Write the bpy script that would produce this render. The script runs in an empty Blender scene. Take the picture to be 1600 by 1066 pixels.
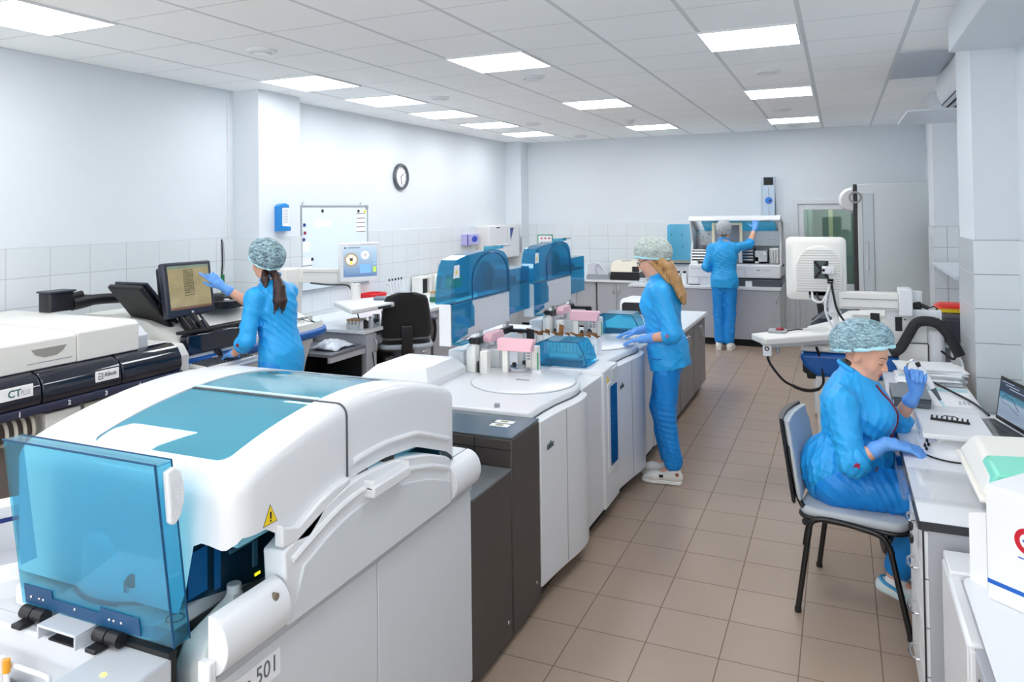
import bpy, math, random
import numpy as np
from mathutils import Vector, Matrix
random.seed(7)
SC = bpy.context.scene
COL = SC.collection
PI = math.pi
H = 1.816
ZC = 2.928

# ------------------------------------------------------------------ materials
MATS = {}
def srgb(r, g, b):
    def c(v):
        v /= 255.0
        return v / 12.92 if v <= 0.04045 else ((v + 0.055) / 1.055) ** 2.4
    return (c(r), c(g), c(b), 1.0)

def mat(name, rgb, rough=0.45, metal=0.0, spec=0.5, bump=0.0, bscale=200.0, var=0.0, vscale=6.0, coat=0.0, sss=0.0, emit=None, estr=0.0, sheen=0.0):
    """Principled material with procedural colour variation and surface grain."""
    if name in MATS:
        return MATS[name]
    m = bpy.data.materials.new(name); m.use_nodes = True
    nt = m.node_tree; N = nt.nodes; L = nt.links
    b = N['Principled BSDF']
    col = srgb(*rgb)
    tc = N.new('ShaderNodeTexCoord')
    nz = N.new('ShaderNodeTexNoise'); nz.inputs['Scale'].default_value = vscale; nz.inputs['Detail'].default_value = 3
    L.new(tc.outputs['Object'], nz.inputs['Vector'])
    mx = N.new('ShaderNodeMix'); mx.data_type = 'RGBA'
    v = max(var, 0.015)
    mx.inputs[6].default_value = tuple(max(0, c * (1 - v)) for c in col[:3]) + (1,)
    mx.inputs[7].default_value = tuple(min(1, c * (1 + v)) for c in col[:3]) + (1,)
    L.new(nz.outputs['Fac'], mx.inputs[0])
    L.new(mx.outputs[2], b.inputs['Base Color'])
    b.inputs['Roughness'].default_value = rough
    b.inputs['Metallic'].default_value = metal
    b.inputs['Specular IOR Level'].default_value = spec
    b.inputs['Coat Weight'].default_value = coat
    b.inputs['Sheen Weight'].default_value = sheen
    if sss:
        b.inputs['Subsurface Weight'].default_value = sss
        b.inputs['Subsurface Radius'].default_value = (0.012, 0.005, 0.003)
        b.inputs['Subsurface Scale'].default_value = 1.0
    if bump:
        n2 = N.new('ShaderNodeTexNoise'); n2.inputs['Scale'].default_value = bscale; n2.inputs['Detail'].default_value = 4
        L.new(tc.outputs['Object'], n2.inputs['Vector'])
        bp = N.new('ShaderNodeBump'); bp.inputs['Strength'].default_value = bump; bp.inputs['Distance'].default_value = 0.004
        L.new(n2.outputs['Fac'], bp.inputs['Height']); L.new(bp.outputs['Normal'], b.inputs['Normal'])
    if emit:
        b.inputs['Emission Color'].default_value = srgb(*emit); b.inputs['Emission Strength'].default_value = estr
    MATS[name] = m
    return m

def tint(name, rgb, rough=0.03, body=0.12, gloss=1.0):
    """Tinted see-through plastic: coloured transparency, a little body colour, fresnel reflection."""
    if name in MATS:
        return MATS[name]
    m = bpy.data.materials.new(name); m.use_nodes = True
    nt = m.node_tree; N = nt.nodes; L = nt.links
    N.remove(N['Principled BSDF'])
    out = N['Material Output']
    col = srgb(*rgb)
    tr = N.new('ShaderNodeBsdfTransparent')
    tc = N.new('ShaderNodeTexCoord'); nz = N.new('ShaderNodeTexNoise'); nz.inputs['Scale'].default_value = 2.0
    L.new(tc.outputs['Object'], nz.inputs['Vector'])
    mx = N.new('ShaderNodeMix'); mx.data_type = 'RGBA'
    mx.inputs[6].default_value = tuple(c * 0.97 for c in col[:3]) + (1,)
    mx.inputs[7].default_value = tuple(min(1, c * 1.03) for c in col[:3]) + (1,)
    L.new(nz.outputs['Fac'], mx.inputs[0]); L.new(mx.outputs[2], tr.inputs['Color'])
    df = N.new('ShaderNodeBsdfDiffuse'); df.inputs['Color'].default_value = tuple(min(1, c) for c in col[:3]) + (1,)
    s1 = N.new('ShaderNodeMixShader'); s1.inputs[0].default_value = body
    tl = N.new('ShaderNodeBsdfTranslucent'); tl.inputs['Color'].default_value = df.inputs['Color'].default_value
    s0 = N.new('ShaderNodeMixShader'); s0.inputs[0].default_value = .5; L.new(df.outputs[0], s0.inputs[1]); L.new(tl.outputs[0], s0.inputs[2])
    L.new(tr.outputs[0], s1.inputs[1]); L.new(s0.outputs[0], s1.inputs[2])
    gl = N.new('ShaderNodeBsdfGlossy'); gl.inputs['Roughness'].default_value = rough
    fr = N.new('ShaderNodeFresnel'); ge = N.new('ShaderNodeNewGeometry')     # the same reflection from either face of the sheet
    io = N.new('ShaderNodeMix'); io.inputs[2].default_value = 1.45; io.inputs[3].default_value = 1/1.45
    L.new(ge.outputs['Backfacing'], io.inputs[0]); L.new(io.outputs[0], fr.inputs['IOR'])
    mu = N.new('ShaderNodeMath'); mu.operation = 'MULTIPLY'; mu.inputs[1].default_value = gloss
    L.new(fr.outputs[0], mu.inputs[0])
    s2 = N.new('ShaderNodeMixShader'); L.new(mu.outputs[0], s2.inputs[0])
    L.new(s1.outputs[0], s2.inputs[1]); L.new(gl.outputs[0], s2.inputs[2])
    L.new(s2.outputs[0], out.inputs['Surface'])
    MATS[name] = m
    return m

def nodes_mat(name):
    m = bpy.data.materials.new(name); m.use_nodes = True
    MATS[name] = m
    return m, m.node_tree.nodes, m.node_tree.links, m.node_tree.nodes['Principled BSDF']

# ------------------------------------------------------------------ mesh builder
class MB:
    def __init__(s):
        s.v = []; s.f = []
    def add(s, vs, fs):
        o = len(s.v); s.v += [tuple(map(float, p)) for p in vs]; s.f += [tuple(i + o for i in f) for f in fs]; return s
    def box(s, x0, x1, y0, y1, z0, z1):
        return s.add([(x0,y0,z0),(x1,y0,z0),(x1,y1,z0),(x0,y1,z0),(x0,y0,z1),(x1,y0,z1),(x1,y1,z1),(x0,y1,z1)],
                     [(0,3,2,1),(4,5,6,7),(0,1,5,4),(1,2,6,5),(2,3,7,6),(3,0,4,7)])
    def cbox(s, cx, cy, cz, dx, dy, dz):
        return s.box(cx-dx/2,cx+dx/2,cy-dy/2,cy+dy/2,cz-dz/2,cz+dz/2)
    def hexa(s, p):           # 8 points, bottom ring then top ring
        return s.add(p, [(0,3,2,1),(4,5,6,7),(0,1,5,4),(1,2,6,5),(2,3,7,6),(3,0,4,7)])
    def prism(s, poly, axis, a0, a1):
        """polygon extruded along an axis; poly in the two other axes (x:(y,z) y:(x,z) z:(x,y))"""
        n = len(poly)
        def P(q, a):
            return {'x': (a, q[0], q[1]), 'y': (q[0], a, q[1]), 'z': (q[0], q[1], a)}[axis]
        vs = [P(q, a0) for q in poly] + [P(q, a1) for q in poly]
        fs = [tuple(range(n)), tuple(range(2*n-1, n-1, -1))] + [(i, i+n, (i+1) % n + n, (i+1) % n) for i in range(n)]
        return s.add(vs, fs)
    def loft(s, rings, cap=True, closed=True):
        n = len(rings[0]); vs = [p for r in rings for p in r]; fs = []
        for k in range(len(rings)-1):
            for i in range(n if closed else n-1):
                j = (i+1) % n
                fs.append((k*n+i, k*n+j, (k+1)*n+j, (k+1)*n+i))
        if cap and closed:
            fs.append(tuple(range(n-1, -1, -1))); fs.append(tuple((len(rings)-1)*n+i for i in range(n)))
        return s.add(vs, fs)
    def cyl(s, p0, p1, r0, r1=None, n=20):
        r1 = r0 if r1 is None else r1
        a = Vector(p0); b = Vector(p1); d = (b-a).normalized()
        u = d.orthogonal().normalized(); w = d.cross(u)
        R = []
        for p, r in ((a, r0), (b, r1)):
            R.append([tuple(p + (u*math.cos(t)+w*math.sin(t))*r) for t in [2*PI*i/n for i in range(n)]])
        return s.loft(R)
    def tube(s, pts, r, n=8, smooth=0):
        P = [Vector(p) for p in pts]
        if smooth and len(P) > 2:
            Q = []
            for i in range(len(P)-1):
                p0, p1, p2, p3 = P[max(i-1,0)], P[i], P[i+1], P[min(i+2,len(P)-1)]
                for k in range(smooth):
                    t = k/smooth
                    Q.append(0.5*((2*p1)+(p2-p0)*t+(2*p0-5*p1+4*p2-p3)*t*t+(3*p1-p0-3*p2+p3)*t**3))
            Q.append(P[-1]); P = Q
        R = []; u = None
        for i, p in enumerate(P):
            d = (P[min(i+1,len(P)-1)]-P[max(i-1,0)])
            d = d.normalized() if d.length > 1e-9 else Vector((0,0,1))
            u = d.orthogonal().normalized() if u is None else (u - d*u.dot(d))
            u = u.normalized() if u.length > 1e-6 else d.orthogonal().normalized()
            w = d.cross(u); rr = r[min(i, len(r)-1)] if isinstance(r, (list, tuple)) else r
            R.append([tuple(p+(u*math.cos(t)+w*math.sin(t))*rr) for t in [2*PI*k/n for k in range(n)]])
        return s.loft(R)
    def lathe(s, prof, c=(0,0,0), n=28, axis='z'):
        R = []
        for r, z in prof:
            ring = []
            for k in range(n):
                t = 2*PI*k/n; a, b = max(r,1e-5)*math.cos(t), max(r,1e-5)*math.sin(t)
                ring.append({'z': (c[0]+a, c[1]+b, c[2]+z), 'x': (c[0]+z, c[1]+a, c[2]+b), 'y': (c[0]+a, c[1]+z, c[2]+b)}[axis])
            R.append(ring)
        return s.loft(R, cap=False)
    def ell(s, c, rx, ry, rz, n=20, m=12):
        R = []
        for j in range(m+1):
            t = PI*j/m
            R.append([(c[0]+rx*max(math.sin(t),1e-4)*math.cos(2*PI*k/n), c[1]+ry*max(math.sin(t),1e-4)*math.sin(2*PI*k/n), c[2]-rz*math.cos(t)) for k in range(n)])
        return s.loft(R)
    def quad(s, a, b, c, d):
        return s.add([a,b,c,d], [(0,1,2,3)])
    def grid(s, fn, nu, nv):
        vs = [fn(i/nu, j/nv) for j in range(nv+1) for i in range(nu+1)]
        return s.add(vs, [(j*(nu+1)+i, j*(nu+1)+i+1, (j+1)*(nu+1)+i+1, (j+1)*(nu+1)+i) for j in range(nv) for i in range(nu)])
    def xf(s, M):
        s.v = [tuple(M @ Vector(p)) for p in s.v]; return s
    def join(s, o, M=None):
        vs = o.v if M is None else [tuple(M @ Vector(p)) for p in o.v]
        return s.add(vs, o.f)

def rpoly(x0, x1, y0, y1, r, n=6):
    P = []
    for cx, cy, a in ((x1-r,y1-r,0),(x0+r,y1-r,90),(x0+r,y0+r,180),(x1-r,y0+r,270)):
        for k in range(n+1):
            t = math.radians(a+90*k/n); P.append((cx+r*math.cos(t), cy+r*math.sin(t)))
    return P

# ------------------------------------------------------------------ objects
ROOT = {}          # object name -> world matrix of its top-level thing
def tag(o, label=None, cat=None, group=None, kind=None):
    if label: o['label'] = label
    if cat: o['category'] = cat
    if group: o['group'] = group
    if kind: o['kind'] = kind
    return o
def thing(name, label, cat, loc=(0,0,0), rotz=0.0, group=None):
    o = bpy.data.objects.new(name, None); COL.objects.link(o)
    o.empty_display_size = 0.05
    o.location = loc; o.rotation_euler = (0,0,rotz)
    ROOT[o.name] = Matrix.Translation(Vector(loc)) @ Matrix.Rotation(rotz, 4, 'Z')
    return tag(o, label, cat, group)
def obj(name, mb, m, parent=None, world=True, bevel=0.0, seg=2, smooth=35, label=None, subsurf=0, solid=0.0, weld=False):
    """link a builder as ONE mesh object; vertices given in world space unless world=False"""
    vs = mb.v
    rm = ROOT.get(parent.name) if parent else None
    loc = None
    if parent is None:
        a = np.array(vs); loc = Vector(((a[:,0].min()+a[:,0].max())/2, (a[:,1].min()+a[:,1].max())/2, a[:,2].min()))
        rm2 = Matrix.Translation(loc)
        vs = [(p[0]-loc.x, p[1]-loc.y, p[2]-loc.z) for p in vs]
    elif world:
        inv = rm.inverted(); vs = [tuple(inv @ Vector(p)) for p in vs]
    me = bpy.data.meshes.new(name)
    me.from_pydata(vs, [], mb.f); me.validate(); me.update()
    import bmesh
    bm = bmesh.new(); bm.from_mesh(me)
    if weld: bmesh.ops.remove_doubles(bm, verts=bm.verts, dist=1e-5)
    bmesh.ops.recalc_face_normals(bm, faces=bm.faces); bm.to_mesh(me); bm.free()
    if smooth:
        me.polygons.foreach_set('use_smooth', [True]*len(me.polygons))
        me.set_sharp_from_angle(angle=math.radians(smooth))
    o = bpy.data.objects.new(name, me); COL.objects.link(o)
    if m: me.materials.append(m)
    if parent:
        o.parent = parent; ROOT[o.name] = rm
    else:
        o.location = loc; ROOT[o.name] = rm2
    if solid:
        md = o.modifiers.new('solid', 'SOLIDIFY'); md.thickness = solid; md.offset = -1
    if bevel:
        md = o.modifiers.new('bevel', 'BEVEL'); md.width = bevel; md.segments = seg; md.limit_method = 'ANGLE'; md.angle_limit = math.radians(40)
    if subsurf:
        md = o.modifiers.new('sub', 'SUBSURF'); md.levels = subsurf; md.render_levels = subsurf
    if label: o['label'] = label
    return o
def struct(name, mb, m, parent=None, **k):
    o = obj(name, mb, m, parent, **k)
    if parent is None: o['kind'] = 'structure'
    return o
def dup(root, loc, rotz=None, label=None, group=None):
    r = root.copy(); COL.objects.link(r); r.location = loc
    if rotz is not None: r.rotation_euler = (0,0,rotz)
    ROOT[r.name] = Matrix.Translation(Vector(loc)) @ Matrix.Rotation(r.rotation_euler.z, 4, 'Z')
    if label: r['label'] = label
    if group: r['group'] = group
    for ch in list(root.children):
        c = ch.copy(); COL.objects.link(c); c.parent = r; ROOT[c.name] = ROOT[r.name]
        for g in list(ch.children):
            d = g.copy(); COL.objects.link(d); d.parent = c
    return r
def text_mb(s, size, plane='x+', at=(0,0,0), depth=0.0015, align='LEFT', shear=0.0, bold=0.0, xs=1.0):
    """lettering as mesh; plane x+ faces +X, y- faces -Y, x- faces -X, z+ faces up (reading along +Y), zx up reading along +X"""
    cu = bpy.data.curves.new('lettering', 'FONT'); cu.body = s; cu.size = size; cu.align_x = align; cu.shear = shear
    cu.extrude = depth; cu.offset = bold; cu.resolution_u = 4
    t = bpy.data.objects.new('lettering', cu); COL.objects.link(t)
    dg = bpy.context.evaluated_depsgraph_get(); dg.update()
    me = bpy.data.meshes.new_from_object(t.evaluated_get(dg))
    B = {'x+': ((0,1,0),(0,0,1),(1,0,0)), 'y-': ((1,0,0),(0,0,1),(0,-1,0)), 'x-': ((0,-1,0),(0,0,1),(-1,0,0)), 'z+': ((0,1,0),(-1,0,0),(0,0,1)), 'zx': ((1,0,0),(0,1,0),(0,0,1))}[plane]
    r, u, n = map(Vector, B); A = Vector(at)
    mb = MB()
    mb.add([tuple(A + r*(p.co.x*xs) + u*p.co.y + n*p.co.z) for p in me.vertices], [tuple(f.vertices) for f in me.polygons])
    bpy.data.objects.remove(t); bpy.data.curves.remove(cu); bpy.data.meshes.remove(me)
    return mb

# ------------------------------------------------------------------ signed-distance bodies (surface nets)
def _smin(a, b, k):
    if k <= 0: return np.minimum(a, b)
    h = np.clip(0.5 + 0.5*(b-a)/k, 0, 1)
    return b*(1-h) + a*h - k*h*(1-h)
class SDF:
    def __init__(s): s.p = []
    def cone(s, a, b, ra, rb, k=0.02, sc=None, op='+'):
        s.p.append(('c', np.array(a, float), np.array(b, float), ra, rb, k, sc, op)); return s
    def chain(s, pts, rs, k=0.02, sc=None):
        for i in range(len(pts)-1): s.cone(pts[i], pts[i+1], rs[i], rs[i+1], k, sc)
        return s
    def ell(s, c, r, k=0.02, rot=None, op='+'):
        s.p.append(('e', np.array(c, float), np.array(r, float), rot, None, k, None, op)); return s
    def slab(s, c, n, k=0.0, op='&'):      # keep the side the normal points away from
        s.p.append(('h', np.array(c, float), np.array(n, float)/np.linalg.norm(n), None, None, k, None, op)); return s
    def mesh(s, h, pad=0.05, disp=None, crop=None):
        lo = np.full(3, 1e9); hi = -lo
        for q in s.p:
            if q[7] != '+': continue
            if q[0] == 'c':
                r = max(q[3], q[4])*(max(q[6]) if q[6] is not None else 1)
                lo = np.minimum(lo, np.minimum(q[1], q[2])-r); hi = np.maximum(hi, np.maximum(q[1], q[2])+r)
            elif q[0] == 'e':
                r = q[2].max(); lo = np.minimum(lo, q[1]-r); hi = np.maximum(hi, q[1]+r)
        lo -= pad; hi += pad
        ax = [np.arange(lo[i], hi[i]+h, h, dtype=np.float32) for i in range(3)]
        F = np.full([len(a) for a in ax], 1.0, np.float32)
        for q in s.p:
            if q[0] == 'h':
                X, Y, Z = np.meshgrid(*ax, indexing='ij', sparse=True)
                d = (X-q[1][0])*q[2][0]+(Y-q[1][1])*q[2][1]+(Z-q[1][2])*q[2][2]
                F = np.maximum(F, d).astype(np.float32); continue
            if q[0] == 'c':
                r = max(q[3], q[4])*(max(q[6]) if q[6] is not None else 1)
                a0 = np.minimum(q[1], q[2])-r; a1 = np.maximum(q[1], q[2])+r
            else:
                a0 = q[1]-q[2].max(); a1 = q[1]+q[2].max()
            m = 0.03 + q[5]
            sl = []
            for i in range(3):
                i0 = max(0, int((a0[i]-m-lo[i])/h)); i1 = min(len(ax[i]), int((a1[i]+m-lo[i])/h)+2)
                sl.append(slice(i0, i1))
            sl = tuple(sl)
            X, Y, Z = np.meshgrid(ax[0][sl[0]], ax[1][sl[1]], ax[2][sl[2]], indexing='ij')
            if q[0] == 'c':
                a, b = q[1], q[2]; sc = np.array(q[6]) if q[6] is not None else np.ones(3)
                P = [(X-a[0])/sc[0], (Y-a[1])/sc[1], (Z-a[2])/sc[2]]; ba = (b-a)/sc
                L2 = max((ba**2).sum(), 1e-9)
                t = np.clip((P[0]*ba[0]+P[1]*ba[1]+P[2]*ba[2])/L2, 0, 1)
                d = np.sqrt((P[0]-t*ba[0])**2+(P[1]-t*ba[1])**2+(P[2]-t*ba[2])**2) - (q[3]+(q[4]-q[3])*t)
                d *= sc.min()
            else:
                P = np.stack([X-q[1][0], Y-q[1][1], Z-q[1][2]], -1)
                if q[3] is not None: P = P @ np.array(q[3])       # columns = local axes
                k0 = np.sqrt(((P/q[2])**2).sum(-1)); k1 = np.sqrt(((P/q[2]**2)**2).sum(-1))+1e-9
                d = np.where(k0 < 1e-3, -q[2].min(), k0*(k0-1)/k1)
            d = d.astype(np.float32)
            if q[7] == '+': F[sl] = _smin(F[sl], d, q[5])
            else: F[sl] = -_smin(-F[sl], d, q[5])
        if disp is not None:
            X, Y, Z = np.meshgrid(*ax, indexing='ij')
            band = np.abs(F) < 0.06
            dd = np.zeros_like(F); dd[band] = disp(X[band], Y[band], Z[band]); F = F + dd
        return nets(F, lo, h)
def nets(F, lo, h):
    S = F < 0
    c = np.zeros([n-1 for n in F.shape], np.int8)
    offs = [(i,j,k) for i in (0,1) for j in (0,1) for k in (0,1)]
    nx, ny, nz = c.shape
    for o in offs: c += S[o[0]:o[0]+nx, o[1]:o[1]+ny, o[2]:o[2]+nz]
    act = (c > 0) & (c < 8)
    idx = np.full(c.shape, -1, np.int64); I = np.argwhere(act); idx[act] = np.arange(len(I))
    acc = np.zeros((len(I), 3)); cnt = np.zeros(len(I))
    for a in offs:
        for ax_ in range(3):
            if a[ax_]: continue
            b = list(a); b[ax_] = 1
            fa = F[I[:,0]+a[0], I[:,1]+a[1], I[:,2]+a[2]]; fb = F[I[:,0]+b[0], I[:,1]+b[1], I[:,2]+b[2]]
            x = (fa < 0) != (fb < 0)
            t = np.where(x, fa/np.where(np.abs(fa-fb) < 1e-12, 1, fa-fb), 0)
            p = np.tile(np.array(a, float), (len(I),1)); p[:,ax_] = t
            acc[x] += p[x]; cnt[x] += 1
    V = lo + h*(I + acc/np.maximum(cnt,1)[:,None])
    faces = []
    for ax_ in range(3):
        s0 = [slice(None)]*3; s1 = [slice(None)]*3; s0[ax_] = slice(0,-1); s1[ax_] = slice(1,None)
        ch = S[tuple(s0)] != S[tuple(s1)]; E = np.argwhere(ch)
        u, w = [(1,2),(2,0),(0,1)][ax_]
        ok = (E[:,u] > 0) & (E[:,w] > 0) & (E[:,u] < F.shape[u]-1) & (E[:,w] < F.shape[w]-1); E = E[ok]
        def at(du, dw):
            q = E.copy(); q[:,u] -= du; q[:,w] -= dw
            return idx[q[:,0], q[:,1], q[:,2]]
        Q = np.stack([at(1,1), at(0,1), at(0,0), at(1,0)], 1)
        fl = S[tuple(s0)][E[:,0],E[:,1],E[:,2]]
        Q[~fl] = Q[~fl][:, ::-1]
        faces.append(Q[(Q >= 0).all(1)])
    Fc = np.concatenate(faces)
    # two light smoothing passes
    e = np.concatenate([Fc[:,[0,1]],Fc[:,[1,2]],Fc[:,[2,3]],Fc[:,[3,0]]])
    for _ in range(2):
        A = np.zeros_like(V); n = np.zeros(len(V))
        np.add.at(A, e[:,0], V[e[:,1]]); np.add.at(A, e[:,1], V[e[:,0]]); np.add.at(n, e[:,0], 1); np.add.at(n, e[:,1], 1)
        V = V*0.5 + 0.5*A/np.maximum(n,1)[:,None]
    mb = MB(); mb.v = [tuple(p) for p in V.tolist()]; mb.f = [tuple(f) for f in Fc.tolist()]
    return mb
EXPO = 0.8
# ------------------------------------------------------------------ camera
cd = bpy.data.cameras.new('camera'); cam = bpy.data.objects.new('camera', cd); COL.objects.link(cam)
cd.sensor_width = 36.0; cd.lens = 1167.0354/1600*36; cd.shift_y = -(533-307.1035)/1600; cd.clip_start = 0.02
_R = ((0.91574515, 0.40155578, -0.01279719), (-0.4012818, 0.91574495, 0.01959875), (0.01958895, -0.01281218, 0.99972602))
_r, _f, _u = map(Vector, _R)
cam.matrix_world = Matrix(((_r.x,_u.x,-_f.x,0),(_r.y,_u.y,-_f.y,0),(_r.z,_u.z,-_f.z,H),(0,0,0,1)))
SC.camera = cam
SC.view_settings.view_transform = 'Standard'; SC.view_settings.look = 'None'; SC.view_settings.gamma = 1.0
SC.view_settings.use_curve_mapping = False
SC.view_settings.exposure = EXPO if 'EXPO' in globals() else 0.0
SC.cycles.max_bounces = 10; SC.cycles.diffuse_bounces = 8; SC.cycles.glossy_bounces = 4; SC.cycles.transparent_max_bounces = 24
SC.cycles.caustics_reflective = False; SC.cycles.caustics_refractive = False
w = bpy.data.worlds.new('world'); SC.world = w; w.use_nodes = True
_n = w.node_tree.nodes; _l = w.node_tree.links
_sky = _n.new('ShaderNodeTexSky'); _sky.sky_type = 'HOSEK_WILKIE'; _sky.turbidity = 8; _sky.sun_direction = (0.3, -0.6, 0.75)
_bg = _n['Background']; _mx = _n.new('ShaderNodeMix'); _mx.data_type = 'RGBA'; _mx.inputs[0].default_value = 0.12
_mx.inputs[6].default_value = (0.96, 0.98, 1.0, 1); _l.new(_sky.outputs[0], _mx.inputs[7]); _l.new(_mx.outputs[2], _bg.inputs['Color'])
_bg.inputs['Strength'].default_value = 2.2

# ------------------------------------------------------------------ room materials
def grid_mat(name, base, grout, axes, size, off, gw, rough, var=0.04, bump=0.4, mott=0.0, spec=0.5):
    m, N, L, b = nodes_mat(name)
    g = N.new('ShaderNodeNewGeometry'); sp = N.new('ShaderNodeSeparateXYZ'); L.new(g.outputs['Position'], sp.inputs[0])
    def M(op, *a):
        n = N.new('ShaderNodeMath'); n.operation = op
        for i, x in enumerate(a):
            if isinstance(x, (int, float)): n.inputs[i].default_value = x
            else: L.new(x, n.inputs[i])
        return n.outputs[0]
    lines = None; cells = []
    for k in range(2):
        u = M('DIVIDE', M('SUBTRACT', sp.outputs[axes[k]], off[k]), size[k])
        fr = M('FRACT', u); d = M('MULTIPLY', M('MINIMUM', fr, M('SUBTRACT', 1.0, fr)), size[k])
        ln = M('SUBTRACT', 1.0, M('SMOOTH_MIN', 1.0, M('DIVIDE', d, gw[k]/2), 0.05))
        ln = M('GREATER_THAN', ln, 0.0)
        lines = ln if lines is None else M('MAXIMUM', lines, ln)
        cells.append(M('FLOOR', u))
    cv = N.new('ShaderNodeCombineXYZ'); L.new(cells[0], cv.inputs[0]); L.new(cells[1], cv.inputs[1])
    wn = N.new('ShaderNodeTexWhiteNoise'); wn.noise_dimensions = '3D'; L.new(cv.outputs[0], wn.inputs['Vector'])
    nz = N.new('ShaderNodeTexNoise'); nz.inputs['Scale'].default_value = 5.0; nz.inputs['Detail'].default_value = 6; L.new(g.outputs['Position'], nz.inputs['Vector'])
    f = M('ADD', M('MULTIPLY', wn.outputs['Value'], 1-mott), M('MULTIPLY', nz.outputs['Fac'], mott))
    c = srgb(*base)
    m1 = N.new('ShaderNodeMix'); m1.data_type = 'RGBA'; L.new(f, m1.inputs[0])
    m1.inputs[6].default_value = tuple(x*(1-var) for x in c[:3])+(1,); m1.inputs[7].default_value = tuple(min(1,x*(1+var)) for x in c[:3])+(1,)
    m2 = N.new('ShaderNodeMix'); m2.data_type = 'RGBA'; L.new(lines, m2.inputs[0]); L.new(m1.outputs[2], m2.inputs[6]); m2.inputs[7].default_value = srgb(*grout)
    L.new(m2.outputs[2], b.inputs['Base Color'])
    L.new(M('ADD', M('MULTIPLY', lines, 0.4), M('ADD', rough, M('MULTIPLY', nz.outputs['Fac'], 0.08))), b.inputs['Roughness'])
    b.inputs['Specular IOR Level'].default_value = spec
    bp = N.new('ShaderNodeBump'); bp.inputs['Strength'].default_value = bump; bp.inputs['Distance'].default_value = 0.002; bp.invert = True
    L.new(lines, bp.inputs['Height']); L.new(bp.outputs[0], b.inputs['Normal'])
    return m
M_FLOOR = grid_mat('floor_tiles', (164,144,127), (120,102,88), ('X','Y'), (.3,.3), (-1.0814,3.118), (.005,.005), 0.30, var=0.09, mott=0.6)
M_CEIL = grid_mat('ceiling_panels', (248,250,250), (214,218,220), ('X','Y'), (.6,.6), (-1.992,4.1773), (.026,.009), 0.85, var=0.02, spec=0.2, mott=.3)
M_TILEX = grid_mat('wall_tiles_side', (217,223,226), (176,178,184), ('Y','Z'), (.3,.2), (3.143,1.612), (.004,.004), 0.12, var=0.012)
M_TILEY = grid_mat('wall_tiles_end', (217,223,226), (176,178,184), ('X','Z'), (.3,.2), (-.02,1.612), (.004,.004), 0.12, var=0.012)
M_TILEC = grid_mat('wall_tiles_column', (217,223,226), (130,132,138), ('X','Z'), (.24,.2), (.705,1.612), (.004,.004), 0.12, var=0.012)
M_WALL = mat('wall_paint', (219,225,230), 0.7, spec=0.25, bump=0.05, bscale=90)
M_WHITE = mat('white_plastic', (224,226,229), 0.32, var=0.01)
M_WHITE2 = mat('white_warm_plastic', (228,227,222), 0.38, var=0.015)
M_BLACK = mat('black_plastic', (24,24,28), 0.38, var=0.05)
M_DGREY = mat('dark_grey_metal', (66,61,58), 0.42, var=0.04, bump=0.05, bscale=600)
M_GREY = mat('grey_plastic', (150,153,158), 0.45)
M_CHROME = mat('chrome', (205,207,210), 0.18, metal=1.0)
M_LGREY = mat('light_grey_plastic', (206,209,214), 0.4)
M_PAPER = mat('paper', (240,241,243), 0.8, spec=0.2)

# ------------------------------------------------------------------ shell
XL, XL2, XR, YB, Y0 = -5.0, -4.93, 1.05, 11.3, -2.6
struct('floor', MB().box(XL-.3, XR+.4, Y0, YB+1.6, -.1, 0), M_FLOOR)
struct('ceiling', MB().box(XL-.3, XR+.4, Y0, YB+1.6, ZC, ZC+.1), M_CEIL)
wl = struct('wall_left', MB().box(XL-.2, XL, Y0, 5.15, 0, ZC), M_WALL)
struct('tile_cladding', MB().box(XL, XL+.009, Y0, 5.15, 0, 1.612), M_TILEX, wl)
wl2 = struct('wall_left_recess', MB().box(XL-.2, XL2, 5.70, YB, 0, ZC), M_WALL)
struct('tile_cladding', MB().box(XL2, XL2+.009, 5.70, 11.0, 0, 1.606), M_TILEX, wl2)
cl = struct('pillar_left', MB().box(XL-.2, -4.70, 5.15, 5.70, 0, ZC), M_WALL)
struct('tile_cladding', MB().box(-4.70, -4.691, 5.145, 5.705, 0, 1.608).box(-5.0, -4.69, 5.141, 5.15, 0, 1.608), M_TILEX, cl)
wb = struct('wall_back', MB().box(XL2-.2, -.60, YB, YB+.15, 0, ZC).box(.32, XR+.3, YB, YB+.15, 0, ZC).box(-.60, .32, YB, YB+.15, 1.93, ZC), M_WALL)
struct('tile_cladding', MB().box(-4.65, -.66, YB-.009, YB, 0, 1.606), M_TILEY, wb)
pb = struct('pillar_back', MB().box(XL2-.1, -4.66, 11.0, YB, 0, ZC), M_WALL)
struct('tile_cladding', MB().box(-4.66, -4.651, 11.0, YB, 0, 1.606).box(XL2, -4.65, 10.991, 11.0, 0, 1.606), M_TILEX, pb)
wr = struct('wall_right', MB().box(XR, XR+.25, 5.6, YB+.15, 0, ZC), M_WALL)
struct('tile_cladding', MB().box(XR-.009, XR, 5.6, YB, 0, 1.612), M_TILEX, wr)
cr = struct('pillar_right', MB().box(.72, XR+.25, 5.1, 5.68, 0, ZC), M_WALL)
struct('tile_cladding', MB().box(.711, .72, 5.1, 5.69, 0, 1.612), M_TILEX, cr)
struct('tile_cladding', MB().box(.711, .945, 5.091, 5.1, 0, 1.612), M_TILEC, cr)
wr2 = struct('wall_right_near', MB().box(.945, XR+.25, Y0, 5.1, 0, ZC), M_WALL)
struct('tile_cladding', MB().box(.936, .945, Y0, 5.091, 0, 1.612), M_TILEX, wr2)
pr2 = struct('pillar_right_far', MB().box(.84, XR+.05, 8.3, 8.75, 0, ZC), M_WALL)
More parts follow.
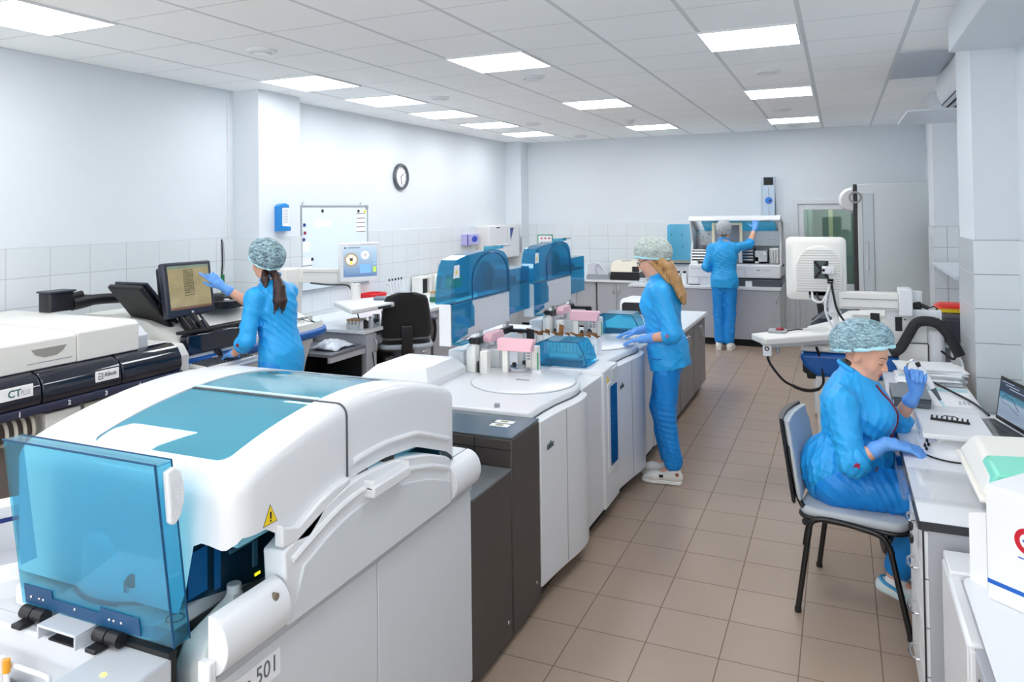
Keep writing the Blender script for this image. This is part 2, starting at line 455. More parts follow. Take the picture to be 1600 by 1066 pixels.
struct('tile_cladding', MB().box(.831, .84, 8.3, 8.75, 0, 1.612).box(.831, 1.05, 8.291, 8.3, 0, 1.612), M_TILEC, pr2)
struct('beam_right', MB().box(.612, XR+.2, -2.6, 5.1, 2.725, ZC), M_WALL, bevel=.003)
# open front of the room: unseen wall behind the camera, openings made wide to admit fill light
struct('wall_front', MB().box(XL-.2, XR+.25, Y0-.15, Y0, 0, .4).box(XL-.2, XR+.25, Y0-.15, Y0, 2.75, ZC).box(-2.2,-1.8,Y0-.15,Y0,.4,2.75), M_WALL)

# glazed door in the back wall with a dim room beyond
M_GLASS = tint('clear_glass', (226,238,236), 0.02, 0.0)
M_ALU = mat('white_aluminium', (214,218,222), 0.35)
dr = struct('door_1', MB().box(-.60,-.54,YB-.03,YB+.1,0,1.93).box(.26,.32,YB-.03,YB+.1,0,1.93).box(-.54,.26,YB-.03,YB+.1,1.86,1.93).box(-.54,-.46,YB-.01,YB+.05,0,1.86).box(.18,.26,YB-.01,YB+.05,0,1.86).box(-.46,.18,YB-.01,YB+.05,1.78,1.86).box(-.46,.18,YB-.01,YB+.05,0,.75), M_ALU, bevel=.004)
struct('glass_pane', MB().box(-.46,.18,YB+.015,YB+.021,.75,1.78), M_GLASS, dr)
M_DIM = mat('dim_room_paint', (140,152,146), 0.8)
M_CURT = mat('pale_green_curtain', (150,166,158), 0.85, var=.06)
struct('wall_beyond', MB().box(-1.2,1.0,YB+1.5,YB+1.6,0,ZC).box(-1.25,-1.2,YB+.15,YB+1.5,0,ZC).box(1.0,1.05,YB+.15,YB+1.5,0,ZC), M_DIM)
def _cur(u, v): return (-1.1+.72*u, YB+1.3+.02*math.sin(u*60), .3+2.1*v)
cu_ = MB().grid(_cur, 90, 1); struct('fill_panel_beyond', MB().box(-.9,.8,YB+.5,YB+1.0,ZC-.02,ZC-.01), mat('fill_glow_beyond',(255,255,255),.5,emit=(235,245,240),estr=5.0)); struct('trim_1', cu_, M_CURT, solid=.004)  # glowing panel added overhead to brighten the view through the door glass
_lit_strip = struct('trim_2', MB().box(-.16,-.10,YB+1.25,YB+1.3,.2,2.3), mat('lit_strip_cream',(226,214,176),.6))  # yellow lit strip of the room beyond, its light painted as cream colour

# ------------------------------------------------------------------ ceiling lights
M_PANEL = mat('light_panel_diffuser', (255,255,255), 0.5, emit=(250,252,255), estr=7.5)
M_PFRAME = mat('light_panel_frame', (225,228,230), 0.4)
def light_panel(x, y, lab):
    t = thing('ceiling_light', lab, 'ceiling light', (x,y,ZC-.012), 0, 'square ceiling light panels')
    obj('light_frame', MB().box(x-.3,x+.3,y-.3,y-.288,ZC-.012,ZC).box(x-.3,x+.3,y+.288,y+.3,ZC-.012,ZC).box(x-.3,x-.288,y-.288,y+.288,ZC-.012,ZC).box(x+.288,x+.3,y-.288,y+.288,ZC-.012,ZC), M_PFRAME, t, smooth=0)
    obj('diffuser', MB().box(x-.288,x+.288,y-.288,y+.288,ZC-.009,ZC-.004), M_PANEL, t, smooth=0)
_ord = ['nearest the camera', 'second', 'third', 'fourth', 'fifth', 'sixth']
for k, (y, lab) in enumerate([(2.72,'square white ceiling light cut off by the corner of the photo above the black-lidded machine'),
        (5.11,'square white ceiling light just in front of the left wall pillar'),(6.27,'square white ceiling light above the whiteboard, next beyond the left pillar'),
        (7.44,'square white ceiling light above the round wall clock'),(8.66,'square white ceiling light along the left wall, last but one before the back wall'),
        (9.93,'square white ceiling light in the back left corner of the room')]):
    light_panel(-4.09, y, lab)
for y, lab in [(5.04,'large square white ceiling light in the middle row, nearest of its row'),(7.49,'square white ceiling light in the middle of its row of three'),(9.95,'square white ceiling light at the far end of the middle row near the back wall')]:
    light_panel(-2.29, y, lab)
for y, lab in [(5.07,'largest square white ceiling light, above the seated woman end of the room'),(7.60,'square white ceiling light between two round vents of the aisle row'),(10.07,'square white ceiling light nearest the tall white fridge')]:
    light_panel(-.51, y, lab)
for x in (-4.09, -2.29, -.51):
    for y in (2.6, .2, -1.6):
        if (x, y) == (-4.09, 2.6): continue
        light_panel(x, y, 'square white ceiling light over the near part of the room outside the photo')

def vent(x, y, lab, r=.1):
    t = thing('ceiling_vent', lab, 'vent', (x,y,ZC), 0, 'round white ceiling vents')
    obj('vent_rim', MB().lathe([(r*.62,0),(r,0),(r*1.0,-.008),(r*.86,-.02),(r*.66,-.02),(r*.62,0)], (x,y,ZC), 32), M_WHITE, t)
    obj('vent_disc', MB().lathe([(0,-.028),(r*.52,-.03),(r*.62,-.022),(r*.55,-.012),(0,-.012)], (x,y,ZC), 28), M_WHITE, t)
    obj('vent_stem', MB().cyl((x,y,ZC-.014),(x,y,ZC+.0),r*.12), M_LGREY, t)
for x, y, lab in [(-3.57,3.95,'largest round white ceiling vent, between the nearest left light and the pillar'),(-2.31,5.73,'round white ceiling vent right behind the nearest middle row light'),
        (-3.53,6.33,'round white ceiling vent beside the left row light above the whiteboard'),(-.515,6.38,'round white ceiling vent behind the largest light panel of the aisle row'),
        (-3.55,8.80,'small round white ceiling vent beside the last but one left light'),(-.57,8.90,'small round white ceiling vent between the two far lights of the aisle row'),
        (-3.52,10.6,'tiny round white ceiling vent close to the back left corner'),(-.53,10.71,'tiny round white ceiling vent close to the back wall above the fridge door')]:
    vent(x, y, lab)
t = thing('smoke_detector', 'small white smoke detector on the ceiling between the two far middle lights', 'smoke detector', (-2.35,9.03,ZC))
obj('detector_base', MB().lathe([(0,0),(.055,0),(.055,-.02),(.045,-.03),(0,-.03)], (-2.35,9.03,ZC), 24), M_WHITE, t)
obj('detector_head', MB().lathe([(0,-.03),(.035,-.03),(.03,-.055),(0,-.058)], (-2.35,9.03,ZC), 20), M_LGREY, t)
# air conditioner, its deflector and an access panel
t = thing('air_conditioner', 'white wall air conditioner high behind the right pillar with dark outlet', 'air conditioner', (.9,6.6,2.6))
obj('ac_body', MB().prism([(.80,2.66),(1.045,2.58),(1.045,2.90),(.78,2.90),(.765,2.85),(.77,2.74)], 'y', 5.85, 7.2), M_WHITE, t, bevel=.015)
obj('air_outlet', MB().prism([(.795,2.655),(.93,2.585),(.96,2.60),(.81,2.67)], 'y', 5.9, 7.15), mat('dark_outlet',(38,40,44),.6), t)
for k in range(3):
    obj('louvre', MB().hexa([(.80+k*.04,5.92,2.643-k*.02),(.82+k*.04,5.92,2.628-k*.02),(.82+k*.04,7.13,2.628-k*.02),(.80+k*.04,7.13,2.643-k*.02),(.80+k*.04,5.92,2.648-k*.02),(.82+k*.04,5.92,2.633-k*.02),(.82+k*.04,7.13,2.633-k*.02),(.80+k*.04,7.13,2.648-k*.02)]), M_WHITE, t)
t = thing('air_deflector', 'translucent white air deflector sheet hanging under the air conditioner', 'deflector', (.7,6.9,2.54))
obj('deflector_sheet', MB().box(.49,.97,6.45,7.5,2.54,2.55), mat('deflector_plastic',(206,214,224),.3), t)
obj('bracket', MB().box(.70,1.05,6.72,6.745,2.55,2.575), M_WHITE, t); obj('bracket', MB().box(.60,1.05,7.2,7.225,2.55,2.575), M_WHITE, t)
tag(obj('ceiling_hatch', MB().box(.42,.78,6.02,7.24,ZC-.012,ZC-.001), mat('hatch_grey',(196,204,212),.5)), 'grey flat hatch panel set in the ceiling beside the air conditioner', 'hatch')
# ------------------------------------------------------------------ chemistry analyser in front
M_MACH = mat('machine_white', (220,222,225), 0.28, var=0.006, coat=0.1)
M_MACHG = mat('machine_panel_white', (205,209,213), 0.42, bump=0.06, bscale=900)
M_BLUE = tint('blue_acrylic', (168,228,243), 0.02, 0.08, 1.2)
M_BLUE2 = tint('blue_lid_acrylic', (138,222,243), 0.03, 0.15, 1.1)
M_CYANP = tint('cyan_panel', (130,222,246), 0.1, 0.85, 1.0)
M_BLUEGL = tint('blue_window', (112,214,240), 0.03, 0.80, 1.1)
M_SMOKE = tint('smoked_blue_plastic', (44,116,152), 0.05, 0.38)
M_DARKIN = mat('dark_interior', (20,34,44), 0.35)
M_TEAL = mat('teal_interior', (70,140,165), 0.5)
M_SEAM = mat('seam_dark', (70,74,80), 0.6)
M_DBLUEP = mat('dark_blue_plate', (14,70,112), 0.3)
M_BOTTLE = mat('milky_plastic', (222,226,224), 0.35, sss=0.1)
M_YEL = mat('warning_yellow', (238,205,20), 0.5)
M_INK = mat('black_ink', (22,22,24), 0.6)
M_INKG = mat('grey_ink', (96,100,106), 0.6)
_py = np.array([1.32,1.37,1.45,1.55,1.70,1.85,1.97,2.08,2.245,2.41]); _pz = np.array([1.183,1.203,1.228,1.252,1.274,1.284,1.280,1.266,1.228,1.168])
_pc = np.polyfit(_py-1.85, _pz, 5)
def prof(y): return float(np.polyval(_pc, min(max(y,1.30),2.43)-1.85))
def rring(x0, x1, y0, y1, r, ns=16, nc=6):
    P = []
    def side(a, b):
        for k in range(1, ns): P.append((a[0]+(b[0]-a[0])*k/ns, a[1]+(b[1]-a[1])*k/ns))
    def corner(cx, cy, a):
        for k in range(nc+1):
            t = math.radians(a+90*k/nc); P.append((cx+r*math.cos(t), cy+r*math.sin(t)))
    corner(x1-r,y1-r,0); side((x1-r,y1),(x0+r,y1)); corner(x0+r,y1-r,90); side((x0,y1-r),(x0,y0+r))
    corner(x0+r,y0+r,180); side((x0+r,y0),(x1-r,y0)); corner(x1-r,y0+r,270); side((x1,y0+r),(x1,y1-r))
    return P
HX0, HX1, HY0, HY1 = -2.09, -1.28, 1.325, 2.41
def hood_bottom(x, y):
    if x > HX1-.075 and y > HY0+.02:          # operator side
        return float(np.interp(y, [1.33,1.44,1.452,1.458,1.50,1.56,1.59,1.623,1.68,1.735,1.745,1.80,1.93,2.115,2.33,2.41],[1.062,1.056,1.05,1.0,.995,.985,1.005,1.032,1.052,1.062,1.062,1.07,1.072,1.052,.972,.905]))
    if y < HY0+.07:                            # near side
        return float(np.interp(x, [-2.09,-1.458,-1.447,-1.418,-1.40,-1.36,-1.32,-1.28],[.865,.865,.885,1.03,1.045,1.042,1.035,1.062]))
    return .95
t = thing('chemistry_analyzer', 'big white chemistry analyzer with arched blue glass hood in front', 'analyzer', (-1.7,1.9,0))
CA = t
r_ = .033; rc = .06
rings = []
o0 = rring(HX0,HX1,HY0,HY1,rc,28,8)
rings.append([(x,y,hood_bottom(x,y)) for x,y in o0])
for q in (.2,.5,.8): rings.append([(x,y,hood_bottom(x,y)*(1-q)+(prof(y)-r_)*q) for x,y in o0])
for k in range(0,7):
    a = PI/2*k/6; ins = r_*(1-math.cos(a)); dr_ = r_*(1-math.sin(a))
    rings.append([(x,y,prof(y)-dr_) for x,y in rring(HX0+ins,HX1-ins,HY0+ins,HY1-ins,max(rc-ins,.03),28,8)])
G0 = rring(-1.862,-1.388,1.398,2.22,.03,28,8)
inn = rings[-1]
for q in (.4,.75,1.0): rings.append([(a[0]*(1-q)+b[0]*q, a[1]*(1-q)+b[1]*q, prof(a[1]*(1-q)+b[1]*q)) for a,b in zip(inn,G0)])
rings.append([(x,y,prof(y)-.012) for x,y in G0])
obj('hood', MB().loft(rings, cap=False), M_MACH, t, smooth=50)
# glass with a white crossbar and the works seen beneath it
def gl(u, v):
    y = 1.40+.818*v; return (-1.861+.472*u, y, prof(y)-.004)
obj('hood_window', MB().grid(gl, 10, 40), M_BLUEGL, t)
def bar(y0, y1, dz):
    mb = MB(); 
    for a in (y0,):
        mb.hexa([(-1.861,y0,prof(y0)+dz-.004),(-1.389,y0,prof(y0)+dz-.004),(-1.389,y1,prof(y1)+dz-.004),(-1.861,y1,prof(y1)+dz-.004),(-1.861,y0,prof(y0)+dz),(-1.389,y0,prof(y0)+dz),(-1.389,y1,prof(y1)+dz),(-1.861,y1,prof(y1)+dz)])
    return mb
obj('window_bar', bar(1.742,1.752,.0), M_SEAM, t); obj('window_bar', bar(1.752,1.766,.002), mat('pale_blue_edge',(190,226,238),.3), t)
obj('interior_floor', MB().box(-2.02,-1.33,1.38,2.37,1.02,1.05), mat('interior_blue',(126,196,214),.5), t)
obj('interior_wall', MB().box(-2.03,-2.02,1.38,2.37,.86,1.13).box(-2.02,-1.34,2.37,2.38,.86,1.15), M_TEAL, t)
for c, r, h in (((-1.62,1.68),.15,.03),((-1.66,2.05),.13,.05)):
    obj('reagent_disc', MB().lathe([(0,0),(r,0),(r,h),(r*.9,h+.008),(r*.4,h+.01),(r*.35,h+.03),(0,h+.03)],(c[0],c[1],1.05),40), M_MACHG, t)
obj('sample_arm', MB().box(-1.80,-1.50,1.845,1.885,1.14,1.165).cyl((-1.79,1.865,1.05),(-1.79,1.865,1.15),.02), M_LGREY, t, bevel=.005)
# seam between the two hood covers
pts = [(HX1+.0015,1.742,z) for z in np.linspace(1.068, prof(1.742)-r_, 6)]
for k in range(1,7):
    a = PI/2*k/6; pts.append((HX1-r_*(1-math.cos(a))+.001, 1.742, prof(1.742)-r_*(1-math.sin(a))+.001))
pts.append((-1.388,1.742,prof(1.742)+.001))
obj('cover_seam', MB().tube(pts, .003, 6), M_SEAM, t)
# relief rib along the lower edge of the rear cover
rib = [(HX1+.002,y,hood_bottom(-1.28,y)+.045) for y in np.linspace(1.77,2.33,24)]
obj('relief_rib', MB().tube(rib, .009, 8), M_MACH, t)
# grip at the front of the hood's lower edge
obj('hood_grip', MB().prism([(1.457,.998),(1.50,.992),(1.56,.984),(1.60,1.01),(1.63,1.036),(1.735,1.066),(1.735,1.082),(1.66,1.075),(1.60,1.06),(1.52,1.03),(1.47,1.045),(1.457,1.055)],'x',-1.29,-1.262), M_MACH, t, bevel=.006)
# smoked screens inside the opening
obj('smoked_screen', MB().prism([(1.345,.872),(1.56,.825),(1.74,.79),(1.74,1.13),(1.345,1.13)],'x',-1.484,-1.48).box(-1.48,-1.335,1.736,1.74,.80,1.10), M_SMOKE, t)
sc_ = obj('inner_mechanism', MB().box(-2.0,-1.36,1.78,1.80,.86,1.10).box(-2.0,-1.54,1.36,1.80,.845,.858).cyl((-1.62,1.50,.86),(-1.62,1.50,1.0),.06).box(-1.60,-1.55,1.62,1.70,.86,1.02).box(-2.0,-1.7,1.4,1.78,.86,1.02), M_DARKIN, t)
for bx_ in ((-1.479,-1.477,1.595,1.615,.83,.837),(-1.479,-1.477,1.655,1.668,.806,.812)): obj('status_light', MB().box(*bx_), mat('led_yellow',(240,230,40),.4,emit=(240,235,40),estr=.8), t)
obj('inner_blue_panel', MB().box(-1.478,-1.474,1.365,1.425,.875,.985).box(-1.478,-1.475,1.45,1.47,.86,1.06), mat('inner_blue',(16,104,170),.3), t)
obj('inner_arm', MB().box(-1.478,-1.472,1.50,1.60,.93,.94).box(-1.478,-1.472,1.585,1.60,.86,1.0), mat('inner_grey_blue',(70,120,146),.4), t)
# warning sticker
st = obj('warning_sticker', MB().prism([(1.412,1.066),(1.456,1.066),(1.434,1.108)],'x',-1.281,-1.2785), M_YEL, t, smooth=0)
obj('warning_border', MB().prism([(1.409,1.064),(1.459,1.064),(1.434,1.112)],'x',-1.282,-1.2795), M_INK, st, smooth=0)
obj('warning_mark', MB().box(-1.2787,-1.277,1.432,1.436,1.078,1.094).box(-1.2787,-1.277,1.432,1.436,1.0705,1.0745), M_INK, st, smooth=0)
# front arch door
def arc(y): return float(np.interp(y,[1.462,1.50,1.577,1.64,1.709,1.77,1.832,1.93,2.043,2.171,2.294,2.315],[.992,1.006,1.032,1.052,1.066,1.072,1.072,1.066,1.05,1.02,.975,.962]))-.006
ys = np.linspace(1.462,2.315,30)
ad = obj('arched_door', MB().prism([(2.315,.80),(1.476,.80),(1.47,.87)]+[(y,arc(y)) for y in ys],'x',-1.33,-1.262), M_MACH, t, bevel=.006)
obj('door_panel', MB().prism([(2.305,.805),(1.482,.805),(1.495,.85)]+[(y,arc(y)-.075-.02*abs(y-1.9)) for y in np.linspace(1.53,2.305,26)],'x',-1.28,-1.256), M_MACHG, ad, bevel=.004)
obj('door_rib', MB().tube([(-1.2615,y,arc(y)-.04) for y in np.linspace(1.49,2.30,30)],.009,8), M_MACH, ad)
obj('door_handle', MB().box(-1.275,-1.228,1.80,2.0,1.0,1.035).box(-1.275,-1.232,1.80,1.812,1.02,1.05).box(-1.275,-1.232,1.988,2.0,1.02,1.05), M_MACH, ad, bevel=.007)
for bx_ in ((-1.30,-1.2805,1.795,1.845,1.06,1.082),(-1.30,-1.2805,1.93,1.985,1.05,1.077)): obj('handle_recess', MB().box(*bx_), M_INK, t)
# half-round rolls along the front edge
Dp = [(-1.295,.797)]+[(-1.292+.055*math.cos(a), .864+.066*math.sin(a)) for a in np.linspace(-PI/2,PI/2,16)]+[(-1.295,.93)]
obj('roll_cover', MB().prism(Dp,'y',2.316,2.506), M_MACH, t, bevel=.004)
nr = obj('roll_cover', MB().prism(Dp,'y',1.252,1.458), M_MACH, t, bevel=.004)
obj('roll_hole', MB().cyl((-1.27,1.415,.905),(-1.244,1.415,.905),.009,n=12), mat('brown_hole',(120,110,96),.7), nr)
obj('roll_bracket', MB().box(-1.305,-1.27,1.232,1.252,.79,.84), M_MACH, nr, bevel=.003)
# carcass with the bottle bay
obj('carcass', MB().box(-2.06,-1.30,1.26,2.505,.06,.56).box(-2.06,-1.30,1.74,2.505,.56,.80).box(-2.06,-1.66,1.26,1.74,.56,.80).box(-2.06,-1.30,1.80,2.505,.80,.93), M_MACHG, t)
obj('lower_door', MB().box(-1.31,-1.283,1.896,2.508,.075,.775), M_MACHG, t, bevel=.003)
obj('lower_door', MB().box(-1.31,-1.283,1.27,1.891,.075,.775), M_MACHG, t, bevel=.003)
obj('front_rail', MB().box(-1.30,-1.276,1.236,2.508,.779,.796), mat('rail_grey',(176,180,184),.35), t, bevel=.003)
for x in (-1.36,-2.0):
    for y in (1.4,2.4): obj('foot', MB().cyl((x,y,0),(x,y,.07),.03), M_BLACK, t)
np_ = obj('name_plate', MB().box(-1.2832,-1.281,1.30,1.468,.688,.752), mat('plate_white',(232,234,236),.4), t, smooth=0)
obj('plate_lettering', text_mb('c 501', .056, 'x+', (-1.281,1.345,.705), .0008, xs=.92), M_INKG, np_, smooth=0)
# deck, drum cover and its knob
obj('deck_plate', MB().prism(rpoly(-2.02,-1.505,1.285,1.80,.03),'z',.80,.845), M_MACH, t, bevel=.006)
def drum(cx, cy, r):
    pr_ = [(0,.185),(r*.80,.185),(r*.9,.178),(r*.965,.16),(r*.995,.13),(r,.0),(r*.97,-.002),(0,-.002)]
    return MB().lathe(pr_, (cx,cy,.852), 48)
dc = obj('drum_cover', drum(-1.735,1.555,.24), M_MACH, t)
obj('drum_rim', MB().lathe([(.236,-.008),(.247,-.008),(.247,.002),(.236,.002),(.236,-.008)],(-1.735,1.555,.852),48), mat('rim_blue_dark',(28,66,92),.4), dc)
kb = obj('drum_knob', MB().cyl((-1.625,1.345,.915),(-1.615,1.322,.915),.017,n=16), M_BLACK, dc)
obj('knob_lever', MB().box(-1.640,-1.628,1.318,1.335,.885,.915), M_CHROME, kb)
obj('round_label', MB().lathe([(.019,0),(.022,0),(.022,.0015),(.019,.0015),(.019,0)],(-1.485,1.335,.8455),24), M_INK, t)
cw = obj('carousel_tub', MB().lathe([(.25,0),(.25,.20),(.33,.205),(.345,.19),(.345,0),(.25,0)],(-2.33,1.50,.655),44), M_MACH, t)
obj('tub_floor', MB().lathe([(0,.06),(.25,.06),(.25,.05),(0,.05)],(-2.33,1.50,.655),36), mat('tub_lilac_grey',(196,199,206),.5), cw); obj('tub_stripe', MB().lathe([(.2495,.15),(.2485,.15),(.2485,.165),(.2495,.165)],(-2.33,1.50,.655),36), mat('tub_navy',(24,48,120),.4), cw)
# raised blue lid in front of the drum
LX0, LX1 = -1.925, -1.40
yt, yb_, zt, zb_ = 1.205, 1.255, 1.262, .835
def ly(z): return yb_+(yt-yb_)*(z-zb_)/(zt-zb_)
def slabq(x0, x1, z0, z1, d0, d1):
    return [(x0,ly(z0)+d0,z0),(x1,ly(z0)+d0,z0),(x1,ly(z0)+d1,z0),(x0,ly(z0)+d1,z0),(x0,ly(z1)+d0,z1),(x1,ly(z1)+d0,z1),(x1,ly(z1)+d1,z1),(x0,ly(z1)+d1,z1)]
T = .006
lid = obj('raised_lid', MB().hexa(slabq(LX0,LX1,zb_,zt,0,T)).hexa(slabq(LX0,LX1,zt-T,zt,T,.045)).hexa(slabq(LX1-T,LX1,zb_,zt-T,T,.045)).hexa(slabq(LX0,LX0+T,zb_+.1,zt-T,T,.045)).hexa(slabq(LX0+T,LX1-T,zb_,zb_+T,T,.045)), M_BLUE, t, smooth=0)
edge = mat('blue_edge', (10,70,110), .25)
obj('lid_edge', MB().tube([(LX0,ly(zt),zt),(LX1,ly(zt),zt),(LX1,ly(zb_),zb_)],.0028,6).tube([(LX0,ly(zt)+.045,zt),(LX1,ly(zt)+.045,zt),(LX1,ly(zb_)+.045,zb_)],.0022,6), edge, lid)
g = MB().prism([(1.222,1.243),(1.245,1.249),(1.262,1.235),(1.272,1.20),(1.272,1.165),(1.262,1.135),(1.245,1.118),(1.232,1.125)],'x',LX1,LX1+.018)
gr = obj('lid_handle', g, M_MACH, lid, bevel=.005)
dots = MB()
for i in range(3):
    for k in range(10): dots.cyl((LX1+.017,1.235+i*.010,1.146+k*.008),(LX1+.0195,1.235+i*.010,1.146+k*.008),.0022,n=6)
obj('grip_dots', dots, M_LGREY, gr)
hp = MB().hexa(slabq(-1.905,-1.50,.842,.872,-.004,-.001)).hexa(slabq(-1.905,-1.80,.872,.892,-.004,-.001)).hexa(slabq(-1.63,-1.50,.872,.886,-.004,-.001))
pl = obj('hinge_plate', hp, M_DBLUEP, lid, smooth=0)
for x in (-1.88,-1.85,-1.835,-1.72,-1.60,-1.585,-1.56): obj('hinge_screw', MB().ell((x,ly(.862)-.005,.862),.004,.002,.004,8,6), M_CHROME, pl)
for x in (-1.865,-1.60):
    hg = obj('hinge', MB().cyl((x-.04,1.247,.822),(x-.002,1.247,.822),.017).cyl((x+.002,1.247,.822),(x+.04,1.247,.822),.017), M_BLACK, lid)
    obj('hinge_foot', MB().box(x-.03,x+.005,1.205,1.245,.801,.812), M_BLACK, lid, bevel=.003)
# bottles in the bay
def jerry(cx, cy, z, rx, ry, h, lab, off=0.0):
    tt = thing('reagent_bottle', lab, 'bottle', (cx,cy,z), 0, 'milky bottles in the analyzer bay')
    rr = []
    for q, s in ((0,.95),(.02,1),(.55,1),(.72,.86),(.86,.5),(.90,.34),(.93,.30)):
        rr.append([(cx+px_*(s if s > .8 else s*.9), cy+py_*(s if s > .8 else min(s,rx/ry*s*1.2))+off*min(1,max(0,(1-s)*1.6)), z+h*q) for px_,py_ in rring(-rx,rx,-ry,ry,min(rx,ry)*.35,3,4)])
    obj('bottle_body', MB().loft(rr), M_BOTTLE, tt, smooth=60)
    obj('bottle_cap', MB().cyl((cx,cy+off,z+h*.92),(cx,cy+off,z+h),rx*.40,n=18), M_WHITE, tt, bevel=.003)
jerry(-1.455,1.445,.562,.046,.105,.30,'tallest milky reagent bottle standing in the open bay of the white analyzer',.05)
jerry(-1.362,1.385,.562,.040,.055,.255,'milky reagent bottle behind the rounded white front roll of the analyzer',.02)
jerry(-1.37,1.60,.562,.04,.05,.285,'narrow milky reagent bottle with printed label beside the smoked blue screen')
tag(obj('bottle_tag', MB().box(-1.328,-1.3265,1.565,1.635,.70,.775), M_PAPER), 'small white printed tag hanging on the narrow milky bottle', 'tag')
br = thing('bottle_rack', 'white slotted rack dividers in front of the milky bottles', 'rack', (-1.42,1.29,.562))
for k in range(4):
    x = -1.50+.045*k
    obj('divider', MB().prism([(1.262,.562),(1.33,.562),(1.33,.64),(1.30,.70),(1.285,.705),(1.262,.66)],'x',x,x+.006), M_WHITE2, br, bevel=.002)
obj('rack_base', MB().box(-1.51,-1.335,1.262,1.345,.556,.566), M_WHITE2, br)
# side module left of the bottles (cream blocks)
obj('bay_block', MB().box(-1.66,-1.545,1.30,1.50,.80,.848), M_WHITE2, t, bevel=.004)

# ------------------------------------------------------------------ sample loader in the near corner
t = thing('sample_loader', 'light grey sample loader tray with slot and small light below the blue lid', 'loader', (-1.75,1.05,0))
obj('loader_body', MB().box(-2.35,-1.42,.70,1.262,.05,.50).box(-2.35,-1.60,1.215,1.262,.50,.80).box(-1.60,-1.42,1.03,1.268,.50,.80).box(-1.56,-1.42,.70,1.03,.50,.80), M_LGREY, t, bevel=.006)
obj('loader_bracket', MB().box(-1.79,-1.655,1.20,1.262,.83,.836).box(-1.66,-1.655,1.20,1.262,.80,.83).box(-1.79,-1.785,1.20,1.262,.80,.83), M_LGREY, t, bevel=.002)
obj('loader_slot', MB().box(-1.765,-1.675,1.212,1.25,.798,.802), M_INK, t)
obj('status_lamp', MB().lathe([(0,0),(.007,0),(.006,.003),(0,.004)],(-1.513,1.165,.80),14), mat('led_amber',(240,230,90),.3,emit=(250,235,90),estr=1.5), t)
obj('carry_bar', MB().tube([(-2.1,1.17,.745),(-1.80,1.172,.745),(-1.715,1.172,.745),(-1.695,1.165,.74),(-1.69,1.15,.70),(-1.69,1.15,.50)],.006,10,4), M_WHITE, t)
obj('loader_gap', MB().box(-1.60,-1.425,1.263,1.284,.50,.812), M_INK, t)
tr = thing('tube_rack', 'grey perforated tube rack in the loader tray at the picture edge', 'rack', (-1.86,1.16,.50))
rk = MB().box(-1.92,-1.81,1.13,1.185,.50,.505)
for k in range(5): rk.box(-1.92+.022*k,-1.916+.022*k,1.13,1.185,.505,.70)
for z in (.56,.62,.69): rk.box(-1.92,-1.81,1.13,1.133,z,z+.012).box(-1.92,-1.81,1.182,1.185,z,z+.012)
obj('rack_frame', rk, M_GREY, tr)
for k, (x, y, c, cc, lab) in enumerate([(-1.835,1.158,(240,160,30),'orange','sample tube with orange cap standing in the grey perforated rack'),(-1.857,1.158,(236,238,240),'white','sample tube with white cap behind the orange capped one')]):
    tb = thing('sample_tube', lab, 'tube', (x,y,.51), 0, 'sample tubes in the loader rack')
    obj('tube_glass', MB().lathe([(0,0),(.005,.002),(.0065,.008),(.0065,.23),(0,.23)],(x,y,.51),14), M_PAPER, tb)
    obj('tube_cap', MB().cyl((x,y,.735),(x,y,.765),.0085,n=14), mat('cap_'+cc, c, .4), tb)
# dark connecting cabinets between the analyzers
t = thing('connector_cabinet', 'dark grey two-step steel cabinet between the two white analyzers', 'cabinet', (-1.6,2.85,0))
obj('lower_cabinet', MB().box(-2.05,-1.285,2.512,2.885,.045,.725), M_DGREY, t, bevel=.004)
obj('lower_top', MB().box(-2.05,-1.283,2.512,2.885,.725,.735), mat('dark_top',(92,96,100),.3), t, bevel=.002)
obj('upper_cabinet', MB().box(-2.05,-1.283,2.892,3.205,.045,.852), M_DGREY, t, bevel=.006)
obj('upper_top', MB().box(-2.05,-1.283,2.892,3.205,.852,.862), mat('dark_top2',(78,90,98),.22), t, bevel=.003)
obj('panel_line', MB().box(-1.72,-1.717,2.889,2.893,.73,.85).box(-1.46,-1.457,2.889,2.893,.73,.85).box(-2.05,-1.283,2.889,2.8925,.806,.809), M_INK, t)
for x in (-1.36,-1.95):
    for y in (2.60,3.1): obj('leg', MB().cyl((x,y,0),(x,y,.05),.022,n=14).cyl((x,y,.0),(x,y,.012),.03,n=14), M_BLACK, t)
for y,z in ((2.835,.12),(3.15,.14)): obj('bolt', MB().ell((-1.282,y,z),.004,.008,.008,10,6), M_CHROME, t)
st = obj('lamp_sticker', MB().box(-1.45,-1.36,3.02,3.06,.862,.8635).box(-1.45,-1.36,3.075,3.115,.862,.8635), M_WHITE2, t)
obj('indicator', MB().box(-1.425,-1.39,3.03,3.05,.8635,.8645).box(-1.425,-1.39,3.085,3.105,.8635,.8645), mat('indicator_green',(120,130,90),.4), st)
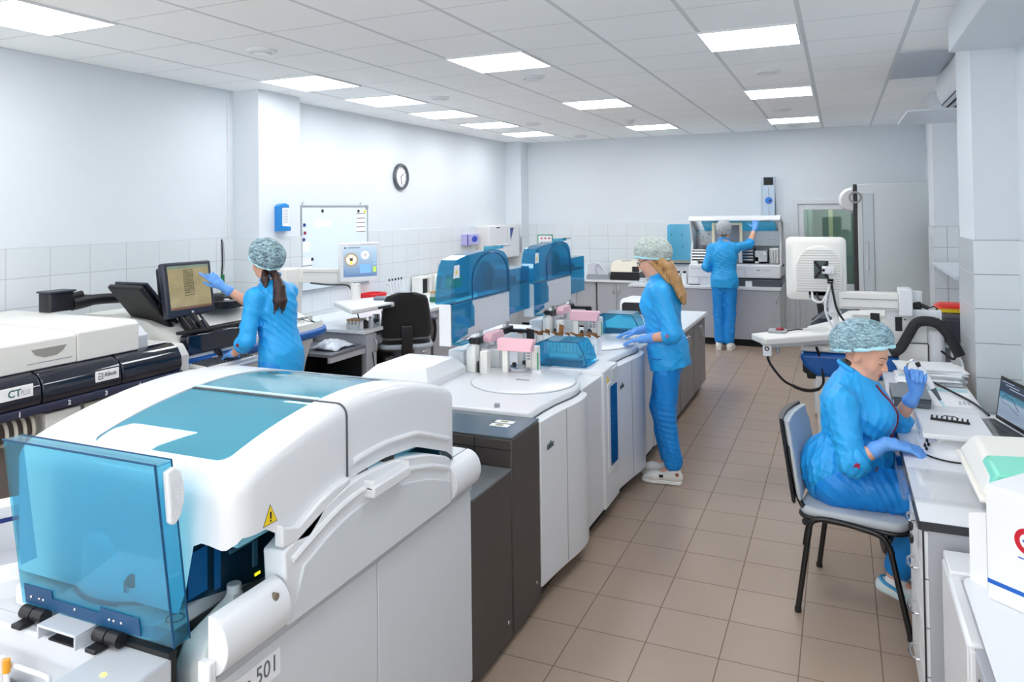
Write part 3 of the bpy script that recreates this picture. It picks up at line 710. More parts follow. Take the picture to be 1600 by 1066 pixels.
# ------------------------------------------------------------------ immunoassay modules (two alike) behind the dark cabinet
M_PINK = mat('pink_plastic', (240,190,200), 0.4)
M_CLEARG = mat('greyish_clear_plastic', (206,212,214), 0.2)
def immuno(y0, label):
    t = thing('immunoassay_analyzer', label, 'analyzer', (-1.7,y0+.63,0), 0, 'white analyzers with raised blue lids')
    Y = lambda r: y0+r
    con = [(0,-1.28),(.14,-1.267),(.28,-1.25),(.34,-1.24),(.40,-1.233),(.46,-1.228),(.52,-1.230),(.57,-1.238),(.60,-1.25),(.612,-1.265),(.615,-1.29)]
    poly = [(-2.1,Y(0))]+[(x,Y(r)) for r,x in con]+[(-2.1,Y(.615))]
    obj('front_panel', MB().prism([(-1.6,Y(.004))]+[(x,Y(max(r,.004))) for r,x in con]+[(-1.6,Y(.615))],'z',.09,.845), M_MACH, t, bevel=.004, smooth=40)
    obj('front_panel', MB().prism([(-1.6,Y(.617)),(-1.29,Y(.617)),(-1.279,Y(.63)),(-1.274,Y(.95)),(-1.6,Y(.95))],'z',.09,.86), M_MACH, t, bevel=.004)
    obj('carcass', MB().box(-2.15,-1.5,Y(.0),Y(1.255),.09,.845), M_MACH, t)
    obj('toe_kick', MB().box(-2.1,-1.33,Y(.01),Y(1.25),0,.09), M_BLACK, t)
    obj('panel_seam', MB().box(-1.256,-1.2495,Y(.276),Y(.279),.10,.84), M_SEAM, t)
    wp = obj('window_panel', MB().prism([(-1.6,Y(.952)),(-1.272,Y(.952)),(-1.262,Y(.965)),(-1.262,Y(1.245)),(-1.272,Y(1.256)),(-1.6,Y(1.256))],'z',.09,.885), M_MACH, t, bevel=.006)
    obj('window_frame', MB().prism(rpoly(Y(1.02),Y(1.235),.27,.80,.02),'x',-1.27,-1.256), M_MACH, wp, bevel=.004)
    obj('blue_slot', MB().prism(rpoly(Y(1.06),Y(1.20),.31,.775,.012),'x',-1.262,-1.2545), mat('deep_blue_window',(8,62,118),.08), wp)
    obj('catch', MB().prism(rpoly(Y(1.10),Y(1.235),.80,.872,.01),'x',-1.268,-1.254), M_MACHG, wp, bevel=.003)
    obj('warning_sticker', MB().prism([(Y(1.005),.806),(Y(1.055),.806),(Y(1.03),.848)],'x',-1.262,-1.2605), M_YEL, wp, smooth=0)
    obj('lettering', text_mb('cobas', .047, 'x+', (-1.268,Y(.055),.70), .0012, bold=.0008).join(text_mb('e 601', .05, 'x+', (-1.262,Y(.19),.70), .0012, xs=.7)), mat('teal_grey_ink',(66,84,92),.5), t, smooth=0)
    # deck cover plate following the front
    dk = [(0,-1.335),(.15,-1.33),(.30,-1.318),(.38,-1.303),(.45,-1.29),(.53,-1.285),(.60,-1.29),(.67,-1.31),(.73,-1.345),(.80,-1.375),(.88,-1.392),(1.0,-1.40),(1.256,-1.41)]
    obj('deck_plate', MB().prism([(-2.12,Y(0))]+[(x,Y(r)) for r,x in dk]+[(-2.12,Y(1.256))],'z',.842,.88), M_MACH, t, bevel=.008)
    obj('deck_seam', MB().tube([(x+.004,Y(r),.846) for r,x in dk[:-1]],.0035,6), M_SEAM, t)
    dd = obj('rotor_cover', MB().lathe([(0,0),(.285,0),(.285,.006),(.276,.010),(0,.012)],(-1.605,Y(.58),.88),56), M_MACH, t)
    obj('rotor_ring', MB().lathe([(.286,.0),(.291,.0),(.291,.003),(.286,.003),(.286,0)],(-1.605,Y(.58),.88),56), mat('ring_grey',(170,175,180),.5), dd)
    obj('rotor_grip', MB().prism(rpoly(-1.645,-1.565,Y(.555),Y(.575),.009),'z',.89,.8945), M_GREY, dd)
    obj('deck_notch', MB().prism(rpoly(-1.53,-1.505,Y(.03),Y(.055),.008),'z',.88,.897), M_GREY, t)
    rb = MB().loft([[(-2.42,Y(.22),z),(-2.0,Y(.22),z),(-2.0,Y(.66),z),(-2.42,Y(.66),z)] for z in (.60,.92)]+[[(-2.37,Y(.30),.975),(-2.06,Y(.30),.975),(-2.06,Y(.64),.975),(-2.37,Y(.64),.975)]])
    obj('rear_housing', rb, M_MACH, t, bevel=.005)
    obj('rear_wall', MB().box(-2.14,-2.04,Y(.70),Y(1.255),.84,1.0), M_MACH, t, bevel=.008)
    # pipetting gantries
    a = obj('pipette_arm', MB().prism([(-1.825,1.012),(-1.615,1.012),(-1.615,1.04),(-1.60,1.07),(-1.61,1.083),(-1.82,1.083),(-1.83,1.07)],'y',Y(.715),Y(.765)), M_PINK, t, bevel=.005, label='pink pipetting arm')
    obj('arm_post', MB().box(-1.80,-1.765,Y(.725),Y(.758),.88,1.012), M_WHITE2, a, bevel=.003)
    obj('probe', MB().cyl((-1.625,Y(.74),.89),(-1.625,Y(.74),1.012),.003,n=8), M_CHROME, a)
    a = obj('pipette_arm', MB().prism([(Y(.84),1.03),(Y(1.02),1.03),(Y(1.03),1.05),(Y(1.01),1.085),(Y(.86),1.085),(Y(.83),1.06)],'x',-1.975,-1.92), M_PINK, t, bevel=.005, label='pink pipetting arm')
    obj('arm_post', MB().box(-1.965,-1.93,Y(.97),Y(1.01),.88,1.03), M_CLEARG, a, bevel=.003)
    obj('probe', MB().cyl((-1.95,Y(.86),.89),(-1.95,Y(.86),1.03),.003,n=8), M_CHROME, a)
    tw = obj('dispense_tower', MB().box(-1.685,-1.615,Y(.80),Y(.86),.88,1.03), M_WHITE2, t, bevel=.004)
    for k in range(4): obj('tower_vent', MB().box(-1.675,-1.655,Y(.797),Y(.8005),.955+.017*k,.964+.017*k), M_GREY, tw)
    obj('green_tube', MB().tube([(-1.598,Y(.77),.885),(-1.60,Y(.78),.95),(-1.605,Y(.79),1.0)],.004,8,4), mat('green_tube',(40,150,90),.4), tw)
    obj('cuvette_column', MB().box(-1.91,-1.865,Y(.66),Y(.71),.88,1.015), M_WHITE2, t, bevel=.004)
    obj('tip_guide', MB().cyl((-1.90,Y(.64),.88),(-1.90,Y(.64),.99),.003,n=8), M_CHROME, t)
    obj('rear_block', MB().box(-2.0,-1.88,Y(.86),Y(1.0),.88,.99), M_CLEARG, t, bevel=.004)
    obj('glass_column', MB().box(-1.78,-1.74,Y(.90),Y(.96),.88,1.03), M_CLEARG, t, bevel=.004)
    obj('drive_block', MB().box(-1.945,-1.915,Y(.70),Y(.75),.88,.945), M_BLACK, t)
    obj('wash_basin', MB().lathe([(0,0),(.07,0),(.075,.03),(.05,.034),(0,.02)],(-1.72,Y(.80),.88),24), M_CHROME, t)
    obj('wash_basin', MB().lathe([(0,0),(.045,0),(.05,.02),(0,.024)],(-1.80,Y(.84),.88),20), M_CHROME, t)
    for x, y in ((-1.77,.83),(-1.735,.9),(-1.70,.86)): obj('valve', MB().cyl((x,Y(y),.88),(x,Y(y),.925),.012,n=12), M_BLACK, t)
    obj('fitting', MB().box(-1.63,-1.57,Y(.745),Y(.79),.88,.905), M_WHITE, t, bevel=.004)
    # blue cover over the loading area
    P0 = [(-1.70,.885),(-1.40,.885),(-1.385,.905),(-1.405,.97),(-1.44,1.03),(-1.66,1.03),(-1.715,1.005)]
    y1, y2 = Y(1.02), Y(1.22)
    bc = MB()
    for i in range(1,len(P0)):
        p, q = P0[i], P0[(i+1) % len(P0)]
        n_ = Vector((q[1]-p[1],-(q[0]-p[0]))); n_ = n_.normalized()*-.005
        bc.hexa([(p[0],y1,p[1]),(q[0],y1,q[1]),(q[0],y2,q[1]),(p[0],y2,p[1]),(p[0]+n_.x,y1,p[1]+n_.y),(q[0]+n_.x,y1,q[1]+n_.y),(q[0]+n_.x,y2,q[1]+n_.y),(p[0]+n_.x,y2,p[1]+n_.y)])
    bc.prism(P0,'y',y1-.006,y1)
    cv = obj('blue_cover', bc, M_BLUE2, t, smooth=0)
    obj('cover_edge', MB().tube([(x,y1-.006,z) for x,z in P0]+[(P0[0][0],y1-.006,P0[0][1])],.0025,6), edge, cv)
    obj('cover_base', MB().box(-1.70,-1.385,Y(1.0),Y(1.26),.881,.889), M_BLUE2, cv)
    obj('dark_rail', MB().box(-1.66,-1.43,Y(1.06),Y(1.09),.889,.915), M_DBLUEP, cv)
    # raised lid at the rear
    X0 = -2.05
    yl0, yl1 = Y(.57), Y(1.40)
    lid = obj('raised_lid', MB().box(X0-.03,X0,yl0+.01,yl1,1.07,1.275).box(X0-.075,X0,yl0,yl0+.02,1.045,1.285).box(X0-.075,X0-.07,yl0+.02,yl0+.2,1.06,1.285), M_MACH, t, bevel=.002)
    pr_ = [(yl0,1.285),(yl0+.003,1.35),(yl0+.018,1.43),(yl0+.045,1.50),(yl0+.08,1.535),(yl0+.2,1.553),(yl0+.45,1.568),(yl0+.65,1.568),(yl0+.76,1.545),(yl0+.82,1.50),(yl0+.84,1.42),(yl0+.845,1.285)]
    dp = .10
    bh = MB().prism(pr_,'x',X0-.004,X0).prism(pr_,'x',X0-dp,X0-dp+.004)
    for i in range(len(pr_)-1):
        p, q = pr_[i], pr_[i+1]
        bh.hexa([(X0-dp+.004,p[0],p[1]),(X0-.004,p[0],p[1]),(X0-.004,q[0],q[1]),(X0-dp+.004,q[0],q[1]),(X0-dp+.004,p[0]+.002,p[1]-.003),(X0-.004,p[0]+.002,p[1]-.003),(X0-.004,q[0]+.002,q[1]-.003),(X0-dp+.004,q[0]+.002,q[1]-.003)])
    hd = obj('lid_canopy', bh, M_BLUE2, lid, smooth=40)
    ar = [(X0+.002,yl0+.28,1.29)]+[(X0+.002,yl0+.545-.265*math.cos(a),1.40+.155*math.sin(a)) for a in np.linspace(0,PI,18)]+[(X0+.002,yl0+.81,1.29)]
    obj('lid_rib', MB().tube(ar,.004,6), edge, lid)
    obj('inner_motor', MB().prism([(yl0+.45,1.31),(yl0+.62,1.31),(yl0+.66,1.43),(yl0+.58,1.49),(yl0+.50,1.42)],'x',X0-.08,X0-.03), mat('deep_blue_part',(12,80,124),.4), lid)
    obj('lid_edge', MB().tube([(X0+.002,yl0,1.286),(X0+.002,yl1,1.286)],.006,6), edge, lid)
    obj('lid_flap', MB().prism([(yl0+.01,1.06),(yl0+.20,1.09),(yl0+.20,1.12),(yl0+.29,1.125),(yl0+.29,1.235),(yl0+.265,1.26),(yl0+.265,1.284),(yl0+.01,1.284)],'x',X0+.004,X0+.009), M_BLUE2, lid, smooth=0)
    obj('lid_sill', MB().box(X0-.07,X0+.06,yl0+.02,yl0+.18,1.05,1.058), M_BLUE2, lid)
    bx = MB(); bx.box(X0-.24,X0-.235,yl1,yl1+.36,1.12,1.42).box(X0-.005,X0,yl1,yl1+.36,1.12,1.42).box(X0-.235,X0-.005,yl1,yl1+.36,1.415,1.42).box(X0-.235,X0-.005,yl1+.355,yl1+.36,1.12,1.415).box(X0-.235,X0-.005,yl1,yl1+.355,1.12,1.125)
    obj('side_box', bx, M_BLUE2, lid, smooth=0)
    obj('box_shelf', MB().box(X0-.23,X0-.01,yl1+.01,yl1+.35,1.31,1.325).box(X0-.20,X0-.06,yl1+.05,yl1+.26,1.325,1.36), edge, lid)
    obj('lid_sticker', MB().quad((X0+.001,yl0+.035,1.43),(X0+.001,yl0+.115,1.43),(X0+.001,yl0+.115,1.505),(X0+.001,yl0+.05,1.505)), M_PAPER, lid, smooth=0)
    obj('sticker_mark', MB().prism([(yl0+.06,1.455),(yl0+.092,1.455),(yl0+.076,1.482)],'x',X0+.0012,X0+.002), M_YEL, lid, smooth=0)
    cl_ = obj('lid_latch', MB().box(X0-.08,X0-.02,yl0+.61,yl0+.79,1.568,1.590), M_BLUE2, lid)
    obj('latch_arm', MB().box(X0-.06,X0-.035,yl0+.75,yl0+.95,1.575,1.592), M_LGREY, cl_, bevel=.003)
    obj('hinge_bar', MB().box(X0-.01,X0+.02,yl0+.32,yl1+.02,1.005,1.045).box(X0-.01,X0+.17,yl1-.02,yl1+.02,1.005,1.025), M_BLACK, t, bevel=.003)
    obj('hinge_block', MB().cyl((X0+.15,yl1,.96),(X0+.15,yl1,1.025),.026,n=16), M_BLACK, t)
    obj('lid_stay', MB().cyl((X0-.05,yl1+.05,.98),(X0-.05,yl1+.12,1.13),.008,n=8), M_CHROME, t)
    for yy in (yl0+.35,yl0+.75): obj('hinge', MB().box(X0-.015,X0+.01,yy,yy+.05,1.0,1.08), M_CHROME, t)
    return t
immuno(3.21, 'white analyzer with pink pipetting arms and raised blue lid, next to the dark cabinets')
immuno(4.47, 'white analyzer with pink arms and raised blue lid, under the standing woman\'s hands')
# bottles with black caps on the decks
for k, (x, y, lab) in enumerate([(-1.985,3.93,'square grey bottle with black cap on the nearer analyzer deck'),(-2.0,5.19,'square grey bottle with black cap on the farther analyzer deck')]):
    b = thing('deck_bottle', lab, 'bottle', (x,y,.8815), 0, 'square bottles on the analyzer decks')
    obj('bottle_body', MB().loft([[(x+p,y+q,z) for p,q in rring(-.03*s,.03*s,-.03*s,.03*s,.008,2,3)] for z,s in ((.8815,1),(1.02,1),(1.032,.8),(1.036,.5),(1.045,.5))]), M_WHITE2, b, bevel=.0)
    obj('bottle_cap', MB().cyl((x,y,1.042),(x,y,1.075),.021,n=18).box(x-.03,x-.015,y-.005,y+.005,1.055,1.065), M_BLACK, b, bevel=.002)
# row of white reagent cartons with torn brown flaps across the deck
random.seed(3)
M_CARTON = mat('carton_white',(236,238,240),.6); M_KRAFT = mat('kraft_brown',(150,104,62),.8, var=.12, vscale=40); M_KRAFTD = mat('kraft_inside',(92,58,34),.85, var=.15, vscale=40)
n_ = 12; pos = ['first','second','third','fourth','fifth','sixth','seventh','eighth','ninth','tenth','eleventh','twelfth']
for k in range(n_):
    x = -2.005+.0485*k; y = 4.74-.004*k; h = .105
    w2 = .0215; d2 = .05
    c = thing('reagent_carton', f'white carton with torn brown flaps, {pos[k]} of its row from the raised lids' if k < 11 else 'white carton at the aisle end of the row beside the blue cover', 'carton', (x,y,.8815), 0, 'white cartons in a row on the analyzer deck')
    obj('carton_body', MB().box(x-w2,x+w2,y-d2,y+d2,.8815,.8815+h), M_CARTON, c, smooth=0, bevel=.001)
    obj('torn_opening', MB().box(x-w2+.002,x+w2-.002,y-d2+.004,y+d2-.004,.8815+h,.8815+h+.003), M_KRAFTD, c, smooth=0)
    hh = .03 if k not in (6,) else .075
    hh += random.uniform(-.008,.01); a = random.uniform(-.012,.018)
    obj('flap', MB().hexa([(x-w2,y-.012,.984),(x+w2*.6,y-.012,.984),(x+w2*.6,y-.010,.984),(x-w2,y-.010,.984),(x-w2+a,y-.02,.984+hh),(x+w2*.7+a,y-.03,.984+hh*.9),(x+w2*.7+a,y-.028,.984+hh*.9),(x-w2+a,y-.018,.984+hh)]), M_KRAFT, c, smooth=0)
    obj('side_flap', MB().hexa([(x-w2*.9,y-d2,.982),(x+w2,y-d2,.982),(x+w2,y-d2+.002,.982),(x-w2*.9,y-d2+.002,.982),(x-w2+.006,y-d2-.018,1.0+random.uniform(0,.012)),(x+w2-.002,y-d2-.02,.998),(x+w2-.002,y-d2-.018,.998),(x-w2+.006,y-d2-.016,1.0)]), M_CARTON if k % 3 else M_KRAFT, c, smooth=0)
    obj('print', MB().box(x-.006,x+.006,y-d2-.0008,y-d2+.001,.90,.95), mat('faint_print',(200,206,212),.6), c, smooth=0)
# ------------------------------------------------------------------ instruments along the left wall
M_CREAM = mat('instrument_cream', (226,226,221), 0.42, var=.01)
M_GLOSS = mat('gloss_dark_navy', (18,24,40), 0.08, coat=.5)
M_NAVYS = mat('navy_strip', (42,46,70), 0.4)
M_RIB = mat('cream_rib', (202,198,184), 0.5)
M_MONB = mat('monitor_bezel', (44,48,62), 0.4)
M_BENCH = mat('bench_top', (222,228,234), 0.3, var=.01)
M_CAB = mat('cabinet_grey', (172,175,182), 0.45, var=.02)
M_CABD = mat('cabinet_taupe', (128,124,126), 0.45, var=.02)
M_CABW = mat('cabinet_edge_white', (226,229,232), 0.4)
M_BUMP = mat('bumper_blue', (10,88,168), 0.35)
M_GAP = mat('deep_shadow_black', (14,14,16), 0.8)
t = thing('dark_banded_analyzer', 'long cream analyzer with glossy navy front band numbered 1 to 5', 'analyzer', (-4.3,2.6,0))
obj('upper_body', MB().prism([(-4.93,1.03),(-3.80,1.03),(-3.80,1.175),(-3.84,1.195),(-4.93,1.205)],'y',1.6,2.77), M_CREAM, t, bevel=.006)
obj('upper_body', MB().prism([(-4.93,1.03),(-3.795,1.03),(-3.795,1.185),(-3.83,1.206),(-4.93,1.212)],'y',2.772,3.16), M_CREAM, t, bevel=.006)
obj('end_cap', MB().prism([(-4.9,1.0),(-3.84,1.0),(-3.84,1.10),(-3.90,1.15),(-4.9,1.16)],'y',3.162,3.26), M_LGREY, t, bevel=.006)
obj('lower_body', MB().box(-4.93,-3.86,1.6,3.42,.0,1.03), M_CREAM, t, bevel=.005)
obj('end_body', MB().prism([(-4.9,.1),(-3.84,.1),(-3.82,.93),(-3.87,1.0),(-4.9,1.01)],'y',3.42,3.56), M_CREAM, t, bevel=.02, seg=3)
hs = obj('grip_recess', MB().prism([(2.52,1.135),(2.71,1.135),(2.69,1.108),(2.655,1.09),(2.59,1.088),(2.545,1.105)],'x',-3.802,-3.797), mat('recess_grey',(150,148,142),.6), t)
obj('grip_line', MB().box(-3.801,-3.798,2.50,2.74,1.062,1.066), M_GREY, t)
bp = [(-3.86,1.028),(-3.80,1.028),(-3.745,1.004),(-3.718,.96),(-3.712,.90),(-3.725,.868),(-3.86,.868)]
for y0, y1 in ((1.6,2.52),(2.526,2.98),(2.986,3.40)):
    obj('front_band', MB().prism(bp,'y',y0,y1), M_GLOSS, t, bevel=.008, seg=3)
strip = obj('number_strip', MB().prism([(-3.86,.866),(-3.722,.866),(-3.716,.85),(-3.722,.822),(-3.86,.822)],'y',1.6,3.41), M_NAVYS, t, bevel=.004)
for s_, y in (('1',2.40),('2',2.66),('3',2.875),('4',3.09),('5',3.30)):
    obj('position_number', text_mb(s_, .034, 'x+', (-3.7165,y,.832), .001, bold=.001), M_WHITE, strip, smooth=0)
pl_ = obj('brand_plate', MB().box(-3.716,-3.7085,2.815,2.955,.915,.972), M_PAPER, t, smooth=0)
obj('plate_lettering', text_mb('Abbott', .032, 'x+', (-3.7085,2.865,.937), .0008, xs=.8, bold=.0005), M_INK, pl_, smooth=0)
obj('plate_mark', MB().tube([(-3.708,2.828,.958),(-3.708,2.855,.958),(-3.708,2.855,.928),(-3.708,2.83,.928),(-3.708,2.83,.944),(-3.708,2.848,.944)],.0022,6), M_INK, pl_)
pl_ = obj('name_plate', MB().box(-3.716,-3.7085,2.28,2.47,.925,.985), M_PAPER, t, smooth=0)
obj('plate_lettering', text_mb('CT', .05, 'x+', (-3.7085,2.345,.938), .0008, bold=.0008), mat('teal_green_ink',(20,84,90),.5), pl_, smooth=0)
obj('plate_lettering', text_mb('PLUS', .036, 'x+', (-3.7085,2.408,.938), .0006, xs=.62), M_GREY, pl_, smooth=0)
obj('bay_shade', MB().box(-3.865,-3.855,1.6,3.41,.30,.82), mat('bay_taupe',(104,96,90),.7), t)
for k in range(6):
    y = 2.29+.045*k
    obj('rack_hook', MB().tube([(-3.86,y,.81),(-3.80,y,.805),(-3.775,y,.775),(-3.77,y,.72),(-3.80,y,.69),(-3.86,y,.685)],.009,8,4), M_RIB, t)
obj('bay_box', MB().box(-3.86,-3.765,2.575,2.77,.60,.80), M_CREAM, t, bevel=.006)
obj('bay_box', MB().box(-3.86,-3.775,2.80,2.90,.60,.80), M_RIB, t, bevel=.006)
obj('bay_box', MB().box(-3.86,-3.765,2.92,3.10,.60,.80), M_CREAM, t, bevel=.006)
obj('dark_notch', MB().box(-3.80,-3.765,2.49,2.57,.66,.70), M_INK, t)
# articulated arm on the wall side
t = thing('support_arm', 'black articulated support arm lying behind the cream analyzer', 'arm', (-4.6,3.2,1.215))
obj('arm_housing', MB().prism(rpoly(-4.66,-4.54,3.13,3.30,.02),'z',1.215,1.335), M_BLACK, t, bevel=.006)
obj('arm_cap', MB().prism(rpoly(-4.67,-4.53,3.12,3.31,.02),'z',1.335,1.345), M_MONB, t)
obj('arm_beam', MB().tube([(-4.58,3.30,1.255),(-4.55,3.5,1.262),(-4.5,3.74,1.245),(-4.48,3.81,1.225)],[.05,.048,.044,.035],14,4), M_BLACK, t)
obj('arm_knob', MB().cyl((-4.56,3.28,1.30),(-4.56,3.36,1.31),.022), M_BLACK, t)
obj('arm_drop', MB().tube([(-4.48,3.80,1.24),(-4.47,3.83,1.12),(-4.47,3.84,.95)],.02,10), M_BLACK, t)
# folded keyboard and screen pair, seen edge on
t = thing('folded_screen', 'pair of black slabs, a folded screen and keyboard, leaning before the wall tiles', 'screen', (-4.2,3.55,1.0))
def slab(y0,z0,y1,z1,th,x0,x1):
    d = Vector((0,y1-y0,z1-z0)).normalized(); n = Vector((0,-d.z,d.y))*th
    P = [(y0,z0),(y1,z1),(y1+n.y,z1+n.z),(y0+n.y,z0+n.z)]
    return MB().prism(P,'x',x0,x1)
obj('screen_slab', slab(3.43,1.35,3.69,1.04,.035,-4.42,-4.12), M_BLACK, t, bevel=.012, seg=3)
obj('keyboard_slab', slab(3.50,1.37,3.76,1.075,.02,-4.44,-4.14), M_MONB, t, bevel=.008)
obj('oval_base', MB().lathe([(0,.0),(.055,0),(.062,.01),(.055,.02),(.03,.024),(.028,.012),(0,.012)],(-4.1,3.80,1.01),28), M_CHROME, t)
obj('hinge_neck', MB().tube([(-4.25,3.70,1.05),(-4.2,3.76,1.03),(-4.14,3.80,1.03)],.028,10), M_BLACK, t)
obj('neck_post', MB().tube([(-4.2,3.74,1.03),(-4.2,3.74,.95)],.03,10), M_BLACK, t)
# touch monitor
t = thing('touch_monitor', 'dark framed touch monitor with beige list screen under the woman\'s gloved finger', 'monitor', (-4.06,3.79,.9))
def mon(u, v, w): # tilted local plane: u along width, v height, w outward
    c = Vector((-4.06,3.785,1.318)); U = Vector((.06,.998,0)); V = Vector((-.16,.02,.985)); W = U.cross(V)
    return tuple(c+U*u+V*v+W*w)
def mbox(u0,u1,v0,v1,w0,w1): return MB().hexa([mon(u0,v0,w0),mon(u1,v0,w0),mon(u1,v1,w0),mon(u0,v1,w0),mon(u0,v0,w1),mon(u1,v0,w1),mon(u1,v1,w1),mon(u0,v1,w1)])
obj('monitor_case', mbox(-.195,.195,-.185,.185,-.055,0), M_MONB, t, bevel=.014, seg=3)
obj('monitor_back', mbox(-.17,.17,-.15,.165,-.12,-.055), M_BLACK, t, bevel=.02)
m, N, L, b = nodes_mat('beige_list_screen')
b.inputs['Base Color'].default_value = (.02,.02,.02,1); b.inputs['Roughness'].default_value = .15
_e = N.new('ShaderNodeTexNoise'); _e.inputs['Scale'].default_value = 3; _r = N.new('ShaderNodeMix'); _r.data_type='RGBA'
_r.inputs[6].default_value = srgb(136,126,92); _r.inputs[7].default_value = srgb(184,172,128); L.new(_e.outputs['Fac'],_r.inputs[0]); L.new(_r.outputs[2], b.inputs['Emission Color']); b.inputs['Emission Strength'].default_value = .55
scr = obj('screen', mbox(-.165,.165,-.135,.160,0,.0015), m, t, smooth=0)
E_INK = mat('screen_dark_lines',(40,38,30),.4); E_TEAL = mat('screen_header',(96,110,96),.4,emit=(96,110,96),estr=.5)
obj('screen_header', mbox(-.165,.165,.140,.160,.0015,.002), E_TEAL, scr, smooth=0)
obj('screen_footer', mbox(-.165,.165,-.135,-.118,.0015,.002), mat('screen_footer',(96,70,52),.4,emit=(96,70,52),estr=.5), scr, smooth=0)
ln = MB()
for k in range(12): ln.join(mbox(-.045,.03,.125-.0155*k,.1285-.0155*k,.0015,.0022))
for u in (-.045,.029): ln.join(mbox(u,u+.002,-.045,.128,.0015,.0022))
for k in range(10): ln.join(mbox(-.036,-.036+.03+.02*((k*7)%3),.117-.0155*k,.120-.0155*k,.0015,.0022))
obj('screen_list', ln, E_INK, scr, smooth=0)
obj('monitor_button', MB().join(mbox(-.008,.008,-.165,-.152,0,.004)), M_LGREY, t)
st = obj('monitor_stand', MB().tube([(-4.10,3.76,1.20),(-4.06,3.80,1.06),(-3.98,3.86,.95),(-3.95,3.88,.86)],[.05,.055,.06,.06],12,3), M_BLACK, t)
for k in range(4):
    obj('cable', MB().tube([(-4.05,3.70+.05*k,1.14),(-3.98+.01*k,3.74+.04*k,1.03),(-3.93,3.80+.03*k,.93),(-3.92,3.82+.03*k,.86)],.008,8,5), M_BLACK, t)
obj('stand_column', MB().tube([(-3.99,3.80,1.10),(-3.90,3.87,.88),(-3.88,3.89,.66)],[.028,.03,.03],10), M_BLACK, t)
kt = obj('keyboard_tray', MB().box(-3.95,-3.62,3.55,4.05,.815,.83), M_LGREY, t, bevel=.004)
obj('tray_bracket', MB().box(-4.0,-3.80,3.80,3.92,.60,.815), M_BLACK, t)
def keyboard(x0,x1,y0,y1,z,lab):
    k_ = thing('keyboard', lab, 'keyboard', ((x0+x1)/2,(y0+y1)/2,z))
    obj('keyboard_case', MB().hexa([(x0,y0,z),(x1,y0,z),(x1,y1,z),(x0,y1,z),(x0,y0,z+.028),(x1,y0,z+.014),(x1,y1,z+.014),(x0,y1,z+.028)]), M_WHITE2, k_, bevel=.004)
    ks = MB()
    for r in range(5):
        for c in range(15):
            u0 = x0+.018+(x1-x0-.035)*r/5; v0 = y0+.012+(y1-y0-.024)*c/15
            zz = z+.029-.014*(r/5)
            ks.box(u0,u0+(x1-x0)/5*.5,v0,v0+(y1-y0)/15*.6,zz-.006,zz+.005)
    obj('keys', ks, mat('key_grey',(70,72,78),.5), k_, smooth=0)
keyboard(-3.86,-3.68,3.58,4.02,.8305,'light keyboard with dark keys under the dark haired woman\'s hand')

# ------------------------------------------------------------------ rounded analyzer with blue bumper
def bumper_analyzer(name, lab, M, mirror=False):
    """local: front +x at 0, length along y 0..1.75; M maps to world"""
    t = thing(name, lab, 'analyzer', tuple(M @ Vector((-.4,.8,0))))
    def ring(prof, y, sx=0, sz=0): return [tuple(M @ Vector((x-sx*(1 if x > -.5 else 0), y, z-sz*(1 if z > .95 else 0)))) for x, z in prof]
    up = [(-.95,.88),(-.02,.88),(-.03,.93),(-.10,.985),(-.22,1.06),(-.36,1.115),(-.60,1.14),(-.95,1.14)]
    ys = [(.13,.0,.0),(.9,0,0),(1.25,.0,.005),(1.48,.015,.05),(1.62,.05,.10),(1.70,.12,.15)]
    obj('upper_shell', MB().loft([ring(up,y,a,b) for y,a,b in ys]), M_CREAM, t, smooth=40)
    bm_ = [(-.95,.80),(-.06,.80),(-.015,.815),(0,.84),(0,.865),(-.015,.879),(-.95,.879)]
    obj('bumper', MB().loft([ring(bm_,y,a) for y,a in ((.13,0),(1.3,0),(1.5,.012),(1.62,.04),(1.70,.10),(1.735,.18))]), M_BUMP, t, smooth=50)
    lo = [(-.95,.05),(-.22,.05),(-.20,.35),(-.14,.60),(-.07,.80),(-.95,.80)]
    obj('lower_shell', MB().loft([ring(lo,y,a) for y,a in ((.13,0),(1.40,0),(1.50,.02),(1.56,.06))]), M_WHITE2, t, smooth=40)
    obj('top_seam', MB().tube([tuple(M @ Vector(p)) for p in ((-.105,.9,.988),(-.10,1.32,.985),(-.10,1.50,.93),(-.13,1.66,.885))],.003,6), M_SEAM, t)
    return t
MI = Matrix.Translation(Vector((-3.88,3.45,0)))
IA = bumper_analyzer('bumper_analyzer','white rounded analyzer with blue bumper beside the dark haired woman', MI)
obj('dark_fascia', MB().box(-3.96,-3.885,3.60,4.20,.90,1.03), M_GLOSS, IA, bevel=.012)
obj('fascia_rail', MB().box(-3.98,-3.90,3.59,4.25,1.035,1.055), M_BLACK, IA, bevel=.004)
obj('hatch_ring', MB().lathe([(.16,0),(.20,0),(.20,.05),(.185,.06),(.16,.05),(.16,0)],(-4.26,4.24,1.135),36), M_BLACK, IA)
obj('hatch_glass', MB().lathe([(0,0),(.16,0),(.15,.05),(.10,.09),(0,.10)],(-4.26,4.24,1.135),32), tint('smoky_dome',(120,126,130),.05,.1), IA)
obj('hatch_box', MB().box(-4.75,-4.5,3.95,4.45,1.13,1.20), M_BLACK, IA, bevel=.02)
obj('lettering', text_mb('IMMULITE 2000 XPi', .034, 'x+', (-3.8795,3.80,.842), .001, xs=.72), M_WHITE, IA, smooth=0)
sm = text_mb('SIEMENS', .042, 'x+', (0,0,0), .001, xs=.80, bold=.0008)
_a = math.radians(52); RM = Matrix(((math.sin(_a),0,-math.cos(_a),-3.948),(0,1,0,4.665),(math.cos(_a),0,math.sin(_a),.967),(0,0,0,1)))
RM = Matrix.Translation(Vector((-3.955,4.765,.966))) @ Matrix.Rotation(-math.radians(55), 4, 'Y')
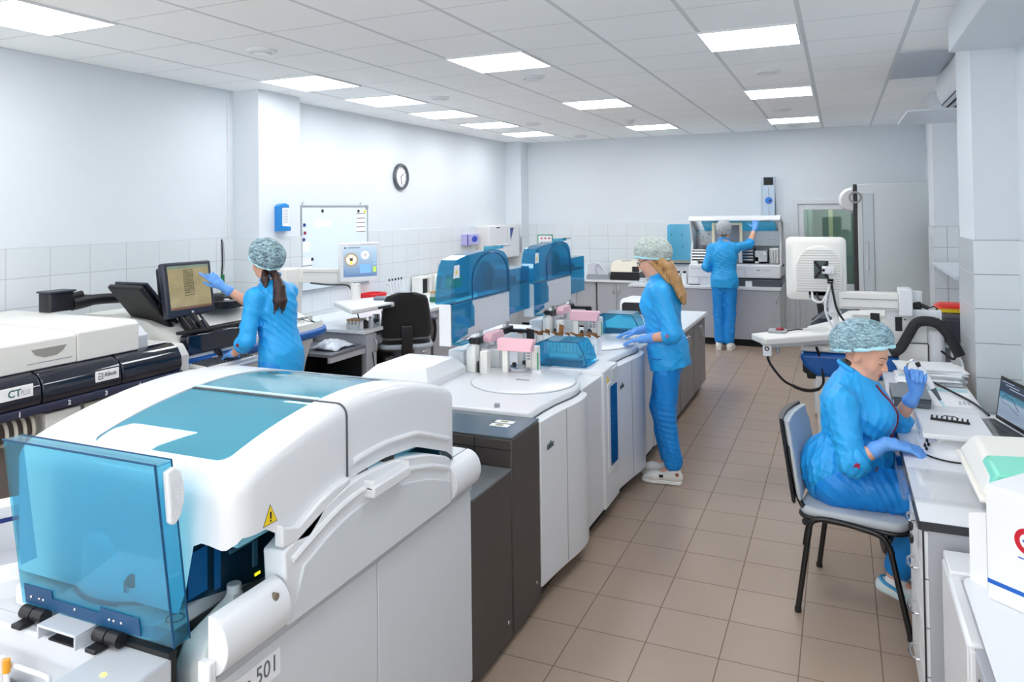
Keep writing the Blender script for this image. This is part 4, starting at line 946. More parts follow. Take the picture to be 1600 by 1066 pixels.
obj('maker_lettering', sm.xf(RM), mat('grey_teal_ink',(66,86,92),.5), IA, smooth=0)
obj('vent_slot', MB().box(-4.35,-4.346,4.62,4.74,1.10,1.116), M_INK, IA)
# wall-side tower of that analyzer with arm, monitor and keyboard shelf
t = thing('arm_monitor', 'white framed monitor on a white swing arm showing two round dials', 'monitor', (-4.35,5.45,0))
ab = obj('arm_tower', MB().box(-4.62,-4.45,5.2,5.42,.9,1.33), M_WHITE2, t, bevel=.008)
obj('tower_base', MB().box(-4.70,-4.40,5.19,5.5,.0,.90), M_WHITE2, t, bevel=.006)
obj('swing_arm', MB().hexa([(-4.50,5.38,1.20),(-4.40,5.36,1.20),(-4.34,6.02,1.12),(-4.44,6.04,1.12),(-4.50,5.38,1.33),(-4.40,5.36,1.33),(-4.34,6.02,1.27),(-4.44,6.04,1.27)]), M_WHITE2, t, bevel=.006)
obj('arm_seam', MB().hexa([(-4.402,5.37,1.292),(-4.398,5.37,1.292),(-4.338,6.02,1.235),(-4.342,6.02,1.235),(-4.402,5.37,1.296),(-4.398,5.37,1.296),(-4.338,6.02,1.239),(-4.342,6.02,1.239)]), M_GREY, t)
c0 = Vector((-4.20,5.955,1.350)); ang = math.radians(-38)
U = Vector((math.cos(math.radians(52)), math.sin(math.radians(52)), 0)); W = Vector((U.y,-U.x,0)); V = Vector((0,0,1))
def m2(u,v,w): return tuple(c0+U*u+V*v+W*w)
def mb2(u0,u1,v0,v1,w0,w1): return MB().hexa([m2(u0,v0,w0),m2(u1,v0,w0),m2(u1,v1,w0),m2(u0,v1,w0),m2(u0,v0,w1),m2(u1,v0,w1),m2(u1,v1,w1),m2(u0,v1,w1)])
obj('monitor_case', mb2(-.195,.195,-.185,.185,-.06,0), M_WHITE, t, bevel=.012, seg=3)
m, N, L, b = nodes_mat('blue_dial_screen'); b.inputs['Base Color'].default_value = (.02,.02,.03,1)
_t = N.new('ShaderNodeTexCoord'); _g = N.new('ShaderNodeSeparateXYZ'); L.new(_t.outputs['Generated'],_g.inputs[0]); _r = N.new('ShaderNodeMix'); _r.data_type='RGBA'
_r.inputs[6].default_value = srgb(92,124,160); _r.inputs[7].default_value = srgb(176,198,216); L.new(_g.outputs['Z'],_r.inputs[0]); L.new(_r.outputs[2],b.inputs['Emission Color']); b.inputs['Emission Strength'].default_value = .8
sc2 = obj('screen', mb2(-.163,.163,-.14,.15,0,.002), m, t, smooth=0)
def disc(cx, cy, r0, r1, w, n=40):
    mb = MB(); R0 = [m2(cx+r0*math.cos(2*PI*k/n), cy+r0*math.sin(2*PI*k/n), w) for k in range(n)]; R1 = [m2(cx+r1*math.cos(2*PI*k/n), cy+r1*math.sin(2*PI*k/n), w) for k in range(n)]
    return mb.add(R0+R1, [(k,(k+1)%n,n+(k+1)%n,n+k) for k in range(n)])
def em(n_, c, s=.8): return mat(n_, c, .4, emit=c, estr=s)
for nm, cx, cy, r0, r1, w, mm in (('dial_rim',-.088,.025,.048,.068,.0025,em('dial_taupe',(128,118,108))),('dial_face',-.088,.025,.016,.048,.003,em('dial_cream',(226,216,176))),('dial_hub',-.088,.025,.0,.017,.0035,em('dial_dark',(58,56,56))),
        ('dial_rim',.048,.065,.038,.052,.0025,em('dial_blue_rim',(130,146,166))),('dial_face',.048,.065,.018,.038,.003,em('dial_pale',(206,208,204))),('dial_hub',.048,.065,0,.019,.0035,em('dial_grey',(150,150,150)))):
    obj(nm, disc(cx,cy,r0,r1,w), mm, sc2, smooth=0)
sp_ = MB()
for a in (50,130): 
    ca, sa = math.cos(math.radians(a)), math.sin(math.radians(a)); p = (-.088,.025)
    sp_.add([m2(p[0]-sa*.003,p[1]+ca*.003,.004),m2(p[0]+sa*.003,p[1]-ca*.003,.004),m2(p[0]+ca*.05+sa*.003,p[1]+sa*.05-ca*.003,.004),m2(p[0]+ca*.05-sa*.003,p[1]+sa*.05+ca*.003,.004)],[(0,1,2,3)])
obj('dial_spokes', sp_, em('dial_dark',(58,56,56)), sc2, smooth=0)
obj('dial_glow', disc(-.088,-.005,.0,.014,.0038), em('dial_yellow',(222,214,60)), sc2, smooth=0)
obj('screen_table', mb2(-.005,.105,-.105,-.02,.002,.003), em('table_blue',(96,138,220)), sc2, smooth=0)
obj('screen_buttons', mb2(.125,.155,-.10,-.05,.002,.003), em('button_green',(150,190,70)), sc2, smooth=0)
for k in range(4): obj('screen_button', mb2(.128,.152,-.03+.035*k,-.012+.035*k,.002,.003), em('button_blue',(120,152,190)), sc2, smooth=0)
obj('screen_outline', MB().tube([m2(-.15,-.07,.003),m2(-.15,-.115,.003),m2(-.10,-.125,.003),m2(.0,-.125,.003),m2(.02,-.118,.003),m2(.04,-.125,.003),m2(.12,-.125,.003)],.002,6), em('outline_blue',(40,74,140)), sc2)
obj('toolbar_marks', mb2(-.155,-.135,.13,.142,.002,.003).join(mb2(-.12,.0,.133,.139,.002,.003)), em('dial_dark',(58,56,56)), sc2, smooth=0)
obj('monitor_neck', MB().cyl(m2(-.03,-.20,-.05),m2(-.03,-.36,-.05),.045), M_WHITE2, t)
obj('neck_clip', mb2(-.06,.09,-.215,-.195,-.05,-.01), M_GREY, t, bevel=.004)
ks = obj('keyboard_shelf', MB().prism([(-4.317,5.694),(-3.792,5.253),(-3.737,5.929),(-4.084,6.316)],'z',.955,1.0), M_WHITE, t, bevel=.012, seg=3)
obj('shelf_slot', MB().hexa([(-3.772,5.60,.962),(-3.758,5.60,.962),(-3.742,5.78,.962),(-3.756,5.78,.962),(-3.772,5.60,.980),(-3.758,5.60,.980),(-3.742,5.78,.980),(-3.756,5.78,.980)]), M_INK, ks)
obj('shelf_neck', MB().cyl((-4.19,5.86,.99),(-4.19,5.86,1.15),.045), M_WHITE2, t)
obj('hand_rest', MB().prism([(-3.90,6.0),(-3.86,5.90),(-4.0,5.87),(-4.03,5.96)],'z',1.0,1.03), mat('blue_grey_plastic',(112,124,140),.4), ks, bevel=.008)
obj('arm_cable', MB().tube([(-4.38,5.45,1.19),(-4.36,5.7,1.15),(-4.34,5.95,1.12),(-4.30,5.97,1.02)],.007,8,5), M_BLACK, t)
obj('drop_cable', MB().tube([(-4.0,5.60,.955),(-3.96,5.63,.8),(-3.88,5.66,.6),(-3.80,5.60,.42),(-3.70,5.54,.36),(-3.56,5.54,.34),(-3.42,5.58,.42)],.006,8,6), M_BLACK, t)

# ------------------------------------------------------------------ left bench
t = thing('lab_bench', 'long pale lab worktop along the left wall behind the black chair', 'worktop', (-4.35,6.0,.74))
obj('worktop', MB().box(-4.915,-3.86,5.52,6.76,.745,.775), M_BENCH, t, bevel=.004)
obj('worktop_back', MB().box(-4.915,-4.72,5.06,5.52,.745,.775), M_BENCH, t)
obj('edge_band', MB().box(-3.862,-3.856,5.52,6.76,.745,.775), M_CABW, t)
def cab(name, lab, x0, x1, y0, y1, z0, z1, face='x+', doors=1, drawers=0, m=None, handle='arc', group=None, dm=None):
    m = m or M_CAB; dm = dm or m
    c = thing(name, lab, 'cabinet', ((x0+x1)/2,(y0+y1)/2,0), 0, group)
    obj('cabinet_body', MB().box(x0,x1,y0,y1,z0,z1), M_CABW if dm is not m else m, c)
    obj('plinth', MB().box(x0+.04,x1-.04,y0+.02,y1-.02,0,z0), M_GAP, c)
    n = doors; a0, a1 = (y0,y1) if face[0] == 'x' else (x0,x1)
    zt = z1-.012
    def front(u0,u1,v0,v1,nm):
        if face == 'x+': return obj(nm, MB().box(x1,x1+.017,u0,u1,v0,v1), dm, c, bevel=.002)
        if face == 'x-': return obj(nm, MB().box(x0-.017,x0,u0,u1,v0,v1), dm, c, bevel=.002)
        return obj(nm, MB().box(u0,u1,y0-.017,y0,v0,v1), dm, c, bevel=.002)
    def P(u,v,w):
        if face == 'x+': return (x1+.017+w,u,v)
        if face == 'x-': return (x0-.017-w,u,v)
        return (u,y0-.017-w,v)
    def vh(u,v,par,L=.055): return obj('handle', MB().tube([P(u,v+L,0),P(u,v+L*.8,.022),P(u,v,.03),P(u,v-L*.8,.022),P(u,v-L,0)],.006,8,4), M_CHROME, par)
    def hh(u,v,par,L=.05): return obj('handle', MB().tube([P(u-L,v,0),P(u-L*.8,v,.022),P(u,v-.004,.03),P(u+L*.8,v,.022),P(u+L,v,0)],.005,8,4), M_CHROME, par)
    if drawers:
        for k in range(drawers):
            h = (zt-z0)/drawers
            d = front(a0+.004,a1-.004,z0+h*k+.002,z0+h*(k+1)-.002,'drawer'); hh((a0+a1)/2,z0+h*(k+.62),d)
    else:
        for k in range(n):
            w_ = (a1-a0)/n
            d = front(a0+w_*k+.003,a0+w_*(k+1)-.003,z0+.002,zt,'door')
            u = a0+w_*(k+1)-.04 if (n == 1 or k % 2 == 0) else a0+w_*k+.04
            vh(u, zt-.11, d)
    return c
cab('bench_cabinet','narrow grey cabinet with one door between the open shelf and the dark knee space',-4.6,-3.88,5.56,5.72,.06,.745)
dr_ = cab('drawer_cabinet','grey cabinet with drawers behind the armrest of the black office chair',-4.6,-3.88,6.37,6.70,.06,.745,drawers=3)
obj('dark_side', MB().box(-4.6,-3.87,6.70,6.76,.0,.745), M_DGREY, dr_)
t = thing('low_shelf', 'low grey open shelf unit holding a plastic bag beside the blue bumper', 'shelf', (-4.2,5.25,0))
obj('shelf_top', MB().box(-4.38,-3.84,5.02,5.515,.63,.655), mat('shelf_grey',(110,112,120),.4), t, bevel=.003)
obj('shelf_rail', MB().box(-3.87,-3.845,5.02,5.515,.585,.63), M_CAB, t)
obj('shelf_board', MB().box(-4.38,-3.88,5.02,5.515,.33,.35).box(-4.38,-3.88,5.02,5.515,.05,.07), mat('shelf_dark',(40,40,44),.5), t)
obj('shelf_side', MB().box(-4.38,-3.88,5.50,5.515,.05,.63).box(-4.38,-4.36,5.02,5.50,.05,.63), M_GAP, t)
bag = MB().grid(lambda u,v:(-4.16+.26*u+.01*math.sin(9*v),5.14+.30*v+.01*math.sin(8*u),.657+.075*math.sin(PI*min(max(u,.02),.98))**.5*math.sin(PI*min(max(v,.02),.98))**.5+.008*math.sin(23*u+5*v)*math.sin(17*v)),16,16)
tag(obj('plastic_bag', bag, mat('bag_plastic',(214,220,230),.2,spec=.7,bump=.5,bscale=30), solid=.003), 'crumpled translucent plastic bag lying on the low grey shelf', 'bag')
for k,(z,c,lab) in enumerate(((.351,(18,112,58),'green folder lying in the low open shelf'),(.366,(214,222,232),'pale folder lying on the green folder in the low shelf'))):
    tag(obj('folder', MB().hexa([(-4.25,5.10,z),(-3.90,5.16-.03*k,z),(-3.88,5.48,z),(-4.25,5.44,z),(-4.25,5.10,z+.014),(-3.90,5.16-.03*k,z+.014),(-3.88,5.48,z+.014),(-4.25,5.44,z+.014)]), mat('folder_%d'%k,c,.5), bevel=.002), lab, 'folder', 'folders in the low shelf')
t = thing('printer_box', 'pale flat device standing on the bottom board of the low shelf', 'device', (-4.1,5.3,.07))
obj('device_case', MB().box(-4.34,-3.90,5.10,5.49,.071,.23), M_LGREY, t, bevel=.01); obj('device_bar', MB().box(-3.90,-3.893,5.42,5.46,.09,.22), M_WHITE, t)
t = thing('computer_tower', 'dark computer tower standing under the bench in the knee space', 'computer', (-4.3,6.0,0))
obj('tower_case', MB().box(-4.6,-4.1,6.18,6.36,.0,.42), M_BLACK, t, bevel=.006)
fp = obj('tower_front', MB().box(-4.1,-4.085,6.185,6.355,.01,.41), mat('tower_front_grey',(62,64,70),.4), t)
for z in (.30,.34,.37): obj('drive_bay', MB().box(-4.086,-4.082,6.20,6.34,z,z+.022), M_GREY, fp)
t = thing('hanging_tray', 'small grey tray hanging under the bench worktop left of the chair', 'tray', (-4.0,5.85,.6))
obj('tray_box', MB().box(-4.3,-3.90,5.74,6.02,.60,.72), mat('tray_dark',(92,92,98),.5), t, bevel=.004); obj('tray_front', MB().box(-3.90,-3.892,5.76,6.0,.62,.70), M_GREY, t)
# things on the bench
def rack(name, lab, x, y, z, nx, ny, dx, dy, h, base, tube_c, cap_c, group=None):
    r = thing(name, lab, 'rack', (x,y,z), 0, group)
    obj('rack_body', MB().box(x-.01,x+dx*(nx-1)+.01,y-.01,y+dy*(ny-1)+.01,z,z+h*.5), base, r, bevel=.002)
    for i in range(nx):
        for j in range(ny):
            tb = obj('tube', MB().cyl((x+dx*i,y+dy*j,z+h*.5),(x+dx*i,y+dy*j,z+h*.85),dx*.33,n=10), tube_c, r)
            obj('tube_cap', MB().cyl((x+dx*i,y+dy*j,z+h*.85),(x+dx*i,y+dy*j,z+h),dx*.38,n=10), cap_c, tb)
    return r
Zb = .7755
M_TUBE = mat('tube_clear',(214,216,214),.15); M_AMBER = mat('tube_amber',(196,150,92),.3)
rack('vial_rack','chrome rack of dark vials on the bench beside the chair back',-4.05,6.10,Zb,5,4,.03,.03,.10,M_CHROME,M_BLACK,M_LGREY,'vial racks on the left bench')
rack('vial_rack','rack of pale vials on the bench just behind the blue bumper tip',-4.06,5.56,Zb,4,4,.035,.035,.09,M_CLEARG,M_TUBE,M_AMBER,'vial racks on the left bench')
for k,(x,y,lab) in enumerate(((-3.95,5.60,'small white bottle nearest the front bench edge below the keyboard shelf'),(-3.94,5.66,'small dark bottle between two white ones near the bench edge'),(-3.93,5.72,'small white bottle beside the dark one near the bench edge'))):
    b_ = thing('small_bottle', lab, 'bottle', (x,y,Zb), 0, 'small bottles on the bench edge')
    obj('bottle_body', MB().lathe([(0,0),(.022,0),(.024,.01),(.024,.06),(.012,.072),(.012,.08),(0,.08)],(x,y,Zb),16), M_WHITE if k != 1 else M_BLACK, b_); obj('bottle_cap', MB().cyl((x,y,Zb+.08),(x,y,Zb+.098),.015,n=14), M_WHITE if k==1 else M_GREY, b_)
t = thing('steel_beaker', 'steel beaker on the bench beneath the middle of the keyboard shelf', 'beaker', (-4.0,5.92,Zb))
obj('beaker_wall', MB().lathe([(0,0),(.03,0),(.032,.01),(.034,.085),(.037,.088),(.031,.085),(.029,.01),(0,.006)],(-4.0,5.92,Zb),24), M_CHROME, t); obj('beaker_label', MB().lathe([(.0335,.025),(.0345,.06),(.0338,.06),(.0328,.025),(.0335,.025)],(-4.0,5.92,Zb),24), M_LGREY, t)
t = thing('red_lid_tray', 'red plastic box on the bench right behind the keyboard shelf', 'box', (-4.8,7.0,.7755))
obj('box_shell', MB().loft([[(-4.78+px_*s,7.02+py_*s*1.4,z) for px_,py_ in rring(-.10,.10,-.10,.10,.03,3,4)] for z,s in ((.7755,.85),(.88,1),(.92,1),(.925,.95),(.90,.9))]), mat('tray_red',(214,30,38),.35), t); obj('box_rim', MB().box(-4.89,-4.665,6.87,7.17,.862,.872), mat('rim_dark',(50,30,30),.5), t)
t = thing('pipette_stand', 'stand with a row of hanging pipettes on the bench by the tiles', 'pipette stand', (-4.75,7.4,Zb))
t2 = thing('rear_bench', 'second pale worktop along the left wall beyond the chair carrying racks', 'worktop', (-4.4,7.6,.74))
obj('worktop', MB().box(-4.915,-4.05,6.765,8.95,.745,.775), M_BENCH, t2, bevel=.004); obj('bench_front', MB().box(-4.6,-4.08,6.77,8.94,.02,.745), M_CAB, t2); obj('edge_band', MB().box(-4.05,-4.045,6.765,8.95,.745,.775), M_CABW, t2)
obj('stand_base', MB().box(-4.84,-4.66,7.24,7.58,Zb,Zb+.02), M_WHITE, t, bevel=.004); obj('stand_post', MB().cyl((-4.75,7.41,Zb+.02),(-4.75,7.41,1.02),.012), M_LGREY, t); obj('stand_rail', MB().box(-4.77,-4.73,7.25,7.57,.985,1.0), M_LGREY, t)
obj('blue_tray', MB().box(-4.80,-4.70,7.26,7.38,Zb+.04,Zb+.055), mat('tray_blue',(30,120,200),.4), t)
for k in range(5):
    y = 7.28+.065*k
    p = thing('pipette', ['first','second','third','fourth','last'][k]+' pipette from the whiteboard side in the bench stand', 'pipette', (-4.715,y,.86), 0, 'pipettes in the bench stand')
    obj('pipette_body', MB().cyl((-4.715,y,.90),(-4.735,y,1.03),.011,.014,12), M_WHITE, p); obj('pipette_tip', MB().cyl((-4.715,y,.90),(-4.70,y,.80),.006,.002,8), M_LGREY, p)
    obj('pipette_plunger', MB().cyl((-4.735,y,1.03),(-4.74,y,1.055),.009,n=10), M_BLACK, p)
for k,(y,lab) in enumerate(((8.02,'white stand with black window on the rear bench, nearer the chair'),(8.38,'white stand with black window on the rear bench, next to the yellow bin'))):
    f = thing('framed_unit', lab, 'stand', (-4.82,y+.12,Zb), 0, 'white stands with black windows')
    obj('unit_frame', MB().box(-4.89,-4.76,y,y+.05,Zb,1.01).box(-4.89,-4.76,y+.22,y+.27,Zb,1.01).box(-4.89,-4.76,y+.05,y+.22,.985,1.01).box(-4.89,-4.76,y+.05,y+.22,Zb,.80), M_WHITE2, f, bevel=.004)
    obj('unit_window', MB().box(-4.88,-4.80,y+.05,y+.22,.80,.985), M_INK, f)
t = thing('microscope_tray', 'low white device with dark top rim in front of the black windowed stands', 'device', (-4.6,8.4,Zb))
obj('device_base', MB().box(-4.70,-4.45,8.25,8.62,Zb,.83), M_WHITE, t, bevel=.01); obj('device_rim', MB().lathe([(.06,0),(.10,0),(.10,.02),(.06,.02),(.06,0)],(-4.58,8.4,.83),24), M_BLACK, t)
t = thing('sharps_bin', 'yellow sharps bin with red lid on the rear bench', 'bin', (-4.75,8.80,Zb))
obj('bin_body', MB().loft([[(-4.72+p*s,8.80+q*s,z) for p,q in rring(-.09,.09,-.09,.09,.03,3,4)] for z,s in ((Zb,.85),(.95,1.0))]), mat('bin_yellow',(226,222,20),.4), t); obj('bin_lid', MB().box(-4.81,-4.63,8.71,8.89,.95,.985), mat('bin_red',(214,60,30),.4), t, bevel=.008)
rack('tube_rack','green tube rack with amber capped tubes on the rear bench',-4.35,7.55,Zb,4,8,.035,.04,.12,mat('rack_green',(20,110,80),.4),M_TUBE,M_AMBER,'tube racks on the rear bench')
rack('tube_rack','dark open tube rack beside the green one on the rear bench',-4.34,8.05,Zb,4,8,.035,.04,.10,mat('rack_darkgreen',(40,64,60),.4),M_TUBE,M_WHITE,'tube racks on the rear bench')
# office chair
t = thing('office_chair', 'black office chair with pale grey seat rim tucked to the left bench', 'chair', (-3.80,6.10,0), math.radians(36))
def CL(nm, mb, m, **k): return obj(nm, mb, m, t, world=False, **k)
M_FAB = mat('black_fabric',(13,12,13),.9,bump=.3,bscale=500,sheen=.3)
bp_ = []
for v in range(13):
    z = .66+.42*v/12; q = v/12; w = .235*(1-.22*q**2.2)*(1 if q > .1 else .93+.07*q/.1); th = .022
    if q > .86: w *= math.sqrt(max(0,1-((q-.86)/.14)**2))*.55+.45
    ring = []
    for k in range(24):
        a = 2*PI*k/24; cx, cy = math.cos(a), math.sin(a)
        x = w*math.copysign(abs(cx)**.55,cx); ring.append((x, -.20-.05*q+ .035*(x/w if w else 0)**2 + th*math.copysign(abs(cy)**.7,cy), z))
    bp_.append(ring)
CL('backrest', MB().loft(bp_), M_FAB, smooth=60)
CL('seat', MB().prism(rpoly(-.23,.23,-.20,.24,.10,8),'z',.585,.64), M_FAB, bevel=.02, seg=3)
CL('seat_rim', MB().prism(rpoly(-.255,.255,-.235,.25,.12,8),'z',.555,.600), mat('seat_shell_grey',(172,180,192),.4), bevel=.018, seg=3)
CL('back_bracket', MB().prism([(-.24,.50),(-.20,.50),(-.20,.56),(-.245,.62),(-.25,.78),(-.275,.78),(-.285,.60)],'x',-.05,.05), M_BLACK, bevel=.012)
for s in (-1,1):
    a_ = CL('armrest', MB().hexa([(s*.27-.028,-.13,.805),(s*.27+.028,-.13,.805),(s*.27+.028,.11,.815),(s*.27-.028,.11,.815),(s*.27-.028,-.13,.83),(s*.27+.028,-.13,.83),(s*.27+.028,.11,.84),(s*.27-.028,.11,.84)]), mat('armrest_blue_grey',(70,74,88),.5), bevel=.012, seg=3)
    obj('arm_strut', MB().tube([(s*.22,.0,.57),(s*.27,.0,.59),(s*.285,-.02,.70),(s*.27,-.05,.81)],.016,8,4), M_BLACK, a_, world=False)
CL('gas_column', MB().cyl((0,0,.12),(0,0,.56),.03), M_BLACK)
for k in range(5):
    a = 2*PI*k/5; l_ = CL('star_leg', MB().hexa([(0-.02*math.sin(a),.02*math.cos(a),.10),(0+.02*math.sin(a),-.02*math.cos(a),.10),(.28*math.cos(a)+.015*math.sin(a),.28*math.sin(a)-.015*math.cos(a),.065),(.28*math.cos(a)-.015*math.sin(a),.28*math.sin(a)+.015*math.cos(a),.065),(0-.02*math.sin(a),.02*math.cos(a),.14),(0+.02*math.sin(a),-.02*math.cos(a),.14),(.28*math.cos(a)+.015*math.sin(a),.28*math.sin(a)-.015*math.cos(a),.09),(.28*math.cos(a)-.015*math.sin(a),.28*math.sin(a)+.015*math.cos(a),.09)]), M_BLACK)
    obj('caster', MB().cyl((.28*math.cos(a)-.02*math.sin(a),.28*math.sin(a)+.02*math.cos(a),.032),(.28*math.cos(a)+.02*math.sin(a),.28*math.sin(a)-.02*math.cos(a),.032),.032,n=16), M_BLACK, l_, world=False)
# ------------------------------------------------------------------ on the left wall
t = thing('wall_clock', 'round grey rimmed clock on the left wall', 'clock', (-4.93,7.83,2.255))
obj('clock_rim', MB().lathe([(.125,0),(.16,.005),(.165,.02),(.155,.04),(.135,.042),(.125,.02),(.125,0)],(-4.93,7.83,2.255),44,'x'), mat('clock_grey',(92,96,102),.35,metal=.3), t)
cf = obj('clock_face', MB().lathe([(0,.008),(.13,.008),(.13,.014),(0,.015)],(-4.93,7.83,2.255),40,'x'), M_PAPER, t)
hm = MB()
for k in range(12):
    a = 2*PI*k/12; hm.box(-.003,.003,-.006,.006,-.0,.02) if False else None
    c_, s_ = math.cos(a), math.sin(a)
    hm.add([(-4.914,7.83+c_*.098-s_*.004,2.255+s_*.098+c_*.004),(-4.914,7.83+c_*.098+s_*.004,2.255+s_*.098-c_*.004),(-4.914,7.83+c_*.118+s_*.004,2.255+s_*.118-c_*.004),(-4.914,7.83+c_*.118-s_*.004,2.255+s_*.118+c_*.004)],[(0,1,2,3)])
obj('hour_marks', hm, M_INK, cf, smooth=0)
obj('clock_hand', MB().tube([(-4.912,7.83,2.255),(-4.912,7.885,2.29)],.004,6), M_INK, cf); obj('clock_hand', MB().tube([(-4.911,7.83,2.255),(-4.911,7.845,2.16)],.003,6), M_INK, cf)
t = thing('whiteboard', 'magnetic whiteboard with grey top rail hung on the left wall', 'whiteboard', (-4.92,6.54,1.05))
WB = t
obj('board_face', MB().box(-4.921,-4.905,5.97,7.095,1.05,1.885), mat('board_white',(226,238,244),.12), t)
obj('board_frame', MB().box(-4.922,-4.898,5.96,7.105,1.885,1.90).box(-4.922,-4.898,5.96,7.105,1.035,1.05).box(-4.922,-4.9,5.96,5.972,1.05,1.885).box(-4.922,-4.9,7.093,7.105,1.05,1.885), mat('frame_silver',(178,182,188),.35,metal=.5), t)
obj('frame_corner', MB().box(-4.922,-4.896,7.07,7.108,1.86,1.903), M_GREY, t)
for y in (6.0,6.98): obj('hanger', MB().tube([(-4.92,y,1.90),(-4.915,y,1.925),(-4.905,y+.01,1.93)],.004,6), M_GREY, t)
for y,z,c,nm,lab in ((6.295,1.843,(22,24,34),'black','black round magnet near the top middle of the whiteboard'),(6.925,1.838,(50,16,28),'darkred','dark red round magnet at the top corner holding the lined list'),(7.045,1.835,(226,216,40),'yellow','yellow round magnet in the top corner of the whiteboard'),(6.008,1.703,(30,44,120),'navy','upper blue round magnet on the pillar side of the whiteboard'),(6.015,1.624,(150,20,60),'crimson','crimson round magnet between the two blue ones'),(5.998,1.558,(30,44,120),'navy','lower blue round magnet on the pillar side of the whiteboard'),(6.125,1.355,(22,24,34),'black','black round magnet holding the small note low on the board')):
    tag(obj('magnet', MB().lathe([(0,0),(.017,0),(.017,.006),(.013,.01),(0,.01)],(-4.9045,y,z),18,'x'), mat('magnet_'+nm,c,.35)), lab, 'magnet', 'round magnets on the whiteboard')
def note(y0,y1,z0,z1,lab,lines):
    n_ = thing('paper_note', lab, 'note', (-4.9045,(y0+y1)/2,z0), 0, 'notes on the whiteboard')
    obj('sheet', MB().box(-4.9045,-4.9035,y0,y1,z0,z1), M_PAPER, n_, smooth=0)
    if lines:
        for y_0,y_1,z in lines: obj('line_print', MB().box(-4.9035,-4.9028,y_0,y_1,z,z+.008), mat('line_grey',(90,94,100),.6), n_, smooth=0)
note(6.885,7.055,1.60,1.822,'lined list sheet in the top corner of the whiteboard',[(6.89,7.05,z) for z in (1.806,1.755,1.708,1.658,1.606)])
note(6.155,6.44,1.675,1.755,'faint white sheet high in the middle of the whiteboard',None)
note(5.975,6.135,1.235,1.37,'small note with dark lines low on the pillar side of the board',[(5.98,6.13,1.29),(6.06,6.13,1.245)])
note(5.975,6.09,1.43,1.535,'blank white note below the lower blue magnet',None)
t = thing('soap_dispenser', 'blue wall dispenser with white instruction sheet on the left pillar', 'dispenser', (-4.70,5.42,1.65))
M_DISP = mat('dispenser_blue',(30,132,206),.35)
obj('dispenser_shell', MB().prism([(5.345,1.66),(5.50,1.66),(5.50,1.70),(5.385,1.71),(5.385,1.875),(5.48,1.875),(5.475,1.90),(5.43,1.915),(5.37,1.905),(5.345,1.885)],'x',-4.70,-4.64), M_DISP, t, bevel=.005)
ps = obj('instruction_sheet', MB().box(-4.69,-4.645,5.388,5.476,1.705,1.875), M_PAPER, t)
for k in range(9): obj('sheet_line', MB().box(-4.645,-4.6443,5.40,5.465,1.73+.015*k,1.736+.015*k), mat('print_grey',(176,184,192),.6), ps, smooth=0)
# cable down the tile corner by the pillar
t = thing('wall_cable', 'thin black and white cable with green plug hanging down the tiles by the pillar', 'cable', (-4.99,5.02,1.2))
obj('cable_run', MB().tube([(-4.985,5.0,1.60),(-4.984,5.005,1.4),(-4.983,4.995,1.27),(-4.984,5.0,1.0)],.005,6,4), M_INK, t); obj('cable_pair', MB().tube([(-4.985,5.02,1.58),(-4.982,5.03,1.42),(-4.984,5.01,1.28)],.005,6,4), M_LGREY, t); obj('cable_plug', MB().box(-4.99,-4.975,4.99,5.02,1.20,1.29), mat('plug_green',(20,120,70),.5), t)
tag(obj('surface_conduit', MB().box(-4.999,-4.985,5.08,5.10,1.62,ZC-.02), M_WHITE), 'thin white conduit running up the wall to the ceiling beside the pillar', 'conduit')
# ------------------------------------------------------------------ island counter behind the analyzers
t = thing('island_counter', 'pale worktop on taupe cupboards at the end of the analyzer line', 'worktop', (-1.65,6.8,.73))
obj('worktop', MB().box(-2.05,-1.265,5.76,7.80,.735,.765), M_BENCH, t, bevel=.004)
obj('edge_band', MB().box(-1.266,-1.258,5.76,7.80,.735,.765), M_CABW, t)
for k,(y0,y1) in enumerate(((5.78,6.45),(6.47,7.13),(7.15,7.79))):
    c = cab('base_cupboard', ['taupe two door cupboard under the island counter, right behind the standing woman','taupe two door cupboard in the middle of the island counter','taupe two door cupboard at the far end of the island counter'][k], -2.0,-1.30,y0,y1,.07,.735,'x+',2,0,M_CABW,'arc','taupe island cupboards',M_CABD)
t = thing('island_analyzer', 'white rounded device with black face panel on the island counter', 'device', (-1.85,7.3,.766))
obj('device_body', MB().prism([(7.15,.766),(7.62,.766),(7.62,.86),(7.58,.93),(7.20,.94),(7.15,.90)],'x',-2.0,-1.70), M_WHITE, t, bevel=.03, seg=4)
obj('face_panel', MB().prism(rpoly(-1.97,-1.735,.80,.91,.03),'y',7.142,7.156), M_BLACK, t); obj('paper_feed', MB().box(-1.72,-1.50,7.15,7.55,.766,.80), M_WHITE2, t, bevel=.008); obj('feed_slot', MB().box(-1.72,-1.50,7.143,7.151,.772,.785), M_INK, t)
